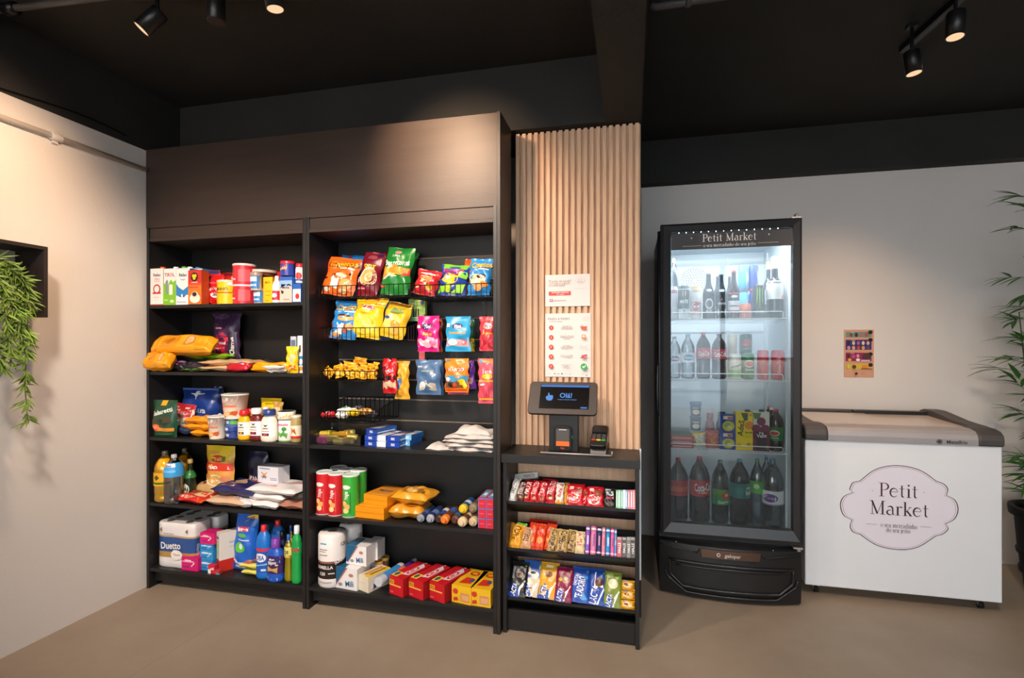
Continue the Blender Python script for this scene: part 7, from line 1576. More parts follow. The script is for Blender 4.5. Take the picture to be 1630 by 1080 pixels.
def strand(pts, dens, seed, L0=.046):
    rr2 = random.Random(seed); P_ = [Vector(p) for p in pts]
    st = PB(); sm = []
    n = len(P_)
    for i in range(n - 1):
        for k in range(6): sm.append(P_[i].lerp(P_[i + 1], k / 6))
    sm.append(P_[-1]); st.tube(sm, .0018, 5); st.build('stem', 'stem', hp_)
    lf = PB(); tot = len(sm)
    for i in range(int(tot * dens)):
        t = rr2.uniform(0, tot - 1.001); k = int(t); b = sm[k].lerp(sm[k + 1], t - k); d = (sm[k + 1] - sm[k]).normalized()
        side = Vector((rr2.uniform(-.6, 1), rr2.uniform(-1, 1), rr2.uniform(-.6, .5))); dd = d * .7 + side.normalized() * .9
        leaf(lf, b, dd, (1, 0, .3), rr2.uniform(L0 * .7, L0 * 1.35), rr2.uniform(.005, .009), .25)
    lf.build('foliage', 'leafy', hp_)
# strands in plant coordinates (x out of the wall, y along it, z up)
def hp3(u, v, x):
    y = Yx_(u, XL + x); D = y[1]; return (x - .085, y[0] - 1.42, H - (v - VH) * D / F_PX - hpz)
def Yx_(u, X0):
    k = (u - CX) / F_PX; D = X0 / (k * math.cos(TH) - math.sin(TH)); return (k * math.sin(TH) + math.cos(TH)) * D, D
strand([(0, 0, .12), (.06, .02, .17), hp3(8, 430, .17), hp3(20, 470, .19), hp3(32, 520, .19), hp3(42, 570, .185), hp3(40, 620, .18), hp3(44, 672, .18)], 5.0, 1)
strand([(0, .01, .12), (.05, .05, .16), hp3(28, 436, .18), hp3(42, 462, .19), hp3(50, 492, .19)], 6.0, 2)
strand([(0, -.02, .12), (.07, -.02, .14), hp3(5, 480, .19), hp3(12, 540, .19), hp3(18, 578, .19)], 6.0, 3)
strand([(0, 0, .12), (.04, .04, .18), hp3(18, 430, .17), hp3(34, 450, .19), hp3(42, 520, .19), hp3(46, 545, .19)], 5.5, 4)
strand([(0, -.04, .12), (.07, -.06, .13), hp3(-15, 500, .19), hp3(-5, 560, .19), hp3(6, 590, .19)], 6.0, 5)
strand([(0, -.04, .12), (.05, -.04, .17), hp3(-6, 440, .18), hp3(6, 465, .19), hp3(24, 500, .19), hp3(30, 535, .19)], 6.5, 6)
strand([(0, 0, .12), (-.02, .03, .19), (-.01, .07, .24)], 3.0, 7)
strand([(0, 0, .12), (.02, -.03, .19), (.03, -.08, .22)], 4.0, 8)
strand([(0, 0, .12), (.05, -.03, .18), hp3(2, 410, .16), hp3(22, 432, .17), hp3(40, 460, .18), hp3(36, 500, .19)], 6.0, 9)

# ================================================================ TRACK LIGHTS
def spotlamp(label, u, v, Z, aim, L=.095, r=.030, track_z=2.66):
    p = atz(u, v, Z); d = (Vector(aim) - p).normalized()
    e = empty('track_spotlight', p, (0, 0, 0), label, 'spotlight')
    Mx = d.to_track_quat('Z', 'Y').to_matrix().to_4x4()
    q = PB(); q.lathe([(.004, -L / 2), (r * .96, -L / 2), (r, -L / 2 + .004), (r, L / 2), (r * .90, L / 2), (r * .90, L / 2 - .004), (.004, L / 2 - .004)], 24, M4=Mx); q.build('head', 'metalblack', e)
    q = PB(); q.lathe([(.001, L / 2 - .0015), (r * .88, L / 2 - .0014)], 20, cap=False, M4=Mx); q.build('lens', 'lens', e)
    b = -d * (L * .35); top = track_z - Z
    q = PB(); q.tube([b + Vector((0, 0, .0)), b + Vector((0, 0, .035)), Vector((b.x, b.y, max(top, .05)))], .007, 8); q.box(b.x - .018, b.x + .018, b.y - .018, b.y + .018, top - .012, top + .006); q.build('bracket', 'metalblack', e)
    return p, d
lampA = spotlamp('track spotlight tilted to the left wall, at upper left', 240, 33, 2.50, (-2.35, 1.15, 1.6))
lampC = spotlamp('track spotlight cut by the top edge, right of the pendant', 435, -8, 2.50, (-1.10, 1.62, 1.5))
lampD = spotlamp('track spotlight nearer to the back wall at end of right track', 1453, 100, 2.50, (1.27, 2.45, 1.2))
lampE = spotlamp('track spotlight on the right track, further from back wall', 1521, 40, 2.50, (1.10, 2.15, 1.3))
p = atz(344, 10, 2.50)
e = empty('pendant_lamp', p, (0, 0, 0), 'black cylinder lamp hanging straight down at the top edge', 'spotlight')
q = PB(); q.lathe([(.027, -.055), (.030, -.053), (.030, .07), (.026, .073)], 24); q.build('head', 'metalblack', e)
q = PB(); q.tube([(0, 0, .07), (0, 0, ZC - .004 - 2.50)], .006, 8); q.build('bracket', 'metalblack', e)
def track(label, a, b):
    a = Vector(a); b = Vector(b); d = (b - a).normalized(); s = d.cross(Vector((0, 0, 1))) * .017
    e = empty('ceiling_track', a, (0, 0, 0), label, 'lighting track'); q = PB()
    q.poly([-s + Vector((0, 0, 0)), s + Vector((0, 0, 0)), s + Vector((0, 0, .028)), -s + Vector((0, 0, .028))], (b - a)); q.build('rail', 'metalblack', e)
    q = PB(); s2 = s * .35; o = Vector((0, 0, -.0008)); q.poly([-s2 + o, s2 + o, s2, -s2], (b - a)); q.build('rail_slot', 'darkgrey', e)
tz = 2.661
pa, pb2 = atz(1437, 84, tz), atz(1545, -12, tz); track('black lighting track on ceiling at the upper right', pa, pa + (pb2 - pa) * 1.9)
pa, pb2 = atz(206, -3, tz), atz(470, -3, tz); track('black lighting track along the top edge at upper left', pa - (pb2 - pa) * .05, pa + (pb2 - pa) * 1.1)
# ================================================================ DRINKS IN THE COOLER
BACK_Y[0] = None
S1, S2, S3, S4 = 1.4535, 1.1295, 0.7535, 0.3460
YC = 2.935
def drink(name, cat, label, u0, u1, vt, Zb, Yq, kind, col, **k):
    return bottle(name, cat, label, u0, u1, vt, Zb, Yq, kind, col, **k)
def dcan(label, u0, u1, vt, Zb, Yq, col, its=(), h=None, bands=None, group='drink cans in the cooler'):
    return can('drink_can', 'can', label, u0, u1, vt, Zb, Yq, col, its, h=h, bands=bands, group=group, neck=.86)
# top shelf
drink('water_bottle', 'bottle', 'tall clear bottle at the left end of the top cooler shelf', 1064, 1081, 412, S1, 3.02, 'pet', '#fff', cap='#e6ecf0', mat='clear', fill=(.8, '#cfd9e2', 'liquid'), capf=(.93, 1, .3), lab='#dfe5ee', labz=(.3, .5))
dcan('pale can with reddish top at the left end of top cooler shelf', 1066, 1078.5, 457, S1, YC, '#d9d4da', [('r', .2, .78, .8, .9, '#c08a94')])
dcan('slim dark green and white can on the top cooler shelf', 1079, 1097.5, 456, S1, YC, '#e6e8ea', [('r', 0, .30, 1, .88, '#3a5458'), ('p', [(.1, .32), (.9, .32), (.5, .14)], '#3a5458'), ('t', 'MATE', .5, .52, .44, .10, '#f0f2f2'), ('r', .4, .7, .6, .85, '#e0b8a8')], bands=[(.9, '#4a5f60')])
dcan('slim white can with red wave and gold top', 1098, 1117, 456, S1, YC, '#e8e2e4', [('e', .5, .36, .42, .16, '#c8405a'), ('r', .25, .80, .75, .92, '#d8bc90'), ('r', .2, .1, .8, .16, '#dcb0b8')], bands=[(.9, '#d6b98a')])
for i, (u0, u1, vt, Yq, lb, its) in enumerate(((1118, 1137.5, 436, YC, 'dark beer bottle with round emblem, left of three', [('e', .5, .32, .22, .12, '#c9ced6'), ('e', .5, .32, .16, .08, '#3a4656'), ('t', 'BECKS', .5, .17, .3, .05, '#dfe3ea'), ('e', .5, .62, .16, .03, '#c9ced6')]),
        (1138.5, 1157, 437, YC, 'dark beer bottle with white lower label, middle of three', [('p', [(.1, .02), (.9, .02), (.9, .26), (.5, .16), (.1, .26)], '#e6e8ea'), ('t', 'HEINEKEN', .5, .33, .4, .05, '#e6e8ea'), ('e', .5, .62, .18, .03, '#c9ced6'), ('p', [(.45, .40), (.55, .40), (.5, .46)], '#d6a088')]),
        (1135, 1150, 440, 3.03, 'dark beer bottle standing behind the front two', []),
        (1155, 1167, 440, 3.06, 'dark red capped bottle beside the dark door reflection', []))):
    drink('beer_bottle', 'bottle', lb, u0, u1, vt, S1, Yq, 'beer', '#26323e', cap='#3a4450', capf=(.955, 1, .42), its=its, mat='liquid', group='beer bottles on the top cooler shelf')
drink('beer_bottle', 'bottle', 'brown bottle with red and silver label on top shelf', 1159, 1177, 431, S1, YC, 'beer', '#2a1d26', cap='#a03040', capf=(.955, 1, .42), mat='liquid', lab='#d4d6da', labz=(.12, .36), labits=[('r', 0, 0, 1, .18, '#a8283a'), ('r', .2, .5, .8, .6, '#8a3a44')], its=[('r', .1, .5, .9, .53, '#b8485a'), ('e', .5, .45, .2, .03, '#dfe3ea')])
dcan('salmon coloured slim can in the front of the top cooler shelf', 1177.5, 1196, 484, S1, YC, '#dd7458', [('r', .4, .1, .6, .16, '#f0d8d0'), ('r', .3, .6, .7, .7, '#e89078')], h=None)
dcan('light blue and silver energy can on top of the salmon can', 1177, 1194, 459, 0, YC + .005, '#4aa3c4', [('p', [(.5, 0), (1, 0), (1, 1), (.5, 1)], '#c9d4dc'), ('r', .2, .05, .8, .15, '#d8424a')], h=.001) if False else None
drink('mixer_bottle', 'bottle', 'salmon drink bottle with white shoulder behind slim cans', 1176, 1196.5, 456, S1, 2.945, 'sauce', '#dd7458', cap='#dfe8ea', capf=(.88, 1, .5), lab='#dd7458', labz=(.08, .62), labits=[('r', .4, .1, .6, .2, '#f0d8d0')]) if False else None
for lb, u0, u1, vt, zt0, col, its in (('light blue and silver slim can, top one of the rear stack', 1175, 1192, 421, 1, '#4d9cc6', [('p', [(.5, 0), (1, 0), (1, 1), (.5, 1)], '#c4ccd6'), ('r', .1, .02, .9, .10, '#cf4450')]), ('light blue and silver slim can, lower one of the rear stack', 1175, 1192, 463, 0, '#5aa6c8', [('p', [(.5, 0), (1, 0), (1, 1), (.5, 1)], '#c4ccd6')]),
        ('dark blue and silver slim can, top one of the right rear stack', 1191, 1206, 418, 1, '#2a3f8c', [('p', [(.5, 1), (1, .9), (1, .3), (.7, .25)], '#c9d0dc'), ('r', .2, .05, .8, .12, '#cf4450')]), ('dark blue and silver slim can, lower one of the right rear stack', 1191, 1206, 462, 0, '#2a3a80', [('r', .5, .1, 1, .9, '#c4ccd6')])):
    Yq = 3.03; hh = .147
    dcan(lb, u0, u1, 0, S1 + zt0 * (hh + .0008), Yq, col, its, h=hh, group='stacked slim cans at the back of the top cooler shelf')
dcan('black energy drink can with green claw marks', 1198, 1217, 455, S1, YC, '#1c2428', [('p', [(.34, .9), (.40, .9), (.37, .40), (.33, .5)], '#7ab82c'), ('p', [(.47, .92), (.53, .92), (.52, .30), (.48, .30)], '#8cc83a'), ('p', [(.60, .9), (.66, .9), (.66, .5), (.62, .40)], '#7ab82c'), ('t', 'MONSTER', .5, .18, .5, .06, '#d8dce0')])
drink('wine_bottle', 'bottle', 'dark wine bottle with gold capsule standing behind right', 1214, 1232, 417, S1, 3.03, 'wine', '#221c26', cap='#b79a6c', capf=(.86, 1, .40), mat='liquid', lab='#9aa0aa', labz=(.25, .5))
drink('wine_bottle', 'bottle', 'wine bottle with white capsule and large white label', 1222.5, 1250, 409, S1, 2.945, 'wine', '#1e1620', cap='#e6e4e2', capf=(.80, 1, .40), mat='liquid', lab='#e4e0de', labz=(.30, .60), labits=[('t', 'Casillero', .52, .85, .3, .10, '#5a5458'), ('p', [(.68, .02), (.82, .0), (.80, .26), (.70, .18)], '#d88a80')])
# second shelf
def water(lb, u0, u1, vt, Zb, Yq, sym, cap='#6fb8c4', group='water bottles in the cooler'):
    return drink('water_bottle', 'bottle', lb, u0, u1, vt, Zb, Yq, 'pet', '#fff', cap=cap, capf=(.93, 1, .34), mat='clear', fill=(.84, '#b8c4cc', 'clear'), lab='#e0e4ec', labz=(.36, .58), labits=[('e', .5, .5, .24, .32, sym), ('t', 'crystal', .5, .5, .3, .22, '#e6eaf2')], group=group)
water('water bottle with purple oval label at the left end of second shelf', 1062, 1082, 536, S2, YC, '#7a5aa0', '#8aa0b0')
water('water bottle with blue oval label and aqua cap on second shelf', 1084, 1106, 532, S2, YC, '#3f86c4')
def cola(lb, u0, u1, vt, Zb, Yq, capc='#c8303a', lab='#c82a38', li=None, lz=(.44, .66), kind='soda', group='cola bottles in the cooler'):
    return drink('soda_bottle', 'bottle', lb, u0, u1, vt, Zb, Yq, kind, '#2a1614', cap=capc, capf=(.94, 1, .32), mat='liquid', lab=lab, labz=lz, labits=li if li is not None else [('t', 'Coca-Cola', .5, .5, .5, .5, '#f4eeee', 4)], group=group)
cola('small cola bottle with red label, left of two on second shelf', 1108, 1131, 530, S2, YC)
cola('small cola bottle with red label, right of two on second shelf', 1132.5, 1157, 532, S2, YC, '#7a2a34')
dcan('white and yellow can stacked at back behind the lime can', 1157, 1173, 0, S2 + .1225, 3.04, '#cfcabc', [('p', [(0, .1), (1, .35), (1, .55), (0, .3)], '#c9962a')], h=.12)
dcan('silver can at the back under the white and yellow can', 1157, 1173, 0, S2, 3.04, '#b8bcb8', h=.12)
dcan('dark green can stacked at the back with red emblem', 1177, 1197, 0, S2 + .1225, 3.04, '#2c4a40', [('e', .5, .58, .28, .16, '#b8404a'), ('r', .3, .3, .7, .36, '#5a9a74')], h=.12)
dcan('dark green can at the back under the emblem can', 1177, 1197, 0, S2, 3.04, '#2c4a40', h=.12)
dcan('white and lime green tonic can with yellow diagonal band', 1160, 1180, 564, S2, YC, '#dcdcd6', [('r', 0, 0, 1, .36, '#5cae38'), ('p', [(0, .26), (1, .62), (1, .76), (0, .42)], '#d8a21c'), ('t', 'Schweppes', .5, .53, .6, .07, '#4a3a1c', 18)])
dcan('green can with red berry emblem on the second cooler shelf', 1182, 1200.5, 563, S2, YC, '#1f7a38', [('e', .5, .60, .28, .14, '#e6e2dc'), ('e', .5, .60, .24, .10, '#c02a30'), ('t', 'Guaraná', .5, .38, .5, .08, '#dfe8df')])
dcan('red cola can, left of two on the second cooler shelf', 1205, 1223.5, 558, S2, YC, '#c01c28', [('t', 'Coca', .3, .5, .5, .12, '#c8444c', 90)])
dcan('red cola can with white script, right of two on second cooler shelf', 1227, 1248, 558, S2, YC, '#b81a26', [('t', 'Coca-Cola', .5, .5, .55, .14, '#ecd8d8', 90)])
# third shelf
for i, (zz, lb) in enumerate(((0, 'lowest'), (.022, 'middle'), (.044, 'top'))):
    carton('sausage_pack', 'pack', 'flat red meat pack on the third cooler shelf, ' + lb + ' of three', 1069, 1107, 0, S3 + zz, 2.905, .12, '#a83a3c' if i < 2 else '#b85450', [('r', .1, .3, .9, .6, '#d8a0a0')], h=.021, mat='film', group='flat red meat packs')
carton('sausage_pack', 'pack', 'grey green flat pack on top of the meat packs', 1069, 1099, 0, S3 + .067, 2.93, .10, '#5f7670', h=.020, mat='film')
for vt, zb, lb in ((674, S3 + .095, 'lower'), (644, 0, 'upper')):
    zb_ = S3 + .0885 if lb == 'lower' else S3 + .0885 + .078
    can('yogurt_cup', 'cup', lb + ' dark blue dessert cup of the stack in the cooler', 1098, 1116.5, 0, zb_, 2.985, '#5c7494', [('t', 'moca', .5, .62, .36, .16, '#dfe6f0'), ('e', .5, .30, .24, .18, '#e0dccc')], lid='#5c7c9c', lidh=.14, neck=1, taper=.80, h=.077, group='stacked dessert cups')
bag('cheese_pack', 'pack', 'white and yellow pack leaning at the centre left of third cooler shelf', 1101, 1123, 691, S3, 2.92, '#d6d4be', [('r', 0, .88, 1, 1, '#e0b01c'), ('p', [(.1, .1), (.6, .2), (.5, .7), (.1, .6)], '#c9c8a4'), ('r', 0, 0, .16, 1, '#d9a82c')], t=.03, roll=-5)
drink('yogurt_bottle', 'bottle', 'dark pink drinking yogurt bottle on third cooler shelf', 1122, 1138, 658, S3, 2.99, 'sauce', '#8f4060', cap='#a0486a', capf=(.84, 1, .62))
drink('yogurt_bottle', 'bottle', 'dark purple bottle behind the blue double box', 1139, 1158, 656, S3, 3.01, 'sauce', '#4a3054', cap='#3a2a48', capf=(.84, 1, .62))
bag('snack_pouch', 'pouch', 'orange and red pouch on third cooler shelf beside blue boxes', 1124, 1145, 686, S3, 2.92, '#c4583c', [('p', [(.2, .3), (.8, .35), (.75, .7), (.3, .65)], '#e08a4a'), ('r', .4, .3, .7, .36, '#f0e0d4'), ('r', .05, .85, .95, .95, '#8a2a3a')], t=.03)
for zz, lb in ((0, 'lower'), (.0925, 'upper')):
    carton('juice_carton', 'carton', lb + ' blue box with yellow fruit in the cooler', 1145.5, 1171, 0, S3 + zz, 2.92, .06, '#27479a', [('r', .22, .74, .80, .94, '#e8dcd4'), ('r', .5, .76, .78, .90, '#c85a4a'), ('e', .55, .36, .38, .30, '#c9c04a'), ('e', .5, .40, .18, .16, '#8aa860'), ('e', .62, .28, .16, .12, '#e0d48a')], h=.0915, side='#1f3a80', group='blue fruit boxes')
carton('juice_carton', 'carton', 'yellow soy drink carton with orange and pineapple', 1170.5, 1198.5, 657, S3, 2.915, .07, '#eed31c', [('t', 'AdeS', .28, .58, .42, .32, '#1c2a1c', 84), ('e', .76, .66, .26, .11, '#e58a1c'), ('p', [(.3, .98), (.7, .98), (.68, .80), (.5, .76), (.4, .86)], '#3a4a1c'), ('e', .84, .93, .10, .03, '#d8862a'), ('t', 'laranja', .74, .48, .42, .05, '#4a3a1c'), ('r', .55, .38, .95, .39, '#c9b014'), ('r', .55, .34, .9, .35, '#c9b014'), ('e', .18, .14, .12, .05, '#e8a41c'), ('e', .72, .16, .10, .04, '#d88a1c')], side='#d9bc12', cap=(.22, '#1c2426'), yaw=0)
carton('juice_carton', 'carton', 'cream and purple grape juice carton with black cap', 1199.5, 1226, 657, S3, 2.915, .07, '#d8d4cc', [('r', 0, 0, 1, .62, '#6a1c44'), ('e', .2, .58, .28, .10, '#7a2450'), ('e', .75, .58, .28, .10, '#7a2450'), ('e', .5, .76, .27, .11, '#7a2450'), ('p', [(.0, .98), (.5, .98), (.4, .84), (.1, .82)], '#4a7a3a'), ('p', [(.2, 0), (.85, 0), (.8, .50), (.25, .50)], '#2a1c24'), ('t', 'Valle', .52, .40, .6, .10, '#f0e8ea', 4), ('t', 'Del', .5, .47, .3, .05, '#f0e8ea', 4), ('e', .85, .1, .1, .05, '#4a7a3a')], side='#5a1a3c', cap=(.1, '#1c2426'))
cola('dark soda bottle with white cap behind the grape carton', 1218, 1238, 649, S3, 3.03, '#d8d4d0', lab='#1f5a38', li=[])
cola('dark soda bottle with red cap at back right of third shelf', 1224, 1244, 647, S3, 3.10, '#b82a34', lab='#1f5a38', li=[])
cola('guarana bottle with green label and red cap at right of third shelf', 1230.5, 1254.5, 652, S3, 2.945, '#c03038', lab='#1c7a3c', li=[('e', .36, .55, .22, .22, '#e0d8cc'), ('e', .36, .55, .18, .16, '#c02a30'), ('t', 'Guaraná', .38, .22, .4, .12, '#dfe8df')], lz=(.26, .58))
# bottom
def big(lb, u0, u1, vt, body, capc, lab, lz, li, Yq=2.96, mat='liquid', fill=None, zb=S4):
    return drink('soda_bottle', 'bottle', lb, u0, u1, vt, zb, Yq, 'pet', body, cap=capc, capf=(.945, 1, .26), mat=mat, lab=lab, labz=lz, labits=li, fill=fill, group='large bottles at the bottom of the cooler')
big('large cola bottle with red and orange label, far left', 1064, 1095, 729, '#231413', '#c02a34', '#b83038', (.42, .66), [('r', 0, .3, 1, .62, '#d06a2c'), ('t', 'Coca-Cola', .3, .55, .5, .4, '#d8504a')])
big('large cola bottle with white script on a red label', 1097, 1130, 727, '#231413', '#c02a34', '#b82a34', (.42, .66), [('p', [(0, .0), (1, .0), (1, .30), (.3, .5), (0, .35)], '#cf6a2c'), ('t', 'Coca-Cola', .62, .60, .62, .50, '#f4eeea', 4), ('r', .42, .2, .7, .27, '#e8c8a8')])
big('large bottle with green label and orange dot', 1132.5, 1160, 733, '#20281e', '#2a6a3a', '#2f8a44', (.32, .56), [('r', 0, .66, 1, 1, '#6a9a3a'), ('e', .70, .60, .18, .24, '#d8502c'), ('e', .70, .64, .08, .1, '#f0d8a8'), ('t', 'Guaraná', .62, .22, .5, .20, '#e6f0e0', 4)])
big('large dark bottle with teal label and aqua cap', 1161, 1194, 731, '#241c1c', '#3f9aaa', '#1f6f6e', (.44, .66), [('t', 'mate', .80, .72, .3, .22, '#dfecec'), ('t', 'leão', .80, .40, .34, .32, '#dfecec'), ('e', .45, .5, .14, .26, '#2f807e')], 2.945)
big('tall slim green bottle with light green label', 1191.5, 1216, 731, '#3f6a3a', '#4a9a3a', '#4aa83c', (.50, .68), [('e', .4, .6, .12, .2, '#cfe6b0')], 2.95, 'clear', (.86, '#5c9a3c', 'clear'))
big('big clear water bottle with purple oval on white label', 1217, 1252, 731, '#fff', '#4a8aa0', '#e2e2e8', (.36, .56), [('e', .36, .5, .22, .30, '#5f2a80'), ('t', 'crystal', .36, .5, .28, .16, '#b8a0c8'), ('r', .1, .02, .9, .07, '#5a4a6a')], 2.945, 'clear', (.86, '#aebcc0', 'clear'))
big('clear bottle with aqua cap at back between the green and water bottles', 1210, 1230, 728, '#fff', '#3f7a98', '#c8d0d4', (.3, .4), [], 3.08, 'clear')
o = tag(PB().build('lime_label', 'film'), 'x', 'x'); bpy.data.objects.remove(o)
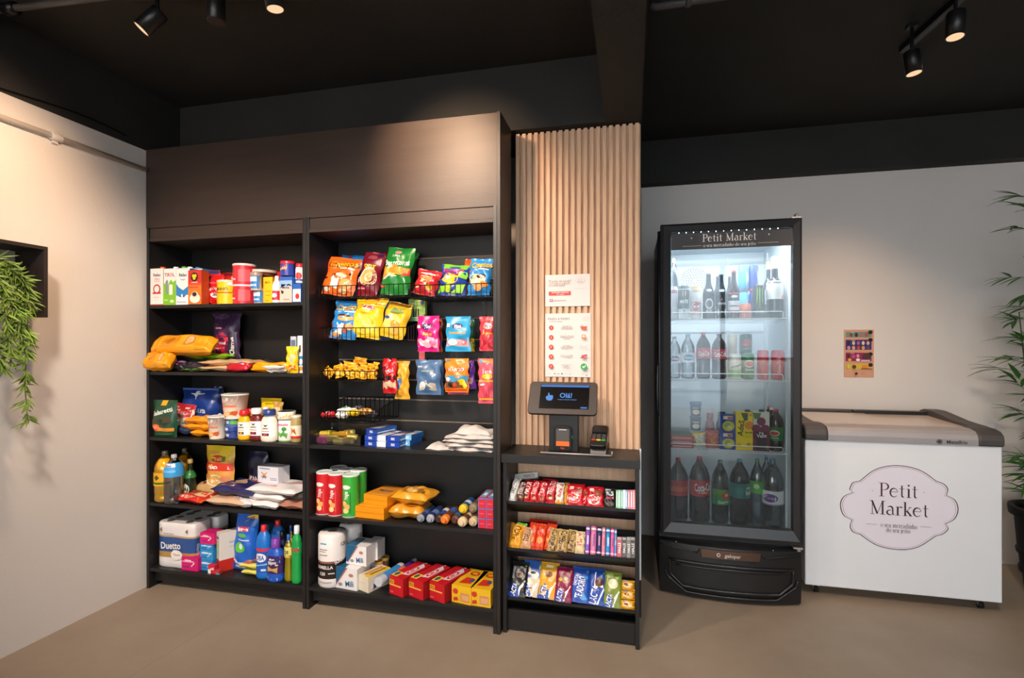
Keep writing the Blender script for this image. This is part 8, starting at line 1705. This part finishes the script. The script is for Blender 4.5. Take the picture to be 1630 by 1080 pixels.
# small shifts that keep neighbouring goods from running into each other (metres: x, y, z)
SHIFT = {
    'alcohol_bottle': (0, -0.012, 0), 'battery_card': (-0.0028, 0.0028, 0), 'battery_card.001': (0, -0.008, 0), 'bean_bag': (0.007, 0.007, 0), 'bean_bag.001': (0, 0.014, 0), 'biscuit_bag': (0, -0.002, 0),
    'biscuit_bag.001': (0.007, 0.007, 0), 'biscuit_box.001': (-0.007, 0.011, 0), 'biscuit_roll': (-0.001, -0.002, 0), 'biscuit_roll.002': (-0.0014, 0.0054, 0), 'biscuit_roll.003': (-0.0014, 0.0014, 0),
    'biscuit_roll.004': (0, 0.01, 0), 'biscuit_roll.006': (0, -0.012, 0), 'biscuit_roll.007': (0.007, 0.007, 0), 'biscuit_roll.008': (0.007, 0.007, 0), 'bread_bag': (0, -0.005, 0),
    'cereal_box.001': (0.007, 0.007, 0), 'cereal_box.002': (0.002, 0, 0), 'cereal_tin': (0.007, 0.007, 0), 'cereal_tin.001': (0.007, 0.007, 0), 'charcoal_bag': (0.006, 0.007, 0),
    'cheese_pack': (0.0059, 0.0049, 0), 'chocolate_bar': (0, -0.0045, 0), 'chocolate_bar.001': (0, 0.014, 0), 'chocolate_bar.002': (0, 0.009, 0), 'chocolate_bar.003': (0, -0.002, 0),
    'chocolate_bar.004': (0, 0.01, 0), 'chocolate_bar.005': (0, 0.004, 0), 'chocolate_bar.006': (-0.0028, -0.0042, 0), 'chocolate_pack': (0.007, 0.007, 0), 'chocolate_pack.002': (0.002, 0, 0),
    'chocolate_pack.003': (0.0014, 0.0014, 0), 'chocolate_pack.004': (-0.002, 0, 0), 'chocolate_pack.005': (-0.007, 0.007, 0), 'chocolate_pack.007': (0, 0.002, 0), 'chocolate_pack.008': (0, 0.007, 0),
    'chocolate_pack.009': (0, 0.01, 0), 'cleaner_bottle': (-0.002, 0, 0), 'cleaner_bottle.001': (0.0004, 0.0014, 0), 'coffee_pack': (0, -0.012, 0), 'coffee_pack.001': (0, 0.008, 0),
    'coffee_pouch': (-0.0035, -0.007, 0), 'coffee_pouch.001': (0, 0.014, 0), 'coffee_pouch.002': (0.0049, 0.0119, 0), 'coffee_pouch.003': (-0.007, 0.011, 0), 'cookie_bag': (0.007, 0.007, 0),
    'cookie_box': (-0.007, 0.007, 0), 'corn_can': (0.0014, 0.0014, 0), 'crisp_bag': (0, -0.0105, 0), 'crisp_bag.001': (-0.001, 0.01, 0), 'crisp_bag.002': (0, -0.009, 0), 'crisp_bag.003': (0.0028, 0.0128, 0),
    'crisp_bag.004': (0.0049, 0.0014, 0), 'crisp_bag.005': (0.0049, 0.0049, 0), 'crisp_bag.007': (0, -0.012, 0), 'crisp_bag.008': (-0.0021, 0.0077, 0), 'crisp_bag.010': (0.0014, 0.0014, 0),
    'crisp_bag.011': (-0.0049, 0.0049, 0), 'crisp_bag.012': (-0.0038, 0.0028, 0), 'crisp_bag.013': (-0.0063, 0.0028, 0), 'crisp_bag.014': (-0.0045, 0, 0), 'crisp_bag.015': (0.007, 0.009, 0),
    'crisp_tube': (0, 0.01, 0), 'crisp_tube.001': (0, -0.001, 0), 'crisp_tube.002': (-0.007, 0.006, 0), 'crisp_tube.003': (-0.007, 0.007, 0), 'crisp_tube.004': (-0.0014, 0.0014, 0),
    'cup_noodles': (0, -0.008, 0), 'cup_noodles.001': (0.002, -0.001, 0), 'detergent_refill': (-0.0063, 0.0063, 0), 'dish_soap_bottle': (0.001, 0, 0), 'drink_can.006': (0.0035, 0, 0),
    'drink_can.007': (0.0035, 0, 0), 'farofa_bag': (0, -0.0105, 0), 'farofa_bag.001': (-0.0028, 0.0128, 0), 'flour_pack': (-0.0021, 0.0119, 0), 'foil_pack': (0.0014, 0.0114, 0),
    'foil_roll': (-0.007, 0.011, 0), 'foil_roll.001': (0, -0.002, 0), 'foil_roll.002': (0.007, 0.007, 0), 'folded_cloth': (0, 0.01, 0), 'folded_cloth.001': (-0.0035, 0, 0), 'folded_cloth.002': (0.002, 0, 0),
    'folded_cloth.003': (0, -0.001, 0), 'folded_cloth.004': (0, -0.007, 0), 'folded_cloth.005': (0.007, 0.007, 0), 'food_jar': (0.007, 0.007, 0), 'grain_bag': (-0.007, 0.007, 0),
    'grain_bag.001': (0.0021, 0.0119, 0), 'grain_bag.002': (-0.0049, 0.0049, 0), 'grain_bag.003': (0, -0.012, 0), 'gum_pack.007': (0.0035, 0, 0), 'juice_carton.002': (0.0028, 0.0028, 0),
    'juice_carton.003': (-0.0028, 0.0028, 0), 'milk_tin': (-0.0021, 0.0119, 0), 'napkin_pack': (0, -0.008, 0), 'napkin_pack.001': (0.0049, 0.0049, 0), 'noodle_bag': (-0.0028, 0.0028, 0),
    'noodle_box': (-0.0035, 0, 0), 'noodle_box.001': (0, -0.007, 0), 'noodle_pack': (0.007, 0.011, 0), 'noodle_pack.001': (-0.0049, 0.0014, 0), 'noodle_pack.002': (0.002, -0.007, 0),
    'oil_bottle': (-0.0014, 0.0114, 0), 'olive_oil_bottle': (0.0049, 0.0119, 0), 'pad_box.001': (0.001, 0, 0), 'pad_box.002': (0.001, 0, 0), 'paper_towel_roll': (-0.001, -0.007, 0),
    'paper_towel_roll.001': (0, 0.009, 0), 'pasta_bag': (0, -0.007, 0), 'pasta_bag.001': (0.0021, 0.0119, 0), 'pea_can': (0, 0.01, 0), 'popcorn_pouch': (0.001, 0.007, 0), 'rice_sack': (0, -0.009, 0),
    'rice_sack.001': (-0.001, 0.01, 0), 'round_tub': (-0.007, 0.009, 0), 'salt_bag': (0.001, 0, 0), 'sauce_bottle': (-0.001, 0, 0), 'sauce_bottle.004': (0, -0.002, 0), 'sauce_pack': (0, -0.012, 0),
    'sauce_pouch': (0, -0.008, 0), 'sauce_pouch.001': (-0.0035, 0.004, 0), 'sausage_pack': (-0.0069, 0.0049, 0), 'sausage_pack.001': (-0.007, 0.007, 0), 'sausage_pack.002': (-0.007, 0.007, 0),
    'snack_pack': (-0.0028, 0.0028, 0), 'snack_pack.001': (0.007, 0.007, 0), 'snack_pack.002': (0, 0.014, 0), 'snack_pack.004': (-0.0035, -0.007, 0), 'snack_pack.005': (0.0035, -0.005, 0),
    'snack_pack.006': (-0.0014, 0.0114, 0), 'snack_pack.007': (0.007, -0, 0), 'snack_pack.008': (0, 0.006, 0), 'soap_pack': (0.0035, 0, 0), 'soap_powder_box': (0, 0.004, 0), 'soda_bottle.009': (0.007, 0.009, 0),
    'soda_bottle.010': (0.0035, -0.001, 0), 'softener_bottle': (0, -0.002, 0), 'soup_sachet': (0.0063, 0.0098, 0), 'spice_jar': (0.001, 0, 0), 'spice_jar.001': (0.0049, 0.0049, 0),
    'sponge_pack': (0.007, 0.011, 0), 'sponge_pack.001': (-0.0059, 0.0049, 0), 'spread_tub': (0, -0.012, 0), 'spread_tub.001': (0, 0.012, 0), 'starch_box': (-0.001, 0, 0), 'sugar_bag': (-0.0035, -0.002, 0),
    'sugar_bag.001': (-0.007, 0.007, 0), 'sugar_bag.002': (0.002, -0.007, 0), 'sweet_bag': (-0.007, 0.007, 0), 'sweet_bag.001': (0, -0.001, 0), 'sweet_bag.002': (0.0035, -0.007, 0),
    'sweet_bag.004': (0, -0.0105, 0), 'sweet_bag.005': (0, -0.008, 0), 'sweet_bag.006': (0.002, 0, 0), 'sweet_bag.007': (-0.007, 0.007, 0), 'sweet_bag.008': (-0.001, -0.007, 0),
    'sweet_bag.009': (0.0014, 0.0114, 0), 'sweet_bag.011': (-0.007, 0.007, 0), 'sweet_bag.012': (0, -0.007, 0), 'sweet_bag.013': (0, -0.002, 0), 'sweet_bar.001': (0, -0.008, 0),
    'sweet_bar.002': (0.0014, 0.0114, 0), 'sweet_bar.003': (0, 0.006, 0), 'sweet_bar.004': (0.007, -0, 0), 'sweet_bar.005': (-0.0049, 0.0049, 0), 'sweet_bar.006': (0, 0.014, 0),
    'sweet_box': (-0.0021, 0.0119, 0), 'syrup_bottle': (0.0035, 0, 0), 'tea_box': (0.0035, 0, 0), 'tea_box.001': (0.0035, 0, 0), 'toilet_paper_pack': (0, 0.002, 0), 'toothpaste_box': (-0.007, 0.007, 0),
    'toothpaste_box.001': (0.0035, -0.005, 0), 'tortilla_pack': (0.0035, -0.007, 0), 'tortilla_pack.001': (-0.0035, -0.007, 0), 'tuna_can': (0, 0.014, 0), 'tuna_can.001': (0.007, -0, 0),
    'tuna_can.002': (0.0056, 0.0084, 0), 'wafer_bar': (0, 0.012, 0), 'wafer_bar.001': (-0.001, -0.0035, 0), 'wafer_bar.002': (0.007, 0.002, 0), 'wafer_bar.003': (-0.0028, 0.0128, 0),
    'wafer_bar.005': (0.001, -0.007, 0), 'wafer_bar.006': (0, 0.012, 0), 'wafer_bar.008': (0, -0.001, 0), 'wafer_bar.009': (0, 0.01, 0), 'wafer_bar.010': (0.0049, 0.0049, 0),
    'wafer_bar.011': (-0.002, -0.001, 0), 'wafer_bar.012': (-0.0028, 0.0128, 0), 'wafer_bar.013': (0.002, -0.0035, 0), 'wafer_bar.014': (-0.007, 0.007, 0), 'wafer_bar.016': (0.007, 0.011, 0),
    'wafer_bar.017': (-0.0035, 0, 0), 'wafer_bar.018': (0.001, -0.007, 0), 'wafer_bar.019': (0.0028, 0.0128, 0), 'wafer_bar.020': (0.002, -0.002, 0), 'wafer_box': (-0.0035, 0, 0),
    'wafer_box.001': (0, -0.0035, 0), 'wafer_box.004': (0.001, 0, 0), 'wafer_box.007': (-0.0014, 0.0014, 0), 'wafer_box.008': (0.0035, 0, 0), 'wafer_pack': (0, 0.007, 0), 'wafer_pack.001': (0, -0.008, 0),
    'water_bottle.001': (-0.001, 0, 0), 'wrapped_sweet': (-0.0014, 0.0014, 0), 'wrapped_sweet.001': (0.0049, 0.0049, 0), 'wrapped_sweet.002': (0.007, 0.005, 0), 'wrapped_sweet.003': (-0.007, 0.009, 0),
    'wrapped_sweet.004': (0.0055, 0, 0), 'wrapped_sweet.005': (0, -0.012, 0), 'wrapped_sweet.006': (0.0049, 0.0049, 0), 'wrapped_sweet.007': (0.0049, 0.0089, 0), 'wrapped_sweet.008': (0, 0.001, 0),
    'wrapped_sweet.009': (0.007, -0, 0), 'wrapped_sweet.010': (0.002, 0, 0), 'yogurt_bottle.001': (0.0014, 0.0014, 0),
}
for o in list(COL.objects):
    if o.parent is None and o.name in SHIFT: o.location = Vector(o.location) + Vector(SHIFT[o.name])
# ================================================================ KEEP EVERYTHING INSIDE ITS BAY
def world_box(root):
    lo = Vector((1e9,) * 3); hi = Vector((-1e9,) * 3)
    for o in [root] + list(root.children_recursive):
        if o.type == 'MESH':
            for v in o.bound_box:
                p = o.matrix_world @ Vector(v)
                lo = Vector(map(min, lo, p)); hi = Vector(map(max, hi, p))
    return lo, hi
bpy.context.view_layer.update()
BAYS = [((-2.60, -1.582), (-2.5272, -1.5918), (0.05, 1.9)), ((-1.582, -0.60), (-1.5532, -0.6108), (0.05, 1.9)), ((-0.60, 0.06), (-0.5562, 0.0162), (0.05, 0.77))]
SKIP = {'shelf_unit', 'display_cabinet', 'header_panel', 'end_panel', 'slatted_wood_panel', 'corner_strip', 'conduit_pipe', 'cable'}
for o in [x for x in COL.objects if x.parent is None and x.type in ('MESH', 'EMPTY') and 'kind' not in x and x.name.split('.')[0] not in SKIP]:
    lo, hi = world_box(o); c = (lo + hi) / 2
    if c.y > 2.56 or c.y < 2.2: continue
    for (a, b), (l, r), (z0, z1) in BAYS:
        if a < c.x < b and z0 < lo.z < z1:
            dx = 0
            if hi.x - lo.x > r - l:
                k = (r - l) / (hi.x - lo.x); dx = (l + r) / 2 - c.x
                o.scale.x *= k * 0.999
            elif lo.x < l: dx = l - lo.x
            elif hi.x > r: dx = r - hi.x
            o.location.x += dx
            if hi.y > 2.5135 and not o.name.startswith(('wire_basket', 'prong')) and c.x < -0.6: o.location.y -= hi.y - 2.5135
            break
for o in [x for x in COL.objects if x.parent is None and x.type in ('MESH', 'EMPTY') and 'kind' not in x and x.name != 'drinks_cooler']:
    lo, hi = world_box(o); c = (lo + hi) / 2
    if 0.16 < c.x < 0.82 and 2.87 < c.y < 3.3 and 0.33 < lo.z < 1.9:
        if lo.x < 0.196: o.location.x += 0.196 - lo.x
        if hi.x > 0.7795: o.location.x -= hi.x - 0.7795
        if lo.y < 2.880: o.location.y += 2.880 - lo.y
